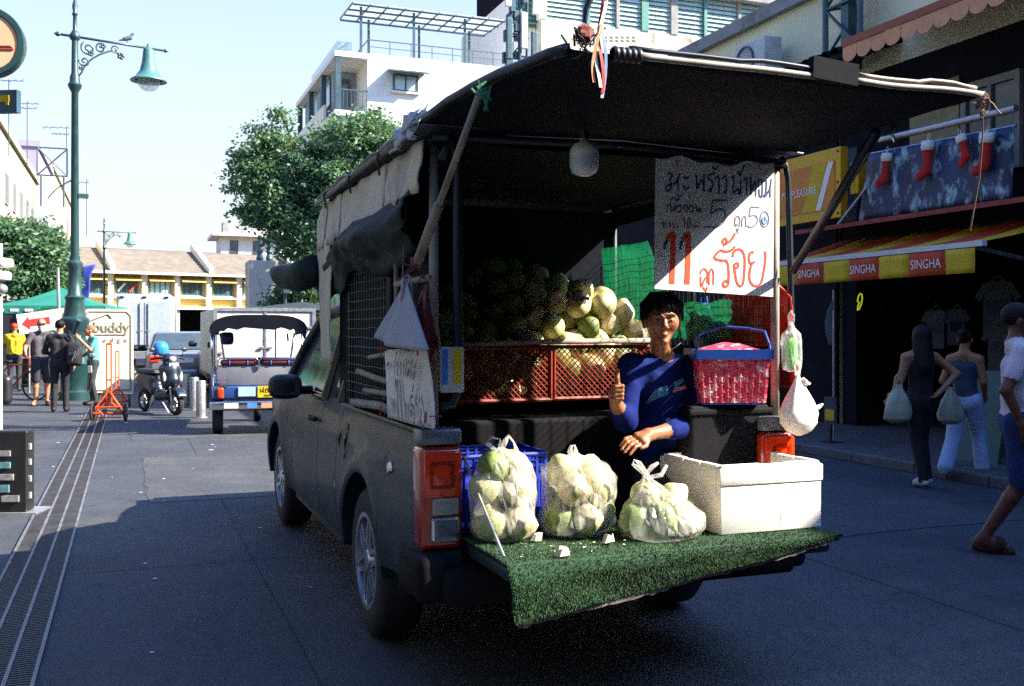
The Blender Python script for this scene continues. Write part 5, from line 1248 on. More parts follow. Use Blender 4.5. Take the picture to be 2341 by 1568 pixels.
for b_ in ([(400,650),(410,800),(435,1000),(450,1320)], [(460,650),(480,800),(495,1000),(512,1360)]): strokes([(.014, b_)], .014, lpl, (-1, 0, 0)).build('lettering', m_inkd, ls)
g = G()
for x, y in ((175, 175), (800, 150), (940, 1270), (170, 1160)):
    p = lpl(x, y); g.tube([p+Vector((-.01, 0, .02)), p+Vector((-.012, .005, -.025))], .004, n=4); g.tube([p, p+Vector((.05, -.01, .0))], .0025, n=4)
g.build('tie_string', m_tie, ls)
# ---- lamp bulb under the flap
q = TR(1335, 325, y=-.35); bl = TT('light_bulb', 'large unlit milky bulb hanging inside the canopy', 'light bulb', q)
h = 75/F*4.15
g = G(); g.lathe([(0, -h), (.025, -h*.985), (.048, -h*.9), (.058, -h*.72), (.058, -h*.42)], n=20); b_ = g.build('lower_shade', M('bulb_grey', '#c8d0d4', rough=.3, var=.05), bl, smooth=True)
g = G(); g.lathe([(.0585, -h*.42), (.058, -h*.25), (.045, -h*.08), (.022, 0), (.014, .02), (0, .02)], n=20); g.build('upper_shade', M('bulb_white', '#f2f2dc', rough=.3, var=.05), bl, smooth=True)
g = G(); g.cyl((0, 0, .015), (0, 0, .05), .017); g.tube([(0, 0, .05), (.01, 0, .2), (0, .02, .36)], .004, n=5); g.build('socket', m_black, bl)

# ---- coconuts
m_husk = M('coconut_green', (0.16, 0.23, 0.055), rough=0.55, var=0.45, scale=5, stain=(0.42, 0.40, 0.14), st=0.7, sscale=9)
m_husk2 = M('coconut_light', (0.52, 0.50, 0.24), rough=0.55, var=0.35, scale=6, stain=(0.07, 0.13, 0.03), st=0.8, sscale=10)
m_flesh = M('coconut_cut', '#dfceab', rough=0.75, var=0.10, scale=12, stain='#b98f5e', st=0.4, sscale=6, bump=.15, bscale=40)
m_brown = M('coconut_stalk', (0.16, 0.10, 0.05), rough=0.9, var=0.4)
def coco_mesh(seed, ncut, light=False):
    r_ = random.Random(seed); cuts = []
    for i in range(ncut):
        v = Vector((r_.uniform(-1, 1), r_.uniform(-1, 1), r_.uniform(-.4, 1))).normalized(); cuts.append((v, r_.uniform(.76, .89)))
    g = G(); n, k = 22, 14; P = []; flag = []
    for i in range(k+1):
        a = -math.pi/2+math.pi*i/k
        for j in range(n):
            t = 2*math.pi*j/n; q = Vector((math.cos(a)*math.cos(t), math.cos(a)*math.sin(t), math.sin(a)))
            w = 1+.05*math.cos(3*t)*math.cos(a)+.03*nz(q.x*3+seed, q.y*3, q.z*3)+.12*max(0, q.z)**4; f = 0
            for v, c in cuts:
                d = q.dot(v)
                if d*w > c: w = c/d; f = 1
            P.append(q*w); flag.append(f)
    fs = [(i*n+j, i*n+(j+1) % n, (i+1)*n+(j+1) % n, (i+1)*n+j) for i in range(k) for j in range(n)]
    g.v = [tuple(p) for p in P]; g.f = fs; g.m = [1 if sum(flag[a] for a in f) >= 3 else 0 for f in fs]
    me = bpy.data.meshes.new('coconut'); me.from_pydata(g.v, [], g.f); me.materials.append(m_husk2 if light else m_husk); me.materials.append(m_flesh)
    me.polygons.foreach_set('material_index', g.m); me.polygons.foreach_set('use_smooth', [True]*len(fs)); me.set_sharp_from_angle(angle=R(35)); me.update()
    return me
COCO = [coco_mesh(1, 0), coco_mesh(2, 1), coco_mesh(3, 2, True), coco_mesh(4, 7, True), coco_mesh(5, 1, True), coco_mesh(6, 8)]
def coconut(p, r, label, group, kinds=(0, 1, 2, 3, 4), rr=random.Random(11), rot=None):
    o = bpy.data.objects.new('coconut', COCO[rr.choice(kinds)]); COL.objects.link(o); o.location = TW(p)
    o.rotation_euler = rot or (rr.uniform(-.8, .8), rr.uniform(-.8, .8), rr.uniform(0, 6.28)); o.scale = (r, r, r*1.08)
    return tag(o, label, 'coconut', group)
rr = random.Random(21)
backo = [(1040, 660), (1100, 600), (1180, 575), (1260, 610), (1330, 640), (1390, 655), (1450, 700), (1490, 755), (1600, 800)]
front = [(1040, 765), (1200, 768), (1260, 722), (1300, 676), (1350, 656), (1400, 670), (1450, 700), (1480, 750), (1600, 800)]
def otl(arr, y):
    L_ = [TR(u, v, y=y) for u, v in arr]; return [p.x for p in L_], [p.z for p in L_]
fx, fz = otl(front, 1.0); bx, bz = otl(backo, 1.45)
for iy, y in enumerate((1.0, 1.13, 1.27, 1.42, 1.56)):
    t = (y-1.0)/.56
    x = -.70+.07*(iy % 2)
    while x < .62:
        zt = (1-t)*np.interp(x, fx, fz)+t*np.interp(x, bx, bz)
        for lay in range(3 if iy else 3):
            r = rr.uniform(.063, .075)
            p = (x+rr.uniform(-.02, .02)+.07*(lay % 2), y+rr.uniform(-.02, .02), zt-r-lay*.115+rr.uniform(-.02, .02))
            if p[2] < 1.15 or p[0] > .72: continue
            if x > -.02:  # paler coconuts chosen here, putting the sun's brightness into their colour
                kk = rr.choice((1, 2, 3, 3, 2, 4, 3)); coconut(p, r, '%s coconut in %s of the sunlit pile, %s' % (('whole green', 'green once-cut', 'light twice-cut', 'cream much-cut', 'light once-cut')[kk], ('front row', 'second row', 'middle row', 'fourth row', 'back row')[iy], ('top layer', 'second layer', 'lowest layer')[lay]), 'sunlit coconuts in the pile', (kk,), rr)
            else:
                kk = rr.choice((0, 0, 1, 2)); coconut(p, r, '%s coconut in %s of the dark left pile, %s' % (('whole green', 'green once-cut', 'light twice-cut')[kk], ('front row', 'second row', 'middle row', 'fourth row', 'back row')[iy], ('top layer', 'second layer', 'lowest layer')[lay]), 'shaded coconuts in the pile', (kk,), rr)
        x += .136
q = TR(1325, 690, y=.93); st_ = TT('coconut_stalk', 'dry brown cut stalk lying on the coconut pile', 'coconut stalk', q)
g = G()
for k in range(9): g.tube([Vector((rr.uniform(-.06, .06), rr.uniform(-.02, .02), rr.uniform(-.01, .02))), Vector((rr.uniform(-.08, .08), rr.uniform(-.03, .03), rr.uniform(.0, .045)))], [.012, .007], n=5)
g.build('stalk_fibres', m_brown, st_)
# red mesh crates in front of the pile
m_crate = M('crate_red', '#852a12', rough=.5, var=.15)
def mesh_crate(label, u0, u1, v0, v1, y, dx, flip, hh):
    a = TR(u0, v0, y=y); b = TR(u1, v1, y=y); c = TT('mesh_crate', label, 'crate', (a.x, y, a.z-hh), 'red mesh crates in front of the coconuts')
    w = b.x-a.x; d_ = .30
    g = G(); s = .030
    def face(o, ex, ez, L, H):
        n = int((L+H)/s)
        for k in range(-int(H/s), int(L/s)+1):
            for sgn in (1, -1):
                x0 = k*s if sgn > 0 else L-k*s
                t0 = max(0, (-x0 if sgn > 0 else x0-L)); 
                xa = x0+sgn*0; pts = []
                ta, tb = 0.0, H
                if sgn > 0: ta = max(ta, -x0); tb = min(tb, L-x0)
                else: ta = max(ta, x0-L); tb = min(tb, x0)
                if tb-ta < .01: continue
                g.tube([o+ex*(x0+sgn*ta)+ez*ta, o+ex*(x0+sgn*tb)+ez*tb], .0030, n=4, caps=False)
    X_, Y_, Z_ = Vector((1, 0, 0)), Vector((0, 1, 0)), Vector((0, 0, 1))
    face(Vector((0, 0, 0)), X_, Z_, w, hh); face(Vector((w, 0, 0)), Y_, Z_, d_, hh); face(Vector((0, 0, 0)), Y_, Z_, d_, hh)
    g.build('lattice', m_crate, c)
    g = G(); g.tube([(0, 0, hh), (w, 0, hh), (w, d_, hh), (0, d_, hh)], .011, n=6, close=True); g.tube([(0, 0, 0), (w, 0, 0), (w, d_, 0), (0, d_, 0)], .011, n=6, close=True)
    for x, y_ in ((0, 0), (w, 0), (w, d_), (0, d_)): g.cyl((x, y_, 0), (x, y_, hh), .01, n=6)
    g.build('rim', m_crate, c)
    for k in range(5):
        coconut((a.x+.08+k*(w-.16)/4, y+.13+rr.uniform(-.03, .05), a.z-hh+.12+rr.uniform(0, .1)), .075, '%s coconut inside the %s red mesh crate' % (('first', 'second', 'third', 'fourth', 'fifth')[k]+' from the left', 'left' if flip else 'right'), 'coconuts inside the %s red crate' % ('left' if flip else 'right'), (0, 1, 2), rr)
mesh_crate('left red plastic mesh crate in the dark of the truck bed', 1043, 1258, 796, 796, .62, 0, True, .26)
mesh_crate('right red plastic mesh crate with sun falling on it, beside the boy', 1266, 1482, 793, 793, .62, 0, False, .26)
g = G(); a, b = TR(1040, 788, y=.60), TR(1490, 778, y=.60); g.tube([a, a*.6+b*.4+Vector((0, 0, .005)), b], .013, n=8)
o = tag(g.build('wooden_rail', m_bamb, smooth=True), 'pale wooden rail lying across the top of the red crates', 'rail'); o.location = TO; o.rotation_euler = (0, 0, TH)
cg = TT('bench_box', 'black box bench across the truck bed under the red crates', 'bench', (0, .62, .70))
g = G(); g.rbox((-.1, .19, .21), (1.3, .38, .40), .02); g.build('body', m_liner, cg)
# ---- the blue crate
m_bcr = M('crate_blue', '#2a3fae', rough=.45, var=.12)
tR = TR(1250, 1036, y=.06); wB = .46; hB = tR.z-.702; dB = .36
bc = TT('plastic_crate', 'blue plastic crate standing behind the first coconut bag', 'crate', (tR.x-wB, .06, .702))
g = G()
g.bb((.004, .004, 0), (wB-.004, dB-.004, .012))
for (p0, p1, ax) in (((0, 0), (wB, .0), 'x'), ((0, dB-.012), (wB, 0), 'x')):
    y0_ = p0[1]
    for z in (0.0, .03, .06, .25*hB/.3, hB-.055, hB-.03, hB-.012): g.bb((0, y0_, z), (wB, y0_+.010, z+.008))
    for k in range(12): g.bb((k*(wB-.012)/11, y0_-.002, 0), (k*(wB-.012)/11+.012, y0_+.012, hB))
    g.bb((.03, y0_+.004, .03), (wB-.12, y0_+.008, hB-.06))
for x0_ in (0, wB-.012):
    for z in (0.0, .03, .06, hB-.055, hB-.03, hB-.012): g.bb((x0_, .012, z), (x0_+.01, dB-.014, z+.008))
    for k in range(1, 10): g.bb((x0_-.001, k*(dB)/10, .001), (x0_+.011, k*dB/10+.012, hB-.001))
g.build('lattice_wall', m_bcr, bc)
g = G(); g.tube([(0, 0, hB), (wB, 0, hB), (wB, dB, hB), (0, dB, hB)], .010, n=6, close=True); g.build('rim', m_bcr, bc)
# ---- clear bags of coconuts
m_bag = film('bag_film', '#f4f2ea', opac=0.26, rough=0.10, tl=0.3, crinkle=.9); m_bagt = film('bag_film_dense', '#f6f3ec', opac=0.55, rough=0.25, tl=0.35)
def bag(label, p, w, h, spec, seed, knot, gtxt):
    b = TT('plastic_bag', label, 'plastic bag', p, 'clear bags of coconuts on the tailgate')
    n, k = 48, 26
    prof = spec
    def f(u, v):
        t = u*2*math.pi; i = min(len(prof)-2, int(v*(len(prof)-1))); q = v*(len(prof)-1)-i
        r = prof[i][0]*(1-q)+prof[i+1][0]*q; z = prof[i][1]*(1-q)+prof[i+1][1]*q; dx = prof[i][2]*(1-q)+prof[i+1][2]*q
        q_ = Vector((math.cos(t), math.sin(t), z*3))
        wr = 1+.10*nz(q_.x*1.6+seed, q_.y*1.6, z*6)+.035*nz(q_.x*7, q_.y*7, z*4+seed)+(.14*nz(t*2.2, seed, 1.0) if v > .72 else 0)
        return Vector((dx+r*w*wr*math.cos(t), r*w*.86*wr*math.sin(t), z*h))
    g = G(); g.grid(f, n, k); g.build('film', m_bag, b, smooth=True)
    kx, kz = prof[-1][2], prof[-1][1]*h
    for q in knot:
        g = G(); pts = [Vector((kx, 0, kz-.01))+Vector(c) for c in q]; nn = len(pts)
        g.tube(pts, [.007+.004*math.sin(i*1.7) for i in range(nn)], n=6); g.build('handle', m_bagt, b, smooth=True)
    g = G()
    for i in range(7):                                               # pleats gathered towards the knot
        t = i*.9; g.tube([Vector((kx+.006*math.cos(t), .006*math.sin(t), kz)), f(((t/6.283) % 1), .82)*.55+Vector((kx, 0, kz))*.45, f((t/6.283) % 1, .66)*1.01], [.004, .003, .001], n=5)
    g.build('pleat', m_bagt, b, smooth=True)
    return b
pr1 = [(.05, 0, 0), (.85, .005, 0), (1.0, .12, 0), (1.0, .3, 0), (1.02, .5, .005), (.98, .68, .008), (.80, .84, .01), (.40, .94, .0), (.12, 1.0, -.01)]
def fill(p, lst, who, grp):
    for (dx, dy, dz, r, kind, rot) in lst:
        coconut((p[0]+dx, p[1]+dy, p[2]+dz), r, '%s coconut %s in %s' % (('whole green', 'green once-cut', 'light twice-cut', 'cream much-cut', 'light once-cut', 'small cream')[kind], 'low' if dz < .1 else 'midway' if dz < .24 else 'high', who), grp, (kind,), rr, rot)
b1 = TR(1152, 1232, z=.690); b1 = (b1.x, b1.y+.02, .690)
bag('tall clear bag of coconuts tied at the left end of the tailgate', b1, .138, .375, pr1, 1,
    [[(-.02, 0, .0), (-.06, -.01, .03), (-.045, -.01, .055), (0, 0, .045), (.0, 0, .01)], [(.01, 0, .0), (.02, -.01, .04), (.035, 0, .06), (.06, 0, .03), (.075, 0, -.01)]], '')
fill(b1, [(-.065, -.03, .075, .072, 4, None), (.055, -.06, .07, .075, 3, (1.3, .2, .3)), (0, .06, .08, .07, 0, None), (-.07, .0, .205, .07, 2, None), (.05, -.045, .20, .072, 3, (1.2, 0, 0)), (-.005, .055, .19, .07, 1, None), (-.045, -.005, .292, .066, 0, None), (.06, .02, .29, .068, 2, None)], 'the tall left clear bag', 'coconuts in the left bag')
b2 = TR(1322, 1218, z=.690); b2 = (b2.x, b2.y+.01, .690)
pr2 = [(.05, 0, 0), (.92, .005, -.005), (1.08, .12, -.005), (1.0, .30, 0), (1.02, .52, .005), (1.04, .70, .0), (.92, .86, -.01), (.5, .95, -.02), (.10, 1.0, -.022)]
bag('round clear bag of coconuts with a small loop knot, middle of the tailgate', b2, .158, .335, pr2, 5,
    [[(-.004, 0, 0), (-.014, 0, .02), (-.008, 0, .045), (.008, 0, .047), (.014, 0, .022), (.004, 0, 0)]], '')
fill(b2, [(-.09, -.02, .07, .074, 0, None), (.01, -.08, .07, .073, 3, (1.3, 0, .4)), (.09, -.01, .075, .07, 1, None), (-.05, -.07, .195, .073, 3, (1.2, .3, 0)), (.06, -.06, .19, .07, 4, None), (.0, .06, .14, .07, 0, None), (-.075, .0, .268, .066, 2, (.8, 0, 0)), (.065, .0, .262, .066, 3, (.9, .2, 0)), (-.005, .03, .275, .055, 5, None)], 'the round middle clear bag', 'coconuts in the middle bag')
b3 = TR(1512, 1226, z=.690); b3 = (b3.x, b3.y+.02, .690)
pr3 = [(.05, 0, 0), (1.0, .006, 0), (1.15, .14, .015), (1.08, .34, .012), (.85, .52, .0), (.55, .66, -.03), (.26, .80, -.05), (.10, .90, -.06), (.09, 1.0, -.065)]
bag('slumped clear bag of coconuts with flared knot beside the white foam box', b3, .170, .265, pr3, 9,
    [[(0, 0, 0), (-.03, 0, .03), (-.06, 0, .05), (-.055, 0, .068), (-.03, 0, .055), (.0, 0, .01)], [(0, 0, 0), (.03, 0, .035), (.06, 0, .05)], [(.0, 0, -.01), (.07, -.01, .0), (.095, -.01, .04)]], '')
fill(b3, [(-.11, .0, .07, .072, 1, None), (-.02, -.05, .068, .072, 0, None), (.085, -.06, .065, .07, 3, (1.35, 0, 1)), (.13, .04, .07, .07, 2, None), (.03, .06, .08, .07, 0, None), (-.06, .01, .165, .062, 2, None), (.07, .0, .16, .06, 3, None)], 'the slumped right clear bag', 'coconuts in the right bag')
# ---- offcuts of husk on the mat
rr2 = random.Random(4)
for i, (u, v, s, lab) in enumerate(((1285, 1272, .030, 'largest white coconut offcut, alone at the front of the grass mat'), (1226, 1236, .028, 'curled white coconut offcut beside the left bag'), (1388, 1241, .028, 'pale coconut offcut in front of the middle bag'), (1305, 1222, .03, 'long green and white husk sliver under the middle bag'))):
    q = TR(u, v, z=.69); q.z = .692
    c = TT('coconut_offcut', lab, 'coconut offcut', q, 'coconut offcuts on the mat')
    if i == 3:
        g = G(); g.tube([(-.05, 0, .012), (0, -.005, .018), (.09, .01, .02)], [.006, .013, .006], n=7); g.build('chunk', m_husk2, c, smooth=True)
        g = G(); g.ball((-.045, -.01, .01), (.026, .012, .008), n=10, k=6); g.build('chunk', m_flesh, c, smooth=True)
        continue
    P = []
    for k in range(6):
        a = k*math.pi/3+rr2.uniform(-.3, .3); P.append((s*math.cos(a)*rr2.uniform(.8, 1.25), s*.7*math.sin(a), rr2.uniform(0, .006)))
    for k in range(6):
        a = k*math.pi/3+rr2.uniform(-.3, .3); P.append((s*.7*math.cos(a)+.006, s*.5*math.sin(a), s*rr2.uniform(.8, 1.3)))
    g = G(); g.add(P, [tuple(range(5, -1, -1)), tuple(range(6, 12))]+[(k, (k+1) % 6, 6+(k+1) % 6, 6+k) for k in range(6)]); g.build('chunk', m_flesh, c)
g = G()
for k in range(60):
    q = TR(rr2.uniform(1190, 1460), rr2.uniform(1240, 1285), z=.69); r = rr2.uniform(.002, .007)
    if not (-.7 < q.x < .7 and -.5 < q.y < -.05): continue
    P = [Vector((q.x, q.y, .697))+Vector((r*rr2.uniform(-1.5, 1.5), r*rr2.uniform(-1, 1), r*rr2.uniform(0, 1))) for _ in range(4)]
    g.add(P, [(0, 1, 2), (0, 2, 3), (0, 3, 1), (1, 3, 2)])
o = tag(g.build('husk_crumbs', m_flesh), kind='stuff'); o.location = TO; o.rotation_euler = (0, 0, TH)
# ---- white foam box
m_foam = M('foam_white', '#efe9dc', rough=.8, var=.03, bump=.12, bscale=220, stain='#b8a888', st=.3, sscale=5)
fb = TT('foam_box', 'big open white styrofoam box on the right end of the tailgate', 'foam box', (.285, -.37, .686))
wf, df, hf, tw_ = .515, .50, .292, .032
g = G()
def foamring(z0, z1, i, o):
    for (a, b) in (((-o, -o), (wf+o, i-o)), ((-o, df-i+o), (wf+o, df+o)), ((-o, i-o+.0005), (i-o, df-i+o-.0005)), ((wf-i+o, i-o+.0005), (wf+o, df-i+o-.0005))):
        g.rbox(((a[0]+b[0])/2, (a[1]+b[1])/2, (z0+z1)/2), (b[0]-a[0], b[1]-a[1], z1-z0), .006, n=2)
foamring(0, hf*.72, tw_, 0); foamring(hf*.72-.004, hf-.012, tw_+.004, .006)
g.build('box_wall', m_foam, fb, auto=40)
g = G(); g.bb((.012, .012, .004), (wf-.012, df-.012, .03)); g.build('box_floor', m_foam, fb)
g = G()                                                              # worn, stepped lip
x = 0
for (a, b, dz) in ((0.0, .20, .001), (.20, .32, -.003), (.32, .50, .001)):
    g.rbox(((a+b)/2+.004, .013, hf-.010+dz), (b-a, .030, .022), .005, n=2)
for (a, b, dz) in ((0.03, .16, .0), (.165, .30, -.002), (.305, .48, .001)):
    g.rbox((.013, (a+b)/2, hf-.010+dz), (.030, b-a, .022), .005, n=2); g.rbox((wf-.013, (a+b)/2, hf-.010+dz), (.030, b-a, .022), .005, n=2)
g.rbox((wf/2, df-.013, hf-.010), (wf-.06, .03, .022), .005, n=2)
g.build('lip', m_foam, fb, auto=40)
g = G(); em = [[(.20, .165), (.265, .165), (.265, .105)], [(.165, .085), (.18, .09), (.285, .09), (.30, .08), (.305, .03)]]
for ln in em: g.tube([(a, .0, b) for a, b in ln], .0014, n=5)
g.build('moulded_mark', m_foam, fb)
# ---- pink strap basket
def pq(u, v, y): return TR(u, v, y=y)
qc = pq(1695, 925, -.02); bk = TT('strap_basket', 'pink woven strap basket with blue rim beside the boy', 'basket', (qc.x, -.02+.12, qc.z), rz=R(-20))
m_pk = M('strap_pink', '#d24058', rough=.4, var=.25, scale=18, stain='#f0d0d2', st=1.0, sscale=26); m_bl = M('strap_blue', '#1f4fa8', rough=.4, var=.15)
w1, w2, hb = .30, .345, .265
cols_ = 11; rows_ = 9
for f_ in range(4):
    rot = Matrix.Rotation(R(90*f_), 3, 'Z'); dpt = (.24, .27)
    L0, L1 = (w1, w2) if f_ % 2 == 0 else (.25, .28); D0, D1 = (.25/2, .28/2) if f_ % 2 == 0 else (w1/2, w2/2)
    g = G(); n_ = cols_ if f_ % 2 == 0 else 7
    for i in range(n_):
        for j in range(rows_):
            z0_, z1_ = .01+(hb-.05)*j/rows_, .01+(hb-.05)*(j+1)/rows_
            t = (z0_+z1_)/2/hb; L_ = L0+(L1-L0)*t; D_ = D0+(D1-D0)*t
            xa, xb = -L_/2+L_*i/n_, -L_/2+L_*(i+1)/n_; o_ = .0025 if (i+j) % 2 else .0
            P = [rot @ Vector((a, -(D_+o_+.004*bump_), z)) for (a, bump_, z) in ((xa, 0, z0_), ((xa+xb)/2, 1, z0_), (xb, 0, z0_), (xb, 0, z1_), ((xa+xb)/2, 1, z1_), (xa, 0, z1_))]
            g.add(P, [(0, 1, 4, 5), (1, 2, 3, 4)])
    g.build('woven_side', m_pk, bk)
g = G(); g.bb((-w1/2+.003, -.122, .0), (w1/2-.003, .122, .01)); g.build('basket_base', m_bl, bk)
g = G(); pts = [(-w2/2-.006, -.145, hb-.03), (w2/2+.006, -.145, hb-.03), (w2/2+.006, .145, hb-.03), (-w2/2-.006, .145, hb-.03)]
for a, b in zip(pts, pts[1:]+pts[:1]): g.box([(x+y)/2 for x, y in zip(a, b)], [abs(b[0]-a[0])+.008, abs(b[1]-a[1])+.008, .045])
g.build('rim', m_bl, bk)
g = G(); g.tube([(-.15, -.0, hb-.03), (-.14, .0, hb+.06), (-.02, .02, hb+.10), (.10, .0, hb+.09), (.165, -.05, hb+.075), (.172, -.11, hb+.01), (.165, -.145, hb-.03)], .007, n=6); g.build('handle', m_bl, bk, smooth=True)
g = G(); g.grid(lambda u, v: (-.15+.30*u, -.12+.24*v, hb-.012+.035*math.sin(math.pi*u)*math.sin(math.pi*v)+.008*nz(u*7, v*7)), 12, 10); g.build('cover_cloth', m_pk, bk, smooth=True)
# black box under the basket
a, b = TR(1600, 935, y=.0), TR(1742, 1032, y=.0)
bx_ = TT('black_box', 'black box carrying the pink basket in the truck bed', 'box', (a.x, .01, .702))
g = G(); g.rbox(((b.x-a.x)/2+.01, .2, (qc.z-.706)/2), (b.x-a.x+.10, .38, qc.z-.706), .02); g.build('body', m_liner, bx_)
g = G(); g.rbox(((b.x-a.x)/2+.01, .2, (qc.z-.706)-.03), (b.x-a.x+.12, .40, .03), .01); g.build('lid', m_liner, bx_)
a, b = TR(1592, 962, y=.16), TR(1562, 1050, y=.16)
g = G(); g.tube([a, b], .016, n=8); o = tag(g.build('wooden_stick', m_bamb, smooth=True), 'pale stick leaning between the boy and the black box', 'stick'); o.location = TO; o.rotation_euler = (0, 0, TH)
# ---- bags hanging at the right rear corner
def hang_bag(label, u0, v0, v1, y, wpx, mt, inner=None, seed=0, prof=None, tail=False):
    q = TR(u0, v0, y=y); e = TR(u0, v1, y=y); d = q.z-e.z; w = wpx/F*4.6/2
    b = TT('hanging_bag', label, 'bag', q, 'bags hanging at the rear corner posts')
    prof = prof or [(.06, 0), (.10, -.08), (.35, -.25), (.75, -.48), (1.0, -.66), (.95, -.80), (.6, -.94), (.1, -1.0)]
    def f(u, v):
        t = 2*math.pi*u; k = v*(len(prof)-1); i = min(len(prof)-2, int(k)); s = k-i
        r = prof[i][0]*(1-s)+prof[i+1][0]*s; z = prof[i][1]*(1-s)+prof[i+1][1]*s
        wv = 1+.13*nz(math.cos(t)*1.5+seed, math.sin(t)*1.5, z*3)+(.10*math.cos(t*7+seed)*(1-v) if v < .6 else .03*nz(t*3, z*9, seed))
        return (r*w*wv*math.cos(t)+.10*w*v, r*w*.6*wv*math.sin(t), z*d)
    g = G(); g.grid(f, 40, 24); g.build('film', mt, b, smooth=True)
    if inner:
        g = G(); g.ball((0, 0, -d*.62), (w*.62, w*.40, d*.30), fn=lambda q: 1+.2*nz(q.x*2+seed, q.y*2, q.z*2)); g.build('contents', inner, b, smooth=True)
    g = G(); g.tube([(-.01, 0, -.02), (-.015, 0, .03), (0, 0, .05), (.015, 0, .03), (.01, 0, -.02)], .005, n=5); g.build('handle', mt, b)
    if tail:
        for k, (a, c) in enumerate((((.2, -.12), (.62, -.20)), ((.75, -.56), (1.30, -.52)))):
            g = G(); g.tube([(a[0]*w, -.01, a[1]*d), ((a[0]+c[0])/2*w, -.012, (a[1]+c[1])/2*d-.01), (c[0]*w, -.01, c[1]*d)], [.010, .013, .004], n=6); g.build('loose_end', mt, b, smooth=True)
    return b
m_milk = M('bag_white', '#e9e1d6', rough=.4, var=.05, stain='#e0b9a2', st=.35, sscale=4); 
hang_bag('white knotted carrier bag hanging lowest at the right rear post', 1822, 848, 996, -.10, 104, m_milk, seed=3, tail=True)
hang_bag('clear bag with bright green contents hanging above the white carrier bag', 1808, 735, 850, -.11, 54, film('bag_clear2', '#eef2ee', opac=.3, crinkle=.8), M('green_cloth', '#58b832', rough=.8, var=.3, scale=12, stain='#dfe8df', st=.6, sscale=9), seed=8, prof=[(.1, 0), (.3, -.12), (.85, -.25), (1, -.4), (1, -.8), (.9, -.95), (.3, -1)])
# white cloth and red bag on the left peg
q = TR(930, 640, x=-.95); cl = TT('cloth_bag', 'pale grey cloth bag hung from the peg on the left side', 'cloth', q)
e0, e1 = TR(858, 765, x=-.95)-q, TR(978, 800, x=-.99)-q
def cb(u, v):
    b_ = Vector(e0)*(1-u)+Vector(e1)*u; b_.z -= .02*math.sin(u*3.1); t_ = Vector((0, (u-.5)*.02, 0))
    p = t_*(1-v)+b_*v; p.x -= .04*math.sin(u*math.pi)*v+.012*math.sin(u*16)*v; return p
g = G(); g.grid(cb, 30, 16); g.build('cloth_sheet', M('cloth_grey', '#a3a3a8', rough=.9, var=.1, stretch=(1, 6, 1), scale=8), cl, smooth=True, thick=.006)
g = G(); g.tube([(-.02, .0, -.09), (-.016, .0, 0.01), (0, 0, .022), (.018, 0, .005), (.02, -.01, -.12)], .009, n=6); g.build('handle', bpy.data.materials['cloth_grey'], cl, smooth=True)
q = TR(974, 650, x=-.87); rbg = TT('hanging_bag', 'dark red bag in clear film behind the pale cloth bag', 'bag', q)
g = G(); g.lathe([(.01, 0), (.03, -.06), (.05, -.15), (.062, -.26), (.05, -.33), (0, -.35)], n=14); g.build('film', M('bag_dark_red', '#6d1f22', rough=.35, var=.3, scale=14, stain='#8a8596', st=.5, sscale=7), rbg, smooth=True)
# yellow packet at the left rear post
q = TR(1032, 845, y=-.045); pk = TT('packet', 'yellow, blue and white packet tied at the left rear post', 'packet', q)
g = G(); g.rbox((0, 0, 0), (.105, .03, .19), .012); g.build('pouch', M('pouch_white', '#b9bab2', rough=.35), pk, auto=40)
g = G(); g.bb((.002, -.0165, -.055), (.038, -.0152, .088)); g.build('printed_panel', m_cany, pk); g = G(); g.bb((-.045, -.0165, -.06), (-.022, -.0152, .085)); g.build('printed_panel', M('print_blue', '#3f78b8', rough=.5), pk)
# things tied along the right mesh
q = TR(1735, 655, x=.93); rd = TT('red_jacket', 'bright red and pink jacket hung outside the right wire mesh', 'jacket', q)
def rj(u, v):
    y = -.28+.62*u+.03*math.sin(v*6); e = .06+.05*nz(u*4, v*3, 4)
    return (e*math.sin(math.pi*u)+.02*nz(u*9, v*6), y*(1 if v > .12 else .55+v*3.5), -.50*v)
g = G(); g.grid(rj, 30, 24); g.build('cloth_sheet', M('jacket_red', '#e8331f', rough=.75, var=.12, stain='#ef8f92', st=.9, sscale=3.2), rd, smooth=True, thick=.01)
q = TR(1608, 700, x=.82); bh = TT('blue_bag', 'blue patterned bag hung inside the right wire mesh', 'bag', q)
g = G(); g.ball((0, 0, -.12), (.03, .075, .14), fn=lambda q: 1+.15*nz(q.x*3, q.y*3, q.z*3)); g.build('bag_body', M('bag_blue', '#2f6fb0', rough=.6, var=.4, scale=16, stain='#d7c39a', st=.9, sscale=18), bh, smooth=True)
g = G(); g.tube([(0, -.04, -.02), (0, -.03, .05), (0, .03, .05), (0, .04, -.02)], .006, n=5); g.build('handle', m_bl, bh)
gn = TT('green_net', 'green shade net drooping inside the right side of the truck', 'net', (.80, .3, 1.5))
m_net = film('net_green', '#1e8a5c', opac=.42, rough=.7, tl=.4)
g = G(); g.grid(lambda u, v: (-.02+.03*nz(u*6, v*4)-.06*u*v, 1.35*u, (.20+.36*min(1, max(0, (u-.40)*5)))*v+.02*nz(u*9)), 40, 14); g.build('net_sheet', m_net, gn, smooth=True, thick=.003)
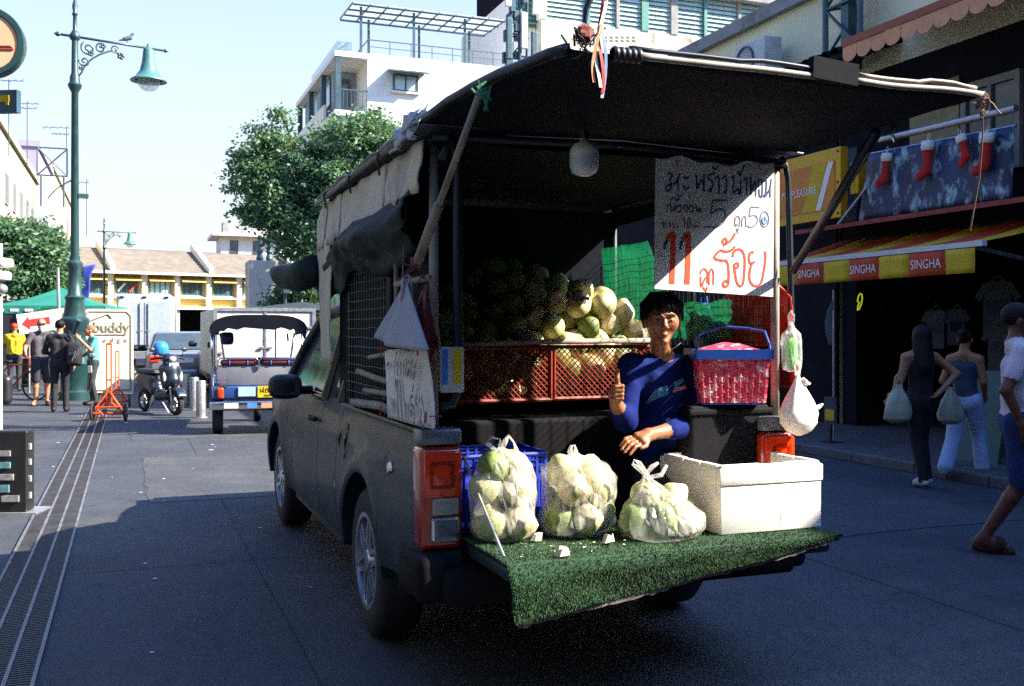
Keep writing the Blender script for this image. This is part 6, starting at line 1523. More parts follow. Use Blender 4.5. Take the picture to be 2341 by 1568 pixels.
# ================================================================== THE BOY
sk_b = M('skin_tan', '#9a6442', rough=.48, var=.14, scale=9, bump=.12, bscale=160)
m_jer = M('jersey_blue', (0.007, 0.014, 0.10), spec=.06, rough=.75, var=.25, scale=5, bump=.6, bscale=13)
m_trd = M('trousers_dark', (0.012, 0.013, 0.02), rough=.85, var=.3)
m_hair = M('hair_black', (0.008, 0.007, 0.007), spec=.18, rough=.55, var=.5, scale=30, bump=.4, bscale=120, stretch=(1, 1, .3))
hp = Vector((TR(1530, 985, y=.24).x, .26, .86))
boy = TT('person', 'young man in a blue jersey sitting in the truck bed giving a thumbs up', 'person', (hp.x, hp.y, .70))
ob = Vector((hp.x, hp.y, .70))
def J(u, v, y): return np.array(TR(u, v, y=y)-ob)
hd = J(1513, 735, .12); nk = J(1516, 818, .19)
bd = Body(.0062)
sL, sR = J(1440, 836, .18), J(1588, 838, .20)
ch = J(1512, 880, .19); wa = J(1522, 960, .22); pe = np.array([0, .02, .16])
off = np.array([.045, 0, 0])
# torso
for s_ in (-1, 1): bd.rc(ch+off*s_*1.2, wa+off*s_, .088, .085, 1, .05); bd.rc(wa+off*s_, pe+off*s_, .085, .09, 1, .05)
bd.rc(nk+np.array([0, .01, -.03]), sL+np.array([.02, 0, -.01]), .060, .055, 1, .05); bd.rc(nk+np.array([0, .01, -.03]), sR+np.array([-.02, 0, -.01]), .060, .055, 1, .05)
bd.rc(nk+np.array([0, .01, -.03]), hd+np.array([0, .02, -.05]), .051, .046, 0, .02)
# arms
eL, wL, hL = J(1430, 962, .10), J(1408, 925, -.02), J(1405, 893, -.05)
eR, wR, hR = J(1591, 970, .12), J(1482, 994, -.02), J(1436, 1014, -.05)
bd.rc(sL, eL, .060, .050, 1, .04); bd.rc(eL, eL*.35+wL*.65, .050, .043, 1, .03); bd.rc(eL*.3+wL*.7, wL, .034, .027, 0, .01)
bd.rc(sR, eR, .062, .054, 1, .04); bd.rc(eR, eR*.45+wR*.55, .054, .046, 1, .03); bd.rc(eR*.5+wR*.5, wR, .036, .027, 0, .01)
# hands: left one makes a thumbs up, right one lies over the knee
f = wL; palm = hL
bd.rc(wL, palm+np.array([0, 0, -.012]), .026, .031, 0, .015)
for i in range(4):
    z = .022-.018*i; b0 = palm+np.array([.028, -.012, z-.004]); b1 = palm+np.array([.012, -.050+.002*i, z]); b2 = palm+np.array([-.020, -.046+.003*i, z-.001]); b3 = palm+np.array([-.022, -.020, z-.003])
    bd.rc(b0, b1, .0100, .0098, 0, .003); bd.rc(b1, b2, .0096, .0088, 0, .003); bd.rc(b2, b3, .0086, .0078, 0, .003)
bd.rc(palm+np.array([.004, -.022, .022]), palm+np.array([-.004, -.030, .056]), .0125, .0108, 0, .006); bd.rc(palm+np.array([-.004, -.030, .056]), palm+np.array([.002, -.026, .092]), .0108, .0090, 0, .003)
dr_ = hR-wR; dr_ /= np.linalg.norm(dr_); lat = np.array([0, .75, .45]); lat -= dr_*lat.dot(dr_); lat /= np.linalg.norm(lat); nrm_ = np.cross(dr_, lat)
pc_ = wR+dr_*.055; bd.rc(wR, pc_+lat*.018, .026, .021, 0, .015); bd.rc(wR, pc_-lat*.018, .026, .021, 0, .015)
for i, (o_, ln) in enumerate(((-.030, .062), (-.010, .074), (.010, .070), (.029, .055))):
    a0_ = pc_+dr_*.030+lat*o_; a1_ = a0_+dr_*ln*.5+lat*o_*.15; a2_ = a1_+dr_*ln*.5+np.array([0, 0, -.022])
    bd.rc(a0_, a1_, .0102, .0092, 0, .003); bd.rc(a1_, a2_, .0092, .0076, 0, .003)
bd.rc(pc_-lat*.03-dr_*.02, pc_-lat*.052+dr_*.012, .0125, .0108, 0, .005); bd.rc(pc_-lat*.052+dr_*.012, pc_-lat*.054+dr_*.042, .0105, .0086, 0, .003)
# legs folded on the bed
for s_ in (-1, 1):
    hx = pe+np.array([.09*s_, 0, .0]); kn = np.array([.17*s_-.03, -.30, .09]); an = np.array([.14*s_-.03, -.16, .045])
    bd.rc(hx, kn, .085, .062, 2, .03); bd.rc(kn, an, .060, .042, 2, .02); bd.rc(an, an+np.array([0, -.14, -.012]), .034, .026, 3, .015)
# head, turned slightly to the right of the picture
def hv(x, y, z): a = R(-22); return hd+np.array([x*math.cos(a)-y*math.sin(a), x*math.sin(a)+y*math.cos(a), z])
bd.el(hv(0, .018, .035), (.077, .094, .088), 0, .01); bd.rc(hv(0, -.012, -.03), hv(0, -.048, -.078), .062, .030, 0, .035); bd.el(hv(0, -.035, .01), (.064, .052, .075), 0, .02)
for s_ in (-1, 1):
    bd.el(hv(.042*s_, -.050, -.012), (.022, .020, .022), 0, .03)                # cheekbone
    bd.cut(hv(.032*s_, -.099, .008), (.020, .022, .012), .014)                      # eye socket
    bd.el(hv(.032*s_, -.0750, .006), (.0145, .0110, .0090), 0, .004)                 # lid
    bd.rc(hv(.014*s_, -.088, .027), hv(.050*s_, -.076, .029), .006, .005, 0, .010) # brow
    bd.el(hv(.080*s_, .016, -.004), (.011, .020, .031), 0, .008); bd.cut(hv(.091*s_, .008, .0), (.007, .009, .016), .005)
    bd.el(hv(.013*s_, -.096, -.030), (.0095, .010, .008), 0, .006)
bd.rc(hv(0, -.086, .012), hv(0, -.103, -.022), .009, .0125, 0, .010)
bd.el(hv(0, -.0815, -.0555), (.0185, .0095, .0046), 5, .006); bd.el(hv(0, -.0795, -.0655), (.0155, .0100, .0056), 5, .006); bd.cut(hv(0, -.0935, -.0606), (.016, .007, .0012), .002)
bd.el(hv(0, -.072, -.092), (.019, .016, .014), 0, .012)
bd.mesh('body', [sk_b, m_jer, m_trd, m_black, m_hair, M('lips_boy', '#70402f', rough=.45, var=.05)], boy)
hb_ = Body(.0068)
hb_.el(hv(0, .024, .050), (.089, .104, .093), 0, .01)
hb_.cut(hv(0, -.100, -.066), (.080, .092, .092), .012); hb_.cut(hv(0, .02, -.09), (.12, .13, .055), .02)
for k in range(11):
    a = -1.15+k*.23; x = .068*math.sin(a); y = -.070*math.cos(a)+.006
    hb_.rc(hv(x*.75, y*.62, .098), hv(x*1.05+.008*math.sin(k*3), y*1.18-.004, .044+.012*math.sin(k*2.3)), .017, .0065, 0, .006)
for k in range(9):
    a = k*.7; hb_.rc(hv(.05*math.cos(a), .03+.05*math.sin(a), .115), hv(.085*math.cos(a+.5), .03+.085*math.sin(a+.5), .09), .02, .007, 0, .01)
hb_.mesh('hair', [m_hair], boy)
g = G(); rh = random.Random(2)
for k in range(150):
    a = rh.uniform(-2.6, 2.6); e = rh.uniform(.2, 1.0); p0 = hv(.055*math.sin(a)*e, .02-.06*math.cos(a)*e, .135+.006*rh.random()); r1 = 1.03+.10*rh.random()
    p1 = hv(.088*math.sin(a)*r1, .018-.104*math.cos(a)*r1, .085); p2 = hv(.090*math.sin(a+.1)*r1, .016-.106*math.cos(a+.1)*r1, (.038 if abs(a) < 1.1 else -.005)+.022*rh.random())
    g.tube([p0, p1, p2], [.0022, .0028, .0008], n=4)
o = g.build('hair_strand', m_hair, boy, smooth=True, kind='stuff')
g = G()
for s_ in (-1, 1): g.ball(hv(.032*s_, -.0795, .0050), (.0115, .008, .0034), n=10, k=6)
g.build('eye', M('eye_white', '#8d8078', rough=.2), boy, smooth=True)
g = G()
for s_ in (-1, 1): g.ball(hv(.0325*s_, -.0855, .0052), (.0058, .003, .0038), n=8, k=5)
g.build('iris', m_black, boy, smooth=True)
g = G()
for s_ in (-1, 1): g.tube([hv(.014*s_, -.0965, .0265), hv(.030*s_, -.0935, .0325), hv(.050*s_, -.081, .028)], [.0026, .0034, .002], n=5)
g.build('eyebrow', m_hair, boy, smooth=True)
# print on the jersey: two pale swooshes and collar line
tc_ = J(1512, 800, .1)
def jp(u, v):
    return Vector(TR(u, v, y=.085))-ob
sw = G()
def onchest(u, v, lift=.004):
    """drop a print point onto the front of the jersey by marching along the sight line"""
    for k in range(60):
        y = -.10+k*.006; p = np.array(TR(u, v, y=y)-ob); X = p[None]
        d = min(float(Body.dist(q, X)[0]) for q in bd.P if q[7] > 0 and q[5] == 1)
        if d < .006: return Vector(p)-Vector((0, lift, 0))
    return Vector(np.array(TR(u, v, y=.1)-ob))
def swoosh(name, poly_t, poly_b, mt):
    g = G(); n = 12
    T_ = lambda arr, t: [np.interp(t, np.linspace(0, 1, len(arr)), [a[i] for a in arr]) for i in (0, 1)]
    P = []
    for j in range(4):
        for i in range(n+1):
            a, b = T_(poly_t, i/n), T_(poly_b, i/n); w = j/3; P.append(onchest(a[0]*(1-w)+b[0]*w, a[1]*(1-w)+b[1]*w))
    g.add(P, [(j*(n+1)+i, j*(n+1)+i+1, (j+1)*(n+1)+i+1, (j+1)*(n+1)+i) for j in range(3) for i in range(n)]); return g.build(name, mt, boy, smooth=True)
m_jt = M('print_teal', '#2f6a90', rough=.7, var=.2)
swoosh('printed_swoosh', [(1474, 920), (1496, 890), (1530, 878), (1560, 863)], [(1474, 925), (1500, 912), (1530, 900), (1562, 870)], m_jt)
swoosh('printed_swoosh', [(1528, 898), (1545, 886), (1565, 880)], [(1530, 902), (1547, 894), (1568, 887)], M('print_coral', '#a0605f', rough=.7))
swoosh('printed_swoosh', [(1520, 955), (1540, 935), (1560, 918)], [(1520, 962), (1542, 948), (1562, 930)], M('print_dim', '#2d4a66', rough=.7))
g = G(); g.tube([onchest(u, v, .002) for u, v in ((1482, 798), (1490, 808), (1503, 813), (1520, 806), (1540, 796), (1556, 784))], .0022, n=5); g.build('collar_piping', m_printw, boy, smooth=True)
# ================================================================== STREET FURNITURE
def at0(u, v): q = ST(u, v, z=0); return W(q.x, q.y)
def lathe_obj(name, prof, mt, parent, c=(0, 0, 0), n=20, smooth=True):
    g = G(); g.lathe(prof, c, n); return g.build(name, mt, parent, auto=40)
def street_lamp(label, px, d, rz, s=1.0, detail=True):
    b = PX(px, HZ, d); L = T('street_lamp', label, 'street lamp', (b.x, b.y, 0), rz, 'green street lamps')
    lathe_obj('base', [(.34, 0), (.34, .18), (.30, .22), (.30, .75), (.33, .80), (.27, .86), (.24, 1.15), (.29, 1.22), (.29, 1.32), (.23, 1.38), (.26, 1.62), (.31, 1.72), (.31, 1.80), (.24, 1.86), (.19, 2.2), (.22, 2.28), (.15, 2.36), (.135, 2.9), (.17, 2.97), (.17, 3.05), (.11, 3.12), (.11, 3.2)], m_lamp, L)
    lathe_obj('post', [(.090, 3.2), (.072, 6.85), (.13, 6.95), (.15, 7.02), (.11, 7.08), (.105, 7.2), (.075, 7.28), (.065, 8.0), (.11, 8.05), (.12, 8.12), (.07, 8.2), (.045, 8.25), (.04, 8.55), (.065, 8.6), (.04, 8.64), (.06, 8.78), (.025, 8.92), (.035, 8.97), (0, 9.05)], m_lamp, L)
    g = G(); g.cyl((-.4, 0, 8.1), (2.0, 0, 8.1), .028, n=8); g.lathe([(0, -.44), (.06, -.36), (.02, -.28)], (0, 0, 8.1), n=8, axis='x'); g.lathe([(.02, 1.93), (.05, 1.98), (0, 2.06)], (0, 0, 8.1), n=8, axis='x'); g.build('arm', m_lamp, L, smooth=True)
    g = G()
    def scroll(cx, cz, r, turns, a0, w=.022): g.tube([(cx+r*(1-t/ (turns*1.0)*.8)*math.cos(a0+t*6.28), 0, cz+r*(1-t/turns*.8)*math.sin(a0+t*6.28)) for t in [turns*i/22 for i in range(23)]], w, n=5)
    scroll(.28, 7.88, .16, 1.4, 2.2); scroll(.55, 7.93, .12, 1.3, 1.0); scroll(.20, 7.58, .12, 1.3, 3.0); scroll(.85, 7.95, .09, 1.2, .4, .018)
    g.tube([(.06, 0, 7.2), (.14, 0, 7.32), (.22, 0, 7.5), (.36, 0, 7.66), (.52, 0, 7.78), (.75, 0, 7.90), (.98, 0, 7.86)], .02, n=5)
    for x, z, r in ((.98, 7.82, .08), (.33, 7.78, .07), (.13, 7.42, .05), (.6, 7.98, .06)):
        for k in range(5): g.ball((x+r*.6*math.cos(k*1.26), 0, z+r*.6*math.sin(k*1.26)), (r*.5, .03, r*.5), n=6, k=4)
    g.build('scroll_bracket', m_lamp, L, smooth=True)
    lathe_obj('lamp_shade', [(.03, .22), (.05, .16), (.08, .10), (.12, .08), (.13, -.02), (.15, -.20), (.20, -.42), (.30, -.56), (.40, -.62), (.41, -.65), (.30, -.63)], m_lampd, L, (1.6, 0, 7.98), n=24)
    lathe_obj('globe', [(.26, -.62), (.25, -.70), (.20, -.80), (.12, -.86), (0, -.88)], m_globe, L, (1.6, 0, 7.98))
    g = G(); g.tube([(-.06, 0, 4.9), (-.35, .1, 4.7), (-.5, .3, 4.5)], .012, n=4); g.box((.16, -.05, 4.55), (.22, .08, .10)); g.build('camera_arm', m_lamp, L)
    return L
L1 = street_lamp('tall green cast iron street lamp with scrolled bracket, near the people on the left', 171, 22.2, R(35))
street_lamp('distant green street lamp in front of the yellow shophouse row', 238, 66, R(30))
# pigeon on the arm
p = L1.location+Vector((RX*0, 0, 0))
bp_ = Vector((math.cos(R(35))*1.12, math.sin(R(35))*1.12, 8.125))+L1.location
pg_ = T('pigeon', 'dark pigeon perched on the arm of the tall street lamp', 'bird', bp_, R(35))
bd = Body(.007); bd.rc((-.05, 0, .10), (.06, 0, .14), .045, .05, 0, .03); bd.rc((.07, 0, .15), (.11, 0, .23), .035, .026, 0, .02); bd.el((.125, 0, .245), (.032, .026, .028), 0, .015); bd.rc((.14, 0, .243), (.165, 0, .235), .010, .004, 0, .006); bd.rc((-.06, 0, .09), (-.17, 0, .05), .032, .016, 0, .02); bd.rc((.0, .02, .08), (0, .02, 0), .008, .006, 0, .006); bd.rc((.0, -.02, .08), (0, -.02, 0), .008, .006, 0, .006)
bd.mesh('body', [M('pigeon_grey', '#3c4550', rough=.7, var=.3, scale=20)], pg_)
# round hanging sign and square sign at the upper left edge
q = PX(-30, 96, 7.6); rs = T('round_sign', 'round peach coloured light box sign with dark rim at the upper left edge', 'sign', q, R(17))
g = G(); g.lathe([(.0, -.03), (.215, -.03), (.225, -.045), (.262, -.045), (.268, -.03), (.268, .07), (.25, .08), (0, .08)], n=48, axis='y'); g.build('casing', m_lamp, rs, auto=40)
g = G(); g.lathe([(0, -.034), (.224, -.034)], n=48, axis='y'); g.build('printed_face', M('sign_peach', '#e3a27a', rough=.4, var=.10, scale=2), rs)
g = G(); g.tube([(.02, -.037, -.02), (.10, -.037, -.035), (.17, -.037, -.03), (.19, -.037, -.05), (.10, -.037, -.055)], .008, n=5); g.build('printed_mark', m_redb, rs)
g = G(); g.cyl((-.02, .08, .26), (-.02, .08, .8), .02); g.cyl((-.30, .08, -4.3), (-.30, .08, .9), .04, n=10); g.cyl((-.30, .08, .6), (.05, .08, .6), .02); g.build('sign_post', m_steel, rs)
q = PX(8, 232, 8.2); sq = T('square_sign', 'dark blue green square sign with a yellow emblem below the round sign', 'sign', q, R(-6))
g = G(); g.bb((-.30, 0, -.09), (.115, .06, .095)); g.build('board', M('sign_slate', '#31505c', rough=.5), sq)
g = G(); g.bb((-.12, -.006, -.005), (.05, -.001, .05)); g.bb((.02, -.006, -.03), (.045, -.001, -.006)); g.build('emblem', m_cany, sq)
g = G(); g.cyl((-.28, .03, -3.8), (-.28, .03, .3), .03, n=8); g.build('sign_post', m_steel, sq)
# CCTV pole at the left edge
q = PX(-3, HZ, 9.2); cc = T('camera_pole', 'white pole with two security cameras at the left edge', 'pole', (q.x, q.y, 0), 0)
g = G(); g.cyl((0, 0, 0), (0, 0, 2.35), .032, n=10); g.build('pole', m_white, cc)
for z, x in ((2.17, .07), (2.05, .05)):
    g = G(); g.rbox((x, -.06, z), (.11, .22, .085), .025); g.build('camera_housing', m_white, cc, smooth=True); g = G(); g.cyl((x, -.165, z-.0), (x, -.175, z), .034, n=12); g.build('lens', m_black, cc)
g = G(); g.ball((.045, -.04, 1.93), (.055, .055, .05)); g.build('dome_camera', m_steel, cc, smooth=True)

# ------------------------------------------------------------------ trees
def tree(name, label, d, base_u, blobs, nl, size, mt, seed, limbs, dy=1.2, trunk_r=.16):
    b = PX(base_u, HZ, d); t = T(name, label, 'tree', (b.x, b.y, 0), 0)
    O = Vector((b.x, b.y, 0)); rr = random.Random(seed)
    px = d/F
    g = G(); top = None
    for pts, r0, r1 in limbs:
        P = [PX(u, v, d+dd)-O for u, v, dd in pts]; n = len(P); g.tube(P, [r0+(r1-r0)*i/(n-1) for i in range(n)], n=9)
    g.build('trunk', m_bark, t, smooth=True)
    clumps = []
    for (u, v, ru, rv) in blobs:
        c = PX(u, v, d)-O; n = max(6, int(ru*rv/55))
        for _ in range(n):
            q = Vector((rr.gauss(0, 1), rr.gauss(0, 1), rr.gauss(0, 1))).normalized()*rr.random()**.33
            clumps.append((c+Vector((q.x*ru*px, q.y*(ru+rv)/2*px*dy, q.z*rv*px)), rr.uniform(.5, 1.1)))
    g = G(); tw = G()
    for i in range(nl):
        c, s = clumps[rr.randrange(len(clumps))]
        sd = .23*s*(d/30)
        p = c+Vector((rr.gauss(0, sd), rr.gauss(0, sd), rr.gauss(0, sd*.55)))
        a = Vector((rr.gauss(0, 1), rr.gauss(0, 1), rr.gauss(0, .6)-.35)).normalized(); n = a.cross(Vector((rr.gauss(0, 1), rr.gauss(0, 1), rr.gauss(0, 1)))).normalized()
        L_ = size*rr.uniform(.6, 1.35); w = L_*.24
        g.add([p, p+a*L_*.5+n*w, p+a*L_, p+a*L_*.5-n*w], [(0, 1, 2, 3)])
    g.build('crown', mt, t, recalc=False)
    return t
tree('street_tree', 'leafy green street tree in the middle, in front of the white apartment block', 32, 700,
     [(640, 440, 95, 85), (720, 400, 90, 70), (800, 330, 90, 70), (860, 300, 70, 45), (575, 410, 50, 50), (570, 350, 45, 26), (690, 520, 95, 70), (600, 480, 60, 40), (880, 360, 60, 70), (800, 440, 110, 90), (720, 620, 45, 80), (650, 330, 60, 30), (640, 268, 26, 20), (596, 300, 30, 18), (590, 375, 60, 20)], 40000, .165, m_leaf, 3,
     [([(705, 915, 0), (700, 800, 0), (704, 660, 0), (712, 560, 0)], .22, .14), ([(712, 560, 0), (660, 480, .3), (600, 420, 0)], .12, .04), ([(712, 560, 0), (760, 440, -.3), (840, 330, 0)], .12, .04), ([(705, 600, 0), (690, 450, .4), (660, 300, 0), (640, 262, 0)], .09, .02)], trunk_r=.2)
tree('street_tree', 'dark dense tree behind the tuk-tuk under the tall street tree', 37, 690,
     [(690, 640, 40, 60), (720, 700, 40, 60), (655, 690, 40, 35), (735, 600, 40, 60)], 12000, .17, m_leaf2, 8, [([(700, 900, 0), (700, 700, 0), (690, 640, 0)], .15, .06)])
tree('street_tree', 'bushy green tree at the left edge behind the green tent', 27.5, 60,
     [(60, 545, 60, 45), (30, 600, 60, 50), (105, 590, 48, 45), (70, 640, 75, 40), (15, 530, 40, 35), (120, 640, 35, 30)], 20000, .155, m_leaf, 5, [([(62, 890, 0), (60, 760, 0), (58, 600, 0)], .14, .07), ([(58, 690, 0), (100, 610, 0)], .06, .03)])
# ------------------------------------------------------------------ tent, signs and board on the left
q = PX(140, HZ, 27); tn = T('market_tent', 'dark green peaked market tent behind the old man', 'tent', (q.x, q.y, 0), R(10))
m_tent = M('tent_green', '#136a5c', rough=.8, var=.15, scale=2)
zp, ze = PX(125, 657, 27).z, PX(40, 702, 27).z
hw = 1.42
g = G()
for k in range(4):
    rot = Matrix.Rotation(R(90*k), 3, 'Z'); a = rot @ Vector((-hw, -hw, ze)); b = rot @ Vector((hw, -hw, ze)); c = Vector((0, 0, zp))
    def tf(u, v): p = (a*(1-u)+b*u)*(1-v)+c*v; p.z -= .10*math.sin(math.pi*v)*.8; return p
    g.grid(tf, 6, 6)
g.build('canopy', m_tent, tn, thick=.01)
for k in range(4):
    rot = Matrix.Rotation(R(90*k), 3, 'Z'); g = G(); g.grid(lambda u, v: rot @ Vector((-hw+2*hw*u, -hw-.01-.03*v+.012*math.sin(u*25)*v, ze-.2*v)), 24, 2); g.build('valance', m_tent, tn, thick=.006)
    g = G(); p = rot @ Vector((-hw+.04, -hw+.04, 0)); g.cyl((p.x, p.y, 0), (p.x, p.y, ze), .025, n=6); g.build('leg', m_steel, tn)
for k, x in enumerate((-1.1, -.75, -.4, -.05, .3)):
    g = G(); g.box((x, -hw-.05, ze-.11), (.20, .004, .07)); g.build('printed_word', m_printw, tn)
q = PX(125, 735, 25.5); gs = T('leaf_sign', 'green sign board with a white leaf outline under the tent', 'sign', (q.x, q.y, 0), R(5))
g = G(); zc = q.z; g.bb((-.35, 0, zc-.75), (.75, .06, zc+.36)); g.build('board', M('sign_green', '#1c7a45', rough=.5), gs); g = G(); g.bb((-.3, .02, 0), (-.24, .05, zc-.75)); g.bb((.64, .02, 0), (.70, .05, zc-.75)); g.build('leg', m_steel, gs)
def leafl(a, L_): 
    dx, dz = math.sin(a), math.cos(a); c0 = (.22, zc-.22); return [(c0[0], c0[1]), (c0[0]+dx*L_*.5-dz*L_*.17, c0[1]+dz*L_*.5+dx*L_*.17), (c0[0]+dx*L_, c0[1]+dz*L_), (c0[0]+dx*L_*.5+dz*L_*.17, c0[1]+dz*L_*.5-dx*L_*.17), (c0[0], c0[1])]
strokes([leafl(a, l) for a, l in ((0, .46), (.75, .38), (-.75, .38), (1.4, .28), (-1.4, .28))], .022, lambda x, z: (x, 0, z), (0, -1, 0), .004).build('printed_leaf', m_printw, gs)
q = PX(92, 735, 24.6); ar = T('arrow_sign', 'white direction board with a red arrow pointing left', 'sign', (q.x, q.y, 0), R(20))
rt = Matrix.Rotation(R(-9), 3, 'Y'); zc = q.z
g = G(); g.box((0, 0, zc), (1.0, .04, .50), rot=rt); g.build('board', m_printw, ar); g = G(); g.cyl((-.25, .05, 0), (-.25, .05, zc), .025, n=6); g.build('post', m_steel, ar)
g = G(); g.add([Vector((0, -.024, zc))+rt @ Vector(p) for p in ((-.42, 0, 0), (-.24, 0, .17), (-.24, 0, .09), (.22, 0, .09), (.22, 0, -.09), (-.24, 0, -.09), (-.24, 0, -.17))], [(0, 1, 2, 3, 4, 5, 6)]); g.build('printed_arrow', m_tie, ar)
q = PX(130, 712, 24.9); g = T('name_board', 'long thin white slanted board above the leaf sign', 'sign', q, R(4)); b_ = G(); b_.box((.12, 0, .02), (.95, .04, .13), rot=Matrix.Rotation(R(-9), 3, 'Y')); b_.build('board', m_printw, g)
b_ = G(); b_.cyl((.05, 0, -.06), (.02, 0, 1.1), .04, n=7); b_.build('post', m_conc, g)
q0, q1 = PX(187, 706, 23.6), PX(291, 706, 23.6); zt = q0.z; wb_ = (q1.x-q0.x)/.94; zb = PX(187, 860, 23.6).z
by = T('board_sign', 'cream name board lettered buddy Lodge with cut corners', 'sign', (q0.x, q0.y, 0), R(24))
m_bcream = M('board_cream', '#d9cfb2', rough=.6, var=.05); m_blet = M('board_letters', '#8b7f66', rough=.6)
def oct_(x0, z0, x1, z1, c): return [(x0+c, z0), (x1-c, z0), (x1-c, z0+c*.5), (x1, z0+c), (x1, z1-c), (x1-c*.5, z1-c), (x1-c, z1), (x0+c, z1), (x0+c*.5, z1-c), (x0, z1-c), (x0, z0+c), (x0+c, z0+c*.5)]
g = G(); g.prism([(0, .06), (wb_, .06), (wb_, zt-.12), (wb_-.12, zt), (.12, zt), (0, zt-.12)], 0, .14, axis='y'); g.build('board', m_bcream, by)
g = G(); pts = [(.06, .12), (wb_-.06, .12), (wb_-.06, zt-.16), (wb_-.16, zt-.06), (.16, zt-.06), (.06, zt-.16)]
for a, b in zip(pts, pts[1:]+pts[:1]): g.cyl((a[0], -.004, a[1]), (b[0], -.004, b[1]), .016, n=5)
g.build('moulding', m_blet, by)
text('lettering', 'buddy', .36, m_blet, by, (wb_*.57, -.014, zt-.44), (R(90), 0, 0), extrude=.006, sx=.92)
text('lettering', 'L  o  d  g  e', .15, m_blet, by, (wb_*.57, -.012, zt-.74), (R(90), 0, 0), extrude=.004)
g = G(); g.tube([(.14, -.012, zt-.30), (wb_*.50, -.012, zt-.12), (wb_*.58, -.012, zt-.22)], .014, n=5); g.build('roof_emblem', m_blet, by)
g = G(); g.bb((.12, -.02, zt-.615), (wb_-.16, -.004, zt-.60)); g.build('rule', m_blet, by)
# blue feather flag
q = PX(186, HZ, 30); ff = T('feather_flag', 'blue curved feather flag behind the tall street lamp', 'flag', (q.x, q.y, 0))
z0_, z1_ = PX(186, 690, 30).z, PX(186, 610, 30).z
g = G(); g.cyl((-.02, 0, 0), (-.02, 0, z1_), .02, n=6); g.build('pole', m_steel, ff)
g = G(); g.grid(lambda u, v: (u*(.22+.1*v)+.28*max(0, v-.6)**1.5*u*2, .02*math.sin(v*7), z0_+(z1_-z0_)*v+.1*u*v), 5, 14); g.build('flag_cloth', M('flag_blue', '#4a58b0', rough=.8), ff, smooth=True, thick=.004)

# ------------------------------------------------------------------ bollards, trolleys, bottom-left stand
def bollard(u, v, h, label):
    q = ST(u, v, z=0); p = W(q.x, q.y); b = T('bollard', label, 'bollard', p, 0, 'steel bollards'); g = G(); g.lathe([(.085, 0), (.085, h-.02), (.075, h), (0, h+.004)], n=18); g.build('post', m_steel, b, auto=40)
    g = G(); g.lathe([(.12, 0), (.12, .015), (.086, .018)], n=18); g.build('flange', m_steel, b); return b
bollard(459, 955, .66, 'nearest sunlit steel bollard left of the tuk-tuk')
bollard(444, 938, .64, 'middle steel bollard just left of the nearest one')
bollard(426, 922, .62, 'farthest steel bollard beside the scooter')
def trolley(u, v, s, label, rz):
    q = ST(u, v, z=0); b = T('barrier_trolley', label, 'trolley', W(q.x, q.y), rz, 'orange wheeled barrier stands')
    g = G(); H = 1.32
    for x in (-.055, .055): g.cyl((x, 0, .28), (x, 0, H), .02, n=7)
    g.cyl((-.055, 0, H), (.055, 0, H), .02, n=7); g.cyl((-.055, 0, .7), (.055, 0, .7), .015, n=6)
    for sx in (-1, 1):
        g.cyl((0, 0, .52), (sx*.28, -.1, .24), .018, n=6); g.cyl((0, 0, .52), (sx*.24, .22, .2), .018, n=6); g.cyl((sx*.28, -.1, .24), (sx*.10, -.1, .10), .014, n=6)
        g.cyl((0, 0, .35), (sx*.36, 0, .13), .018, n=6)
    g.cyl((-.3, -.1, .24), (.3, -.1, .24), .018, n=6); g.cyl((-.42, 0, .13), (.42, 0, .13), .02, n=7); g.cyl((-.3, -.02, .06), (.3, -.02, .06), .012, n=6)
    g.build('frame', m_orange, b)
    for sx in (-1, 1):
        g = G(); g.lathe([(.10, -.025), (.135, -.03), (.15, -.015), (.15, .015), (.135, .03), (.10, .025)], (sx*.40, 0, .15), n=22, axis='x'); w = g.build('wheel', m_rubber, b, smooth=True)
        g = G(); g.lathe([(0, -.02), (.11, -.012), (.11, .012), (0, .02)], (sx*.40, 0, .15), n=14, axis='x'); g.build('hub', m_black, w)
    b.scale = (s*.68, s*.8, s); return b
trolley(249, 962, 1.0, 'orange wheeled barrier stand nearest the camera on the left', R(8))
trolley(268, 930, .85, 'second orange wheeled stand half hidden by the cream board', R(20))
m_card2 = M('card_grey', '#8d8c86', rough=.6, var=.4, scale=25); m_card3 = M('card_teal', '#5f8a8c', rough=.6, var=.4, scale=25)
q = ST(28, 1180, z=0); bs = T('card_stand', 'low black display stand with pale cards at the bottom left edge', 'stand', W(q.x, q.y), R(4))
g = G(); g.rbox((-.1, .1, .37), (.42, .16, .68), .015); g.build('body', m_black, bs); g = G(); g.bb((-.36, -.02, 0), (.20, .3, .03)); g.build('base', m_steel, bs)
for i, (x, z, w, h, mt) in enumerate(((-.08, .50, .12, .045, m_card2), (-.08, .40, .12, .05, m_card3), (-.05, .30, .11, .05, m_card2), (-.09, .20, .12, .06, m_card3), (-.02, .12, .14, .05, m_card2))):
    g = G(); g.bb((x-w/2, .0, z), (x+w/2, .018, z+h)); g.build('card', mt, bs)
for z in (.55, .42, .28, .14):
    g = G(); g.bb((.111, .04, z), (.127, .08, z+.05)); g.build('side_tab', m_card2, bs)

# ================================================================== VEHICLES BEYOND
def wheel2(parent, x, y, r, w, sgn=1, rim=m_alloy):
    g = G(); g.lathe([(r*.62, -w/2), (r*.9, -w/2), (r, -w*.35), (r, w*.35), (r*.9, w/2), (r*.62, w/2)], (x, y, r), n=26, axis='x'); t = g.build('wheel', m_rubber, parent, smooth=True)
    g = G(); g.lathe([(0, w*.3*sgn), (r*.3, w*.34*sgn), (r*.62, w*.2*sgn)], (x, y, r), n=20, axis='x'); g.build('rim', rim, t); return t
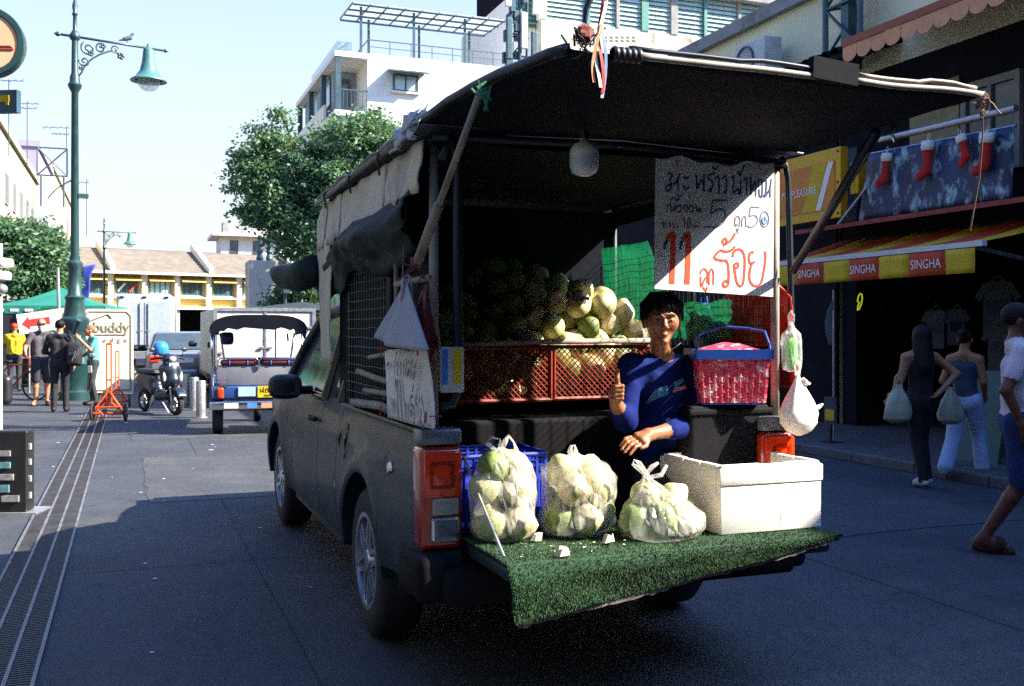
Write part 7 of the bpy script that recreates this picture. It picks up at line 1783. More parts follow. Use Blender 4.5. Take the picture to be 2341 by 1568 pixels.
# tuk-tuk
q = ST(592, 960, d=14.9); tk = T('tuk_tuk', 'tuk-tuk with dark rounded canopy and yellow number plate seen from behind', 'tuk-tuk', W(q.x, q.y), TH-R(6))
m_tkg = M('panel_grey', '#85878a', rough=.45, metal=.3, var=.1); m_tkb = M('panel_blue', '#2b4a86', rough=.4, var=.15); m_tkr = M('vinyl_maroon', '#5c1d22', rough=.5, var=.2)
hw = .70
g = G(); arc = [(hw*math.copysign(abs(math.cos(a))**.55, math.cos(a)), 1.52+.25*abs(math.sin(a))**.8) for a in [math.pi*i/24 for i in range(25)]]
g.grid(lambda u, v: (arc[min(24, int(u*24+.001))][0]*(1-.08*v), -.02+2.2*v, arc[min(24, int(u*24+.001))][1]-.05*v), 24, 10); g.build('canopy', m_tarpd, tk, smooth=True, thick=.03)
g = G(); n = 24; P = []
for i in range(n+1):
    x, z = arc[i]; P.append((x*1.0, -.03, z)); P.append((x*.95, -.03, z-.16-.04*math.cos(x*2.2)+.02*math.sin(i*2.1)))
g.add(P, [(2*i, 2*i+2, 2*i+3, 2*i+1) for i in range(n)]); g.build('rear_valance', m_tarpd, tk, thick=.012)
g = G()
for sx in (-1, 1):
    g.tube([(sx*.66, -.02, .55), (sx*.68, -.02, 1.2), (sx*.69, -.01, 1.56)], .022, n=7); g.tube([(sx*.66, 1.0, .6), (sx*.68, 1.0, 1.56)], .018, n=6); g.tube([(sx*.5, 1.9, .8), (sx*.6, 1.8, 1.5)], .018, n=6)
g.cyl((.25, .4, 1.05), (.25, .4, 1.62), .012, n=5); g.build('canopy_post', m_chrome, tk, smooth=True)
for sx in (-1, 1):
    g = G(); g.rbox((sx*.30, .02, 1.07), (.52, .09, .09), .04); g.build('seat_roll', m_tkr, tk, smooth=True)
    for dx in (-.13, .13): g = G(); g.rbox((sx*.30+dx, .02, 1.07), (.05, .1, .1), .04); g.build('seat_band', m_tkb, tk, smooth=True)
    g = G(); g.tube([(sx*.30-.29, -.02, .98), (sx*.30-.29, -.03, 1.10), (sx*.30-.26, -.03, 1.135), (sx*.30+.26, -.03, 1.135), (sx*.30+.29, -.03, 1.10), (sx*.30+.29, -.02, .98)], .012, n=7); g.build('chrome_rail', m_chrome, tk, smooth=True)
g = G(); g.rbox((0, .05, .87), (1.26, .10, .32), .03); g.build('back_panel', m_tkg, tk, auto=40)
g = G(); g.rbox((0, .03, .62), (1.36, .14, .20), .03); g.build('lower_panel', m_tkb, tk, auto=40)
g = G(); g.rbox((0, .35, .42), (1.34, .9, .12), .02); g.build('floor', m_black, tk)
for sx in (-1, 1):
    g = G(); g.rbox((sx*.66, .55, .66), (.10, 1.1, .5), .04); g.build('side_panel', m_tkb, tk, auto=40)
    g = G(); g.rbox((sx*.555, -.06, .62), (.10, .05, .17), .03); g.build('tail_lamp', m_lenso, tk, smooth=True)
    g = G(); g.tube([(sx*.66, -.02, .84), (sx*.45, -.05, .84), (sx*.45, -.05, .72), (sx*.66, -.02, .72)], .008, n=5); g.tube([(sx*.66, -.02, .78), (sx*.45, -.05, .78)], .006, n=5); g.build('side_rail', m_chrome, tk)
    wheel2(tk, sx*.60, .30, .255, .15, sx)
    g = G(); g.rbox((sx*.60, .30, .50), (.2, .6, .06), .03); g.build('mudguard', m_tkb, tk, smooth=True)
g = G(); g.rbox((0, -.10, .44), (1.42, .06, .12), .02); g.build('bumper', m_chrome, tk, auto=40)
for i, (x, w, mt) in enumerate(((-.40, .20, m_printw), (-.10, .14, M('sticker_blue', '#4c86c6')), (.14, .22, m_cloth_p), (.45, .2, m_printw))):
    g = G(); g.bb((x-w/2, -.137, .40), (x+w/2, -.1315, .475)); g.build('sticker', mt, tk)
g = G(); g.bb((-.02, -.065, .55), (.30, -.05, .72)); pl = g.build('number_plate', M('plate_yellow', '#e0b800', rough=.5), tk)
m_ink = M('plate_ink', (.01, .01, .01), rough=.6)
text('lettering', 'ฝถ 9', .11, m_ink, pl, (.12, -.068, .655), (R(90), 0, 0), extrude=.001); text('lettering', 'กรุงเทพ', .045, m_ink, pl, (.14, -.068, .58), (R(90), 0, 0), extrude=.001)
g = G(); g.bb((-.30, -.062, .57), (-.05, -.05, .71)); g.build('notice_plate', m_glassl, tk)
g = G(); g.rbox((0, .5, .78), (1.2, .5, .16), .06); g.build('seat', m_tkr, tk, smooth=True)
g = G(); g.rbox((0, 1.65, .85), (1.0, .1, .5), .04); g.build('front_panel', m_tkb, tk); g = G(); g.tube([(0, 2.3, .2), (0, 1.9, .9), (0, 1.6, 1.05)], .03, n=7); g.build('fork', m_chrome, tk); wheel2(tk, 0, 2.3, .24, .12)
g = G(); g.bb((-.55, 1.75, 1.02), (.55, 1.76, 1.45)); g.build('windscreen', film('clear_screen', '#e8ece8', opac=.06, rough=.05), tk)
g = G(); g.rbox((-.48, 1.2, 1.42), (.2, .14, .2), .05); g.build('hanging_pouch', m_tkb, tk, smooth=True)
g = G(); g.tube([(.45, .9, 1.5), (.46, .9, 1.38)], .015, n=5); g.build('strap', m_black, tk)
# white box truck ahead of it
q = ST(492, 705, d=19.6); zb_ = q.z; wt = T('box_truck', 'small white box pickup standing ahead of the tuk-tuk', 'truck', W(q.x, q.y), TH)
m_wbox = M('box_white', '#e2dccb', rough=.5, var=.04, stain='#b5a98f', st=.3, sscale=1.5); m_bgp = M('paint_beige', '#b8a98a', rough=.35, var=.06, coat=.5)
Wd = 1.93; Ln = ST(458, 716, X=q.x).y-q.y
g = G(); g.rbox((Wd/2, Ln/2, (zb_+.62)/2), (Wd, Ln, zb_-.62), .02); g.build('cargo_box', m_wbox, wt, auto=40)
g = G()
for x in (0, Wd): g.bb((x-.035, -.03, .6), (x+.035, .04, zb_+.02))
g.bb((.036, -.03, zb_-.05), (Wd-.036, .04, zb_+.02)); g.bb((Wd/2-.02, -.02, .64), (Wd/2+.02, .0, zb_-.052)); g.build('door_frame', m_steel, wt)
g = G()
for x, z in ((.1, 1.1), (.1, 1.6), (Wd-.1, 1.1), (Wd-.1, 1.6), (Wd/2-.08, 1.2), (Wd/2+.08, 1.2)): g.rbox((x, -.03, z), (.1, .03, .05), .01, n=1)
g.build('hinge', m_steel, wt)
g = G(); g.bb((-.04, .25, .75), (-.011, .85, zb_-.2)); g.build('side_door', m_wbox, wt); g = G(); g.rbox((-.06, .9, 1.25), (.05, .04, .12), .01, n=1); g.build('handle', m_black, wt)
g = G(); g.rbox((Wd/2, Ln+1.1, .72), (1.80, 3.6, .62), .12); g.build('body', m_bgp, wt, smooth=False, auto=50)
g = G(); g.rbox((Wd/2, Ln+.9, 1.25), (1.5, 1.7, .7), .2); g.build('cab', m_bgp, wt, auto=50)
g = G(); g.rbox((-.12, Ln+1.0, 1.22), (.2, .12, .15), .05); g.build('mirror', m_black, wt, smooth=True)
for sx in (0, Wd):
    wheel2(wt, sx+(.14 if sx == 0 else -.14), .7, .33, .2, -1 if sx == 0 else 1); wheel2(wt, sx+(.14 if sx == 0 else -.14), Ln+1.9, .33, .2, -1 if sx == 0 else 1)
g = G(); g.bb((.1, .05, .35), (Wd-.1, .3, .60)); g.build('bumper', m_black, wt)
# grey lorry far left
q = ST(330, 840, d=38); lo = T('lorry', 'pale grey box lorry with closed rear doors far down the street', 'lorry', W(q.x, q.y), TH-R(4))
zt_ = PX(330, 672, 38).z; hw = 1.0
m_lor = M('lorry_grey', '#a9b1b4', rough=.5, var=.06, stain='#7f878a', st=.4, sscale=2)
g = G(); g.rbox((0, 3.0, (zt_+.85)/2), (2*hw, 6, zt_-.85), .12); g.build('cargo_box', m_lor, lo, auto=40)
for sx in (-1, 1):
    g = G(); g.bb((sx*.02 if sx > 0 else -.94, -.045, 1.0), (.94 if sx > 0 else -.02, -.003, zt_-.30)); g.build('rear_door', m_lor, lo)
    g = G(); g.cyl((sx*.15, -.07, 1.0), (sx*.15, -.07, zt_-.35), .018, n=6); g.bb((sx*.15-.06, -.08, 1.5), (sx*.15+.06, -.06, 1.56)); g.build('lock_bar', m_steel, lo)
    wheel2(lo, sx*.85, 1.5, .45, .3, sx); g = G(); g.rbox((sx*.8, -.05, .72), (.2, .05, .14), .02, n=1); g.build('tail_lamp', m_lensr, lo); wheel2(lo, sx*.85, 5.6, .45, .3, sx)
g = G(); g.rbox((0, .02, .6), (2.1, .2, .3), .03); g.build('bumper', m_steel, lo); g = G(); g.rbox((0, 6.8, 1.3), (1.9, 1.5, 1.8), .15); g.build('cab', m_lor, lo)
for x in (-.8, 0, .8): g = G(); g.rbox((x, -.01, zt_-.12), (.16, .05, .07), .02, n=1); g.build('marker_lamp', m_black, lo)
g = G(); g.lathe([(0, -.05), (.24, -.05)], (-.62, 0, zt_-.85), n=24, axis='y'); o = g.build('badge', M('badge_orange', '#b5552f', rough=.6), lo); 
# silver pickup/saloon
q = ST(420, 850, d=25.5); ca = T('silver_car', 'silver grey car seen from behind between the lorry and the white box truck', 'car', W(q.x, q.y), TH)
m_silv = M('paint_silver', '#8f979c', rough=.3, metal=.5, var=.05, coat=.6)
hw = .88
g = G(); g.rbox((0, 2.2, .68), (2*hw, 4.4, .66), .16); g.build('body', m_silv, ca, auto=50)
g = G(); g.add([(-.80, .45, 1.0), (.80, .45, 1.0), (.62, .95, 1.52), (-.62, .95, 1.52), (-.80, 3.4, 1.0), (.80, 3.4, 1.0), (.62, 2.4, 1.52), (-.62, 2.4, 1.52)], [(0, 1, 2, 3), (3, 2, 6, 7), (5, 4, 7, 6), (0, 3, 7, 4), (1, 5, 6, 2)]); cb_ = g.build('cabin', m_silv, ca)
md = cb_.modifiers.new('round', 'BEVEL'); md.width = .06; md.segments = 3
g = G(); g.add([(-.70, .476, 1.06), (.70, .476, 1.06), (.57, .885, 1.47), (-.57, .885, 1.47)], [(0, 1, 2, 3)]); g.build('rear_window', m_glass, ca, thick=.02)
for sx in (-1, 1):
    g = G(); g.add([(sx*.80, .75, 1.05), (sx*.80, 3.1, 1.05), (sx*.665, 2.4, 1.46), (sx*.665, 1.05, 1.46)], [(0, 1, 2, 3)]); g.build('side_window', m_glass, ca, thick=.03)
    g = G(); g.rbox((sx*.72, .0, .82), (.26, .06, .16), .03); g.build('tail_lamp', m_lensr, ca); g = G(); g.rbox((sx*.98, 2.75, 1.08), (.2, .1, .14), .04); g.build('mirror', m_black, ca, smooth=True)
    wheel2(ca, sx*.78, .95, .32, .2, sx); wheel2(ca, sx*.78, 3.5, .32, .2, sx)
g = G(); g.rbox((0, -.03, .45), (1.7, .14, .2), .05); g.build('bumper', m_silv, ca, auto=40); g = G(); g.bb((-.24, -.02, .72), (.24, -.006, .84)); g.build('number_plate', m_printw, ca)
g = G(); g.bb((-.6, -.012, .90), (.6, -.003, .93)); g.build('trim_strip', m_chrome, ca)
# scooter
q = ST(368, 938, d=18.6); sc_ = T('scooter', 'dark blue scooter parked on its stand facing the camera', 'scooter', W(q.x, q.y), R(46))
m_sc = M('scooter_blue', '#18222f', rough=.3, var=.1, coat=.6)
# local: front towards -y
def swheel(y, r):
    g = G(); g.lathe([(r*.68, -.05), (r*.92, -.05), (r, -.025), (r, .025), (r*.92, .05), (r*.68, .05)], (0, y, r), n=28, axis='x'); w = g.build('wheel', m_rubber, sc_, smooth=True)
    g = G(); g.lathe([(r*.70, -.03), (r*.62, 0), (r*.70, .03)], (0, y, r), n=24, axis='x')
    for k in range(6): a = k*1.047; g.cyl((0, y, r), (0, y+r*.66*math.cos(a), r+r*.66*math.sin(a)), .014, n=6)
    g.lathe([(0, -.06), (.05, -.05), (.05, .05), (0, .06)], (0, y, r), n=14, axis='x'); g.build('rim', m_steel, w)
swheel(-.58, .225); swheel(.62, .225)
g = G()
for sx in (-1, 1): g.tube([(sx*.075, -.58, .225), (sx*.075, -.50, .52), (sx*.05, -.38, .82)], .025, n=7)
g.build('fork', m_steel, sc_)
g = G(); g.grid(lambda u, v: (.085*math.sin((u-.5)*3.0), -.58+.27*math.cos(R(30+130*v)), .225+.27*math.sin(R(30+130*v))+.02*math.cos((u-.5)*3)), 8, 14); g.build('front_mudguard', m_sc, sc_, smooth=True, thick=.012)
bd = Body(.014); bd.rc((0, -.46, .62), (0, -.33, .98), .14, .13, 0, .05); bd.rc((-.12, -.40, .55), (-.14, -.34, .85), .07, .07, 0, .05); bd.rc((.12, -.40, .55), (.14, -.34, .85), .07, .07, 0, .05); bd.el((0, -.44, .80), (.17, .10, .16), 0, .04)
bd.mesh('front_shield', [m_sc], sc_)
bd = Body(.016); bd.rc((0, .15, .45), (0, .75, .62), .14, .12, 0, .06); bd.rc((0, .0, .32), (0, -.3, .34), .12, .10, 0, .05); bd.rc((0, .2, .62), (0, .65, .66), .13, .13, 0, .05); bd.mesh('rear_body', [m_sc], sc_)
g = G(); g.rbox((0, .42, .77), (.26, .72, .10), .05); g.build('seat', m_black, sc_, smooth=True)
g = G(); g.tube([(-.33, -.24, 1.02), (-.2, -.30, 1.04), (0, -.33, 1.02), (.2, -.30, 1.04), (.33, -.24, 1.02)], .022, n=7); g.build('handlebar', m_black, sc_, smooth=True)
bd = Body(.012); bd.el((0, -.36, 1.03), (.15, .10, .085), 0, .03); bd.mesh('handlebar_cover', [m_sc], sc_)
g = G(); g.ball((0, -.45, 1.02), (.075, .04, .055)); g.build('headlight', m_lensc, sc_, smooth=True)
for sx in (-1, 1):
    g = G(); g.ball((sx*.155, -.45, .70), (.04, .03, .10)); g.build('indicator', m_printw, sc_, smooth=True)
    g = G(); g.tube([(sx*.25, -.28, 1.04), (sx*.30, -.30, 1.16)], .008, n=5); g.ball((sx*.31, -.30, 1.19), (.06, .015, .04)); g.build('mirror', m_black, sc_, smooth=True)
g = G(); g.bb((-.09, -.505, .86), (.09, -.50, .95)); g.build('badge_plate', m_printw, sc_)
g = G(); g.tube([(.15, .2, .3), (.17, .5, .28), (.18, .85, .36)], [.03, .05, .06], n=9); g.build('exhaust', m_steel, sc_, smooth=True)
g = G(); g.cyl((-.1, .15, .2), (-.25, .05, .0), .015, n=6); g.cyl((.1, .15, .2), (.2, .1, .0), .015, n=6); g.build('stand', m_steel, sc_)
hp_ = sc_.matrix_basis @ Vector((-.14, -.26, 1.20))
hm = T('helmet', 'bright blue helmet resting on the scooter handlebar', 'helmet', hp_, R(46))
g = G(); g.lathe([(.135, -.08), (.145, -.02), (.14, .05), (.115, .11), (.07, .145), (0, .155)], n=24); g.build('shell', M('helmet_blue', '#2f7fd6', rough=.2, coat=.8), hm, smooth=True); g = G(); g.lathe([(.136, -.10), (.150, -.10), (.150, -.075), (.136, -.075)], n=24); g.build('rim', m_black, hm); g = G(); g.tube([(-.13, 0, -.08), (-.05, -.03, -.2), (.05, -.03, -.2), (.13, 0, -.08)], .008, n=5); g.build('strap', m_black, hm)
# black sacks under the cream board
for k, (u, v, sc2, lab) in enumerate(((300, 872, 1.0, 'large black sack slumped right of the cream board'), (326, 868, .8, 'smaller black sack leaning on the large one'))):
    p = at0(u, v); b = T('black_sack', lab, 'sack', p, k, 'black sacks by the board'); bd = Body(.02); bd.rc((0, 0, .10*sc2), (.05, 0, .24*sc2), .20*sc2, .14*sc2, 0, .05); bd.rc((-.1, 0, .1), (.16, .04, .09), .13*sc2, .12*sc2, 0, .06); bd.rc((.04, 0, .3*sc2), (.06, 0, .46*sc2), .07, .03, 0, .05); bd.mesh('body', [m_black], b)
# bicycle cart wheel group at the far left
q = ST(35, 880, d=22.0); bc_ = T('bicycle', 'dark bicycle leaning by the person in the yellow vest', 'bicycle', W(q.x, q.y), R(80))
for y in (-.5, .5):
    g = G(); g.lathe([(.31, -.015), (.335, -.018), (.345, 0), (.335, .018), (.31, .015)], (0, y, .345), n=28, axis='x'); w = g.build('wheel', m_rubber, bc_, smooth=True); g = G()
    for k in range(12): a = k*.5236; g.cyl((0, y, .345), (0, y+.31*math.cos(a), .345+.31*math.sin(a)), .004, n=4)
    g.build('spoke', m_steel, w)
g = G(); 
for a, b in (((0, -.5, .345), (0, -.36, .85)), ((0, -.38, .78), (0, .08, .30)), ((0, -.37, .8), (0, .2, .78)), ((0, .2, .8), (0, .08, .30)), ((0, .08, .3), (0, .5, .345)), ((0, .2, .74), (0, .5, .345)), ((-.28, -.34, .95), (.28, -.34, .95)), ((0, -.36, .85), (0, -.34, .95))): g.cyl(a, b, .017, n=6)
g.build('frame', m_redb, bc_); g = G(); g.rbox((0, .22, .86), (.15, .26, .06), .03); g.build('saddle', m_black, bc_)
# street transformer and market umbrella in the middle distance
q = PX(600, HZ, 42); tf_ = T('transformer', 'grey concrete transformer housing with two insulator stacks beside the yellow row', 'transformer', (q.x, q.y, 0), TH)
zt = PX(600, 595, 42).z; g = G(); g.rbox((0, .8, zt/2), (1.1, 1.6, zt), .04); g.build('housing', m_conc, tf_)
for x, h in ((-.05, 1.1), (.35, 1.2)): g = G(); g.lathe([(.12, zt), (.16, zt+.1), (.10, zt+.3), (.15, zt+.4), (.10, zt+.6), (.13, zt+.7), (.08, zt+h), (0, zt+h)], (x, .5, 0), n=12); g.build('insulator', m_steelb, tf_)
q = PX(652, HZ, 34); g = T('utility_pole', 'thin dark pole rising under the street tree', 'pole', (q.x, q.y, 0)); b_ = G(); b_.cyl((0, 0, 0), (0, 0, PX(640, 500, 34).z), .06, .045, n=8); b_.build('pole', m_steelb, g); b_ = G(); b_.rbox((.1, -.08, 3.0), (.25, .2, .4), .03); b_.build('meter_box', m_steel, g)
def umbrella(u, v, d, r, label, mt):
    q = PX(u, v, d); t = T('market_umbrella', label, 'umbrella', (q.x, q.y, 0), R(20)); z = q.z
    for k in range(8):
        a, b = R(45*k), R(45*(k+1)); g = G(); g.add([(0, 0, z), (r*math.cos(a), r*math.sin(a), z-.30), (r*math.cos(b), r*math.sin(b), z-.30)], [(0, 1, 2)]); g.build('canopy_panel', mt, t, thick=.01)
    g = G(); g.cyl((0, 0, 0), (0, 0, z+.08), .025, n=6); g.build('pole', m_steel, t)
umbrella(690, 690, 31, 2.3, 'dark shallow market umbrella just left of the pickup canopy', M('umbrella_dark', '#1d2b33', rough=.8))

# ================================================================== PEOPLE IN THE STREET
m_skf = M('skin_fair', '#b07a5c', rough=.55, var=.08, scale=5); m_skt = M('skin_light_tan', '#a06a48', rough=.55, var=.08, scale=5); m_skd = M('skin_brown', '#5f3a27', rough=.5, var=.08)
m_grytee = M('tee_charcoal', '#4b4648', rough=.85, var=.25, bump=.6, bscale=11); m_shorts = M('shorts_dark', '#2a2b33', rough=.85, var=.2); m_suit = M('suit_black', '#12131a', rough=.8, var=.3, bump=.6, bscale=10); m_teal = M('shirt_teal', '#4f9296', rough=.8, var=.15, bump=.6, bscale=11); m_jean = M('trousers_slate', '#2a3034', rough=.85, var=.2)
m_tankb = M('top_black', '#0b0a0e', rough=.85, var=.3, bump=.6, bscale=12); m_whtr = M('trousers_pale', '#9fb3cc', rough=.8, var=.10, bump=.7, bscale=9); m_jwh = M('jersey_white', '#c9c3c4', rough=.8, var=.08, bump=.2, bscale=12, stain='#a99aa6', st=.4, sscale=6); m_bsh = M('shorts_blue', '#1f3468', rough=.9, var=.4, scale=30, bump=.6, bscale=11); m_sand = M('sandal', '#2c2119', rough=.8); m_vest = M('vest_yellow', '#d9b512', rough=.7, var=.12); m_redc = M('cap_red', '#c62a15', rough=.6); m_beard = M('beard_grey', '#a59a8c', rough=.9, var=.2, scale=30); m_trainer = M('shoe_white', '#b9b6b0', rough=.6); m_denim = M('top_denim', '#2a3648', rough=.8, var=.3)
DEF = dict(pel=(0, 0, .95), wai=(0, 0, 1.08), che=(0, 0, 1.30), nek=(0, .015, 1.48), hed=(0, -.01, 1.625), sL=(-.18, .0, 1.415), sR=(.18, .0, 1.415), eL=(-.235, .03, 1.14), eR=(.235, .03, 1.14), wL=(-.25, -.05, .90), wR=(.25, -.05, .90),
           hL=(-.09, 0, .92), hR=(.09, 0, .92), kL=(-.10, -.02, .50), kR=(.10, -.02, .50), aL=(-.105, .03, .085), aR=(.105, .03, .085), tL=(-.125, -.15, .035), tR=(.125, -.15, .035))
def figure(label, base, rz, H, mats, top='short', bottom='long', J=None, hair='short', wid=1.0, fem=False, res=.0125, foot='shoe', face=0.0, beard=None, glasses=False):
    """mats: skin, top, bottom, shoe, hair"""
    o = T('person', label, 'person', base, rz); s = H/1.75; Q = {k: np.array(v, float)*s for k, v in {**DEF, **(J or {})}.items()}
    B = Body(res); x_ = np.array([1., 0, 0]); w = wid*s
    cw, ww, pw = (.055, .040, .058) if fem else (.075, .062, .055)
    for t in (-1, 1):
        B.rc(Q['che']+x_*cw*t*w, Q['wai']+x_*ww*t*w, .098*w, .090*w if not fem else .078*w, 1, .05*s); B.rc(Q['wai']+x_*ww*t*w, Q['pel']+x_*pw*t*w, .090*w if not fem else .08*w, .098*w, 1 if top != 'crop' else 0, .05*s)
        B.rc(Q['pel']+x_*pw*t*w+np.array([0, 0, -.01]), Q['pel']+x_*pw*t*w+np.array([0, .01, -.06])*s, .100*w, .102*w, 2, .03*s)
    gs_ = 1 if top != 'none' else 0
    for k in ('L', 'R'):
        S_, E_, Wr = Q['s'+k], Q['e'+k], Q['w'+k]
        B.rc(Q['nek']+np.array([0, .005, -.02])*s, S_, .055*w, .055*s, gs_, .05*s)
        a = {'short': .62, 'long': 1.0, 'none': 0.0, 'crop': 0.0}[top]
        if a > 0: B.rc(S_, S_+(E_-S_)*a, .060*s, (.056 if top == 'short' else .050)*s, 1, .03*s)
        if top == 'long': B.rc(E_, E_+(Wr-E_)*.92, .050*s, .040*s, 1, .03*s)
        B.rc(S_, E_, .050*s, .042*s, 0, .02*s); B.rc(E_, Wr, .040*s, .027*s, 0, .015*s)
        d = Wr-E_; d /= max(np.linalg.norm(d), 1e-6); lat = np.cross(d, x_ if abs(d[0]) < .8 else np.array([0, 1., 0])); lat /= max(np.linalg.norm(lat), 1e-6); inn = np.cross(lat, d)
        B.rc(Wr, Wr+d*.07*s+lat*.012*s, .026*s, .028*s, 0, .015*s); B.rc(Wr, Wr+d*.07*s-lat*.016*s, .026*s, .026*s, 0, .015*s)
        for i, ln in enumerate((.062, .074, .070, .055)):
            b0 = Wr+d*.085*s+lat*(.033-.022*i)*s; b1 = b0+d*ln*.55*s+lat*(.004-.003*i)*s; b2 = b1+d*ln*.4*s+inn*.022*s
            B.rc(b0, b1, .0112*s, .0105*s, 0, .003); B.rc(b1, b2, .0105*s, .0095*s, 0, .003)
        B.rc(Wr+d*.02*s+lat*.03*s, Wr+d*.055*s+lat*.062*s, .0125*s, .0112*s, 0, .006); B.rc(Wr+d*.055*s+lat*.062*s, Wr+d*.088*s+lat*.064*s, .0112*s, .0095*s, 0, .004)
        h, kn, an, to = Q['h'+k], Q['k'+k], Q['a'+k], Q['t'+k]
        B.rc(h, kn, .092*w, .062*s, 2, .04*s)
        if bottom == 'long': B.rc(kn, an+np.array([0, 0, .0]), .064*s, .052*s, 2, .03*s)
        elif bottom == 'wide': B.rc(h, kn, .10*w, .085*s, 2, .03*s); B.rc(kn, an+np.array([0, 0, .03])*s, .085*s, .088*s, 2, .03*s)
        else:
            B.rc(h, kn+(h-kn)*.05, .098*w, .080*s, 2, .03*s); m = kn*.72+an*.28; B.rc(kn, m, .055*s, .056*s, 0, .02*s); B.rc(m, an, .056*s, .036*s, 0, .02*s)
        B.rc(an, to+np.array([0, 0, .008])*s, .040*s, .034*s, 3 if foot == 'shoe' else 0, .02*s); B.rc(an+np.array([0, .03, -.03])*s, to, .038*s, .032*s, 3 if foot == 'shoe' else 0, .02*s)
        if foot != 'shoe': B.rc(an+np.array([0, .05, -.072])*s, to+np.array([0, -.03, -.022])*s, .030*s, .027*s, 3, .004); B.rc(an+np.array([0, -.10, -.03])*s, an+np.array([0, -.11, -.05])*s, .043*s, .045*s, 3, .004)
    hd = Q['hed']; ca, sa = math.cos(face), math.sin(face)
    hv = lambda x, y, z: hd+np.array([x*ca-y*sa, x*sa+y*ca, z])*s
    B.rc(Q['nek'], hd+np.array([0, .02, -.05])*s, .056*w, .052*s, 0, .02*s)
    B.el(hv(0, .015, .03), np.array((.077, .095, .088))*s, 0, .01); B.rc(hv(0, -.015, -.03), hv(0, -.045, -.075), .062*s, .034*s, 0, .03); B.el(hv(0, -.035, .0), np.array((.064, .055, .075))*s, 0, .02)
    B.rc(hv(0, -.088, .01), hv(0, -.106, -.022), .009*s, .013*s, 0, .01)
    for t in (-1, 1):
        B.cut(hv(.03*t, -.105, .005), np.array((.017, .02, .011))*s, .012); B.el(hv(.080*t, .015, -.005), np.array((.012, .022, .033))*s, 0, .006)
    B.cut(hv(0, -.107, -.060), np.array((.022, .012, .0045))*s, .006)
    B.mesh('body', mats[:5], o)
    if hair:
        Hh = Body(res)
        if hair in ('short', 'long', 'bun'):
            Hh.el(hv(0, .025, .042), np.array((.087, .102, .092))*s, 0, .01)
            if hair == 'long': Hh.rc(hv(0, .05, 0), hv(0, .095, -.32), .085*s, .095*s, 0, .05); Hh.rc(hv(-.06, .03, -.02), hv(-.10, .06, -.26), .04*s, .03*s, 0, .04); Hh.rc(hv(.06, .03, -.02), hv(.09, .06, -.28), .04*s, .03*s, 0, .04)
            if hair == 'bun': Hh.el(hv(0, .12, .08), np.array((.05, .05, .05))*s, 0, .02); Hh.rc(hv(0, .13, .07), hv(.02, .17, -.05), .03*s, .02*s, 0, .02)
            Hh.cut(hv(0, -.095, -.045), np.array((.085, .10, .092))*s, .01)
            if hair != 'long': Hh.cut(hv(0, .02, -.10), np.array((.13, .14, .06))*s, .02)
        elif hair == 'cap':
            Hh.el(hv(0, .015, .055), np.array((.092, .108, .085))*s, 0, .01); Hh.cut(hv(0, 0, -.06), np.array((.16, .2, .085))*s, .01)
        Hh.mesh('hair' if hair != 'cap' else 'cap', [mats[4]], o)
    if beard:
        Bb = Body(res); Bb.rc(hv(0, -.055, -.075), hv(0, -.085, -.135), .055*s, .030*s, 0, .03); Bb.rc(hv(-.055, -.02, -.03), hv(-.03, -.07, -.08), .025*s, .03*s, 0, .03); Bb.rc(hv(.055, -.02, -.03), hv(.03, -.07, -.08), .025*s, .03*s, 0, .03); Bb.rc(hv(-.03, -.10, -.045), hv(.03, -.10, -.045), .014*s, .014*s, 0, .01); Bb.mesh('beard', [beard], o)
    g = G()
    if glasses:
        for t in (-1, 1): g.rbox(hv(.033*t, -.105, .008), (.055*s, .012, .040*s), .005, n=2); g.tube([hv(.06*t, -.10, .012), hv(.085*t, .01, .012)], .004, n=5)
        g.tube([hv(-.01, -.108, .014), hv(.01, -.108, .014)], .004, n=5); g.build('sunglasses', m_black, o)
    else:
        for t in (-1, 1): g.ball(hv(.030*t, -.088, .005), (.012*s, .010*s, .008*s), n=8, k=5)
        g.build('eye', m_black, o, smooth=True)
    return o
def at(u, v, d=None): q = ST(u, v, z=0); return W(q.x, q.y)
# old man, facing right
om = figure('bald old man with grey beard and sunglasses in grey tee and shorts', at(95, 927), R(28), 1.80, [m_skf, m_grytee, m_shorts, m_sand, m_beard], 'short', 'short', dict(eL=(-.30, -.05, 1.16), wL=(-.30, -.28, 1.05), eR=(.27, -.02, 1.14), wR=(.20, -.22, 1.02), tL=(-.16, -.14, .035), tR=(.14, -.16, .035)), hair=None, wid=1.08, foot='sandal', beard=m_beard, glasses=True)
# man in the suit, back turned, camera rig at his side
sm = figure('man in a black suit seen from behind with camera gear on his shoulder', at(137, 942), R(200), 1.75, [m_skf, m_suit, m_suit, m_black, m_hair], 'long', 'long', dict(eR=(.27, -.06, 1.15), wR=(.20, -.30, 1.10), eL=(-.26, .04, 1.13), wL=(-.24, -.05, .90), tL=(-.13, -.15, .03), tR=(.13, -.15, .03)), wid=1.05)
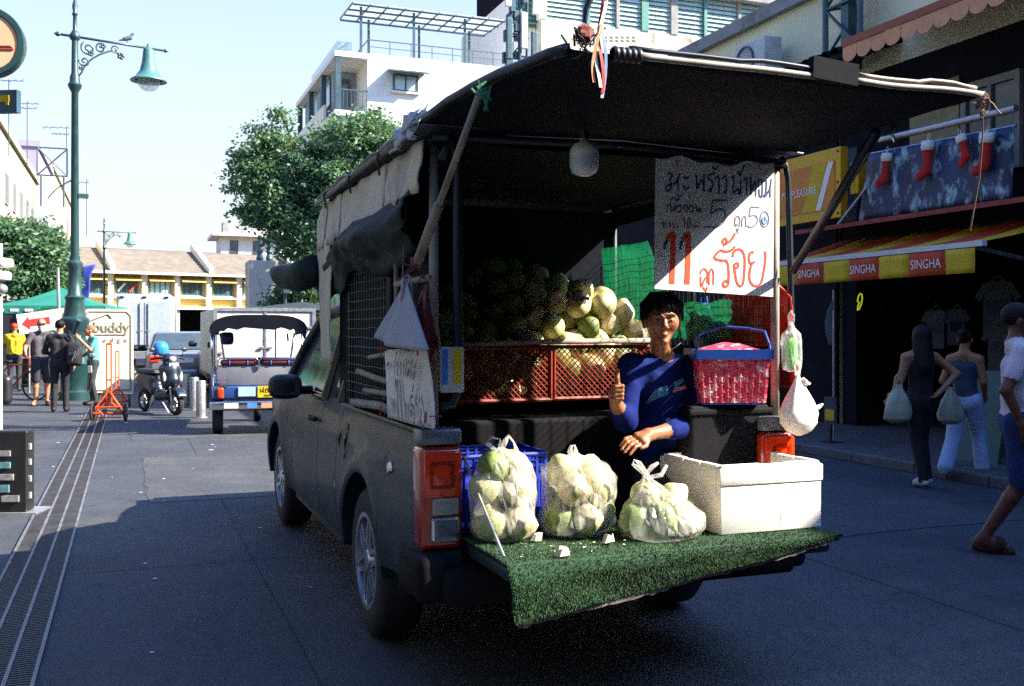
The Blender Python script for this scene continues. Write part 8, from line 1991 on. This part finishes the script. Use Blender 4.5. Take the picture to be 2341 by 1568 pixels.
# man in teal photographing
tm = figure('man in a teal shirt bending over his camera beside the cream board', at(213, 926), R(-52), 1.68, [m_skf, m_teal, m_jean, m_black, m_brown], 'short', 'long', dict(hed=(0, -.09, 1.60), nek=(0, -.03, 1.47), eL=(-.25, -.02, 1.13), wL=(-.20, -.24, 1.02), eR=(.22, -.12, 1.20), wR=(.10, -.30, 1.42), kR=(.12, -.06, .50)), face=0)
def gear(name, label, cat, p, rz=0): return T(name, label, cat, p, rz)
q = at(137, 942); bg_ = gear('camera_bag', 'large black camera backpack hanging at the side of the man in the suit', 'bag', (q.x+.30, q.y-.06, .86), R(15))
g = G(); g.rbox((0, 0, .24), (.27, .20, .44), .06); g.rbox((0, -.12, .16), (.20, .08, .22), .03); g.build('body', m_suit, bg_, smooth=True); g = G(); g.tube([(-.1, .05, .5), (-.2, .1, .62), (-.12, .1, .68), (0, .03, .55)], .014, n=6); g.build('strap', m_black, bg_)
for k in range(4): g = G(); g.tube([(-.02+.05*k, -.16, .12+.05*k), (.05+.05*k, -.2, .30+.03*k)], .012, n=5); g.build('buckle', m_steel, bg_)
q = at(213, 926); c_ = gear('camera', 'black camera with long lens held by the man in teal', 'camera', (q.x-.28, q.y-.28, 1.40), R(-52))
g = G(); g.rbox((0, 0, 0), (.14, .08, .11), .015); g.rbox((0, 0, .065), (.06, .06, .04), .01); g.build('body', m_black, c_); g = G(); g.lathe([(.045, -.04), (.048, -.16), (.055, -.18), (.05, -.22)], n=16, axis='y'); g.build('lens', m_black, c_); g = G(); g.cyl((.02, .0, .08), (.22, .05, .36), .04, .055, n=10); g.build('flash_bracket', m_steelb, c_)
q = at(213, 926); wbk = gear('backpack', 'small white bag on the chest of the man in teal', 'bag', (q.x-.30, q.y-.05, 1.02), R(-52))
bd = Body(.014); bd.rc((0, 0, 0), (0, 0, .2), .08, .09, 0, .04); bd.mesh('body', [m_printw], wbk)
q = at(213, 926); tri = gear('tripod', 'folded dark tripod with pale head carried by the man in teal', 'tripod', (q.x+.02, q.y-.28, .30), R(10))
g = G()
for k in range(3): g.cyl((.03*math.cos(k*2.1), .03*math.sin(k*2.1), 0), (.02*math.cos(k*2.1)+.06, .02*math.sin(k*2.1), .72), .016, n=6)
g.build('leg', m_black, tri); g = G(); g.rbox((.07, 0, .74), (.1, .08, .08), .02); g.rbox((.03, 0, .45), (.09, .08, .16), .02); g.build('head', m_steel, tri)
# person in yellow vest
yp = figure('person in a bright yellow vest and red cap standing at the far left', at(33, 895), R(200), 1.72, [m_skt, m_vest, m_jean, m_black, m_redc], 'short', 'long', dict(eL=(-.25, -.08, 1.18), wL=(-.18, -.30, 1.12), eR=(.25, -.08, 1.18), wR=(.18, -.30, 1.12)), hair='cap', wid=1.12)
# passer-by cut by the left edge
lpn = figure('passer-by in black clothes cut off by the left edge', at(-26, 1010), R(-30), 1.66, [m_skf, m_tankb, m_shorts, m_black, m_hair], 'short', 'long', dict(eR=(.26, -.02, 1.14), wR=(.25, -.16, .93)))
q = at(-26, 1010); sb_ = gear('shoulder_bag', 'black shoulder bag of the passer-by at the left edge', 'bag', (q.x+.25, q.y-.02, .55), 0)
bd = Body(.014); bd.rc((0, 0, .05), (0, 0, .30), .085, .08, 0, .04); bd.mesh('body', [m_black], sb_); g = G(); g.tube([(-.03, 0, .35), (-.10, .03, .75), (-.14, .05, .80), (-.06, .05, .36)], .012, n=6); g.build('strap', m_black, sb_)
# man right of the tuk-tuk
rp = figure('person in a black T-shirt just right of the white box truck', at(731, 905), R(190), 1.72, [m_skt, m_tankb, m_jean, m_black, m_hair], 'short', 'long', hair='short')
# women walking away on the right
w1_ = figure('long haired woman in black top and trousers walking with a carrier bag', at(2104, 1112), R(188), 1.60, [m_skt, m_tankb, m_tankb, m_trainer, m_hair], 'none', 'long',
             dict(eR=(-.0, 0, 0)) and dict(sL=(-.17, .0, 1.40), sR=(.17, .0, 1.40), eL=(-.36, .10, 1.22), wL=(-.14, .16, 1.05), eR=(.23, .0, 1.16), wR=(.26, -.12, 1.00), kL=(-.06, -.08, .52), aL=(-.05, .05, .10), tL=(-.05, -.13, .04), kR=(.06, .02, .50), aR=(.06, .16, .10), tR=(.06, .0, .04)), hair='long', fem=True, wid=1.0)
w2_ = figure('woman in pale wide trousers and denim top striding right beside the shop', at(2205, 1095), R(138), 1.56, [m_skt, m_denim, m_whtr, m_trainer, m_hair], 'none', 'wide',
             dict(sL=(-.16, .0, 1.40), sR=(.16, .0, 1.40), eL=(-.20, -.02, 1.14), wL=(-.16, -.20, .98), eR=(.24, .03, 1.14), wR=(.20, -.12, .98), kL=(-.10, -.18, .52), aL=(-.14, -.18, .10), tL=(-.16, -.34, .05), kR=(.09, .10, .50), aR=(.10, .36, .14), tR=(.11, .24, .05)), hair='bun', fem=True)
def carrier(u, v, d, label, seed, w=.2, h=.36):
    q = PX(u, v, d); b = T('carrier_bag', label, 'bag', q, R(15), 'carrier bags of the walking women')
    prof = [(.15, 0), (.3, -.12), (.75, -.4), (1, -.7), (.95, -.9), (.5, -1)]
    def f(a, t):
        k = t*5; i = min(4, int(k)); s = k-i; r = prof[i][0]*(1-s)+prof[i+1][0]*s; z = (prof[i][1]*(1-s)+prof[i+1][1]*s)*h; an_ = a*6.283
        wv = 1+.20*nz(math.cos(an_)*1.8+seed, math.sin(an_)*1.8, z*7)+.09*math.sin(an_*6+seed)*(1-t)+.05*nz(an_*4, z*22, seed)
        return (r*w*wv*math.cos(an_), r*w*.6*wv*math.sin(an_), z)
    g = G(); g.grid(f, 32, 18); g.build('film', M('carrier_pale', '#a9a38a', rough=.5, var=.1, stain='#5f8a72', st=.6, sscale=7) if 'carrier_pale' not in bpy.data.materials else bpy.data.materials['carrier_pale'], b, smooth=True)
    g = G(); g.tube([(-.05, 0, -.04), (-.03, 0, .07), (0, 0, .10), (.03, 0, .07), (.05, 0, -.04)], .008, n=5); g.build('handle', bpy.data.materials['carrier_pale'], b)
carrier(2052, 878, 9.75, 'pale carrier bag held by the woman in black', 2, .15, .38)
carrier(2172, 884, 10.1, 'greenish carrier bag held by the woman in pale trousers', 6, .14, .38)
# man at the right edge, striding left-to-right
rm = figure('man in white striped jersey and blue shorts walking at the right edge', at(2328, 1262), R(72), 1.74, [m_skd, m_jwh, m_bsh, m_sand, m_hair], 'short', 'short',
            dict(kL=(-.09, .0, .50), aL=(-.10, .24, .11), tL=(-.10, .09, .035), kR=(.09, -.18, .52), aR=(.10, -.18, .09), tR=(.11, -.36, .03), eL=(-.26, .12, 1.15), wL=(-.26, .02, .92), eR=(.26, -.06, 1.15), wR=(.25, -.22, .98)), hair='short', wid=1.08, foot='sandal')
g = G()
for k in range(3): g.tube([(.06+.035*k, .075, 1.50-.012*k), (.075+.035*k, .10, 1.44-.012*k), (.08+.035*k, .10, 1.38)], .006, n=5)
g.build('shoulder_stripe', m_black, rm)
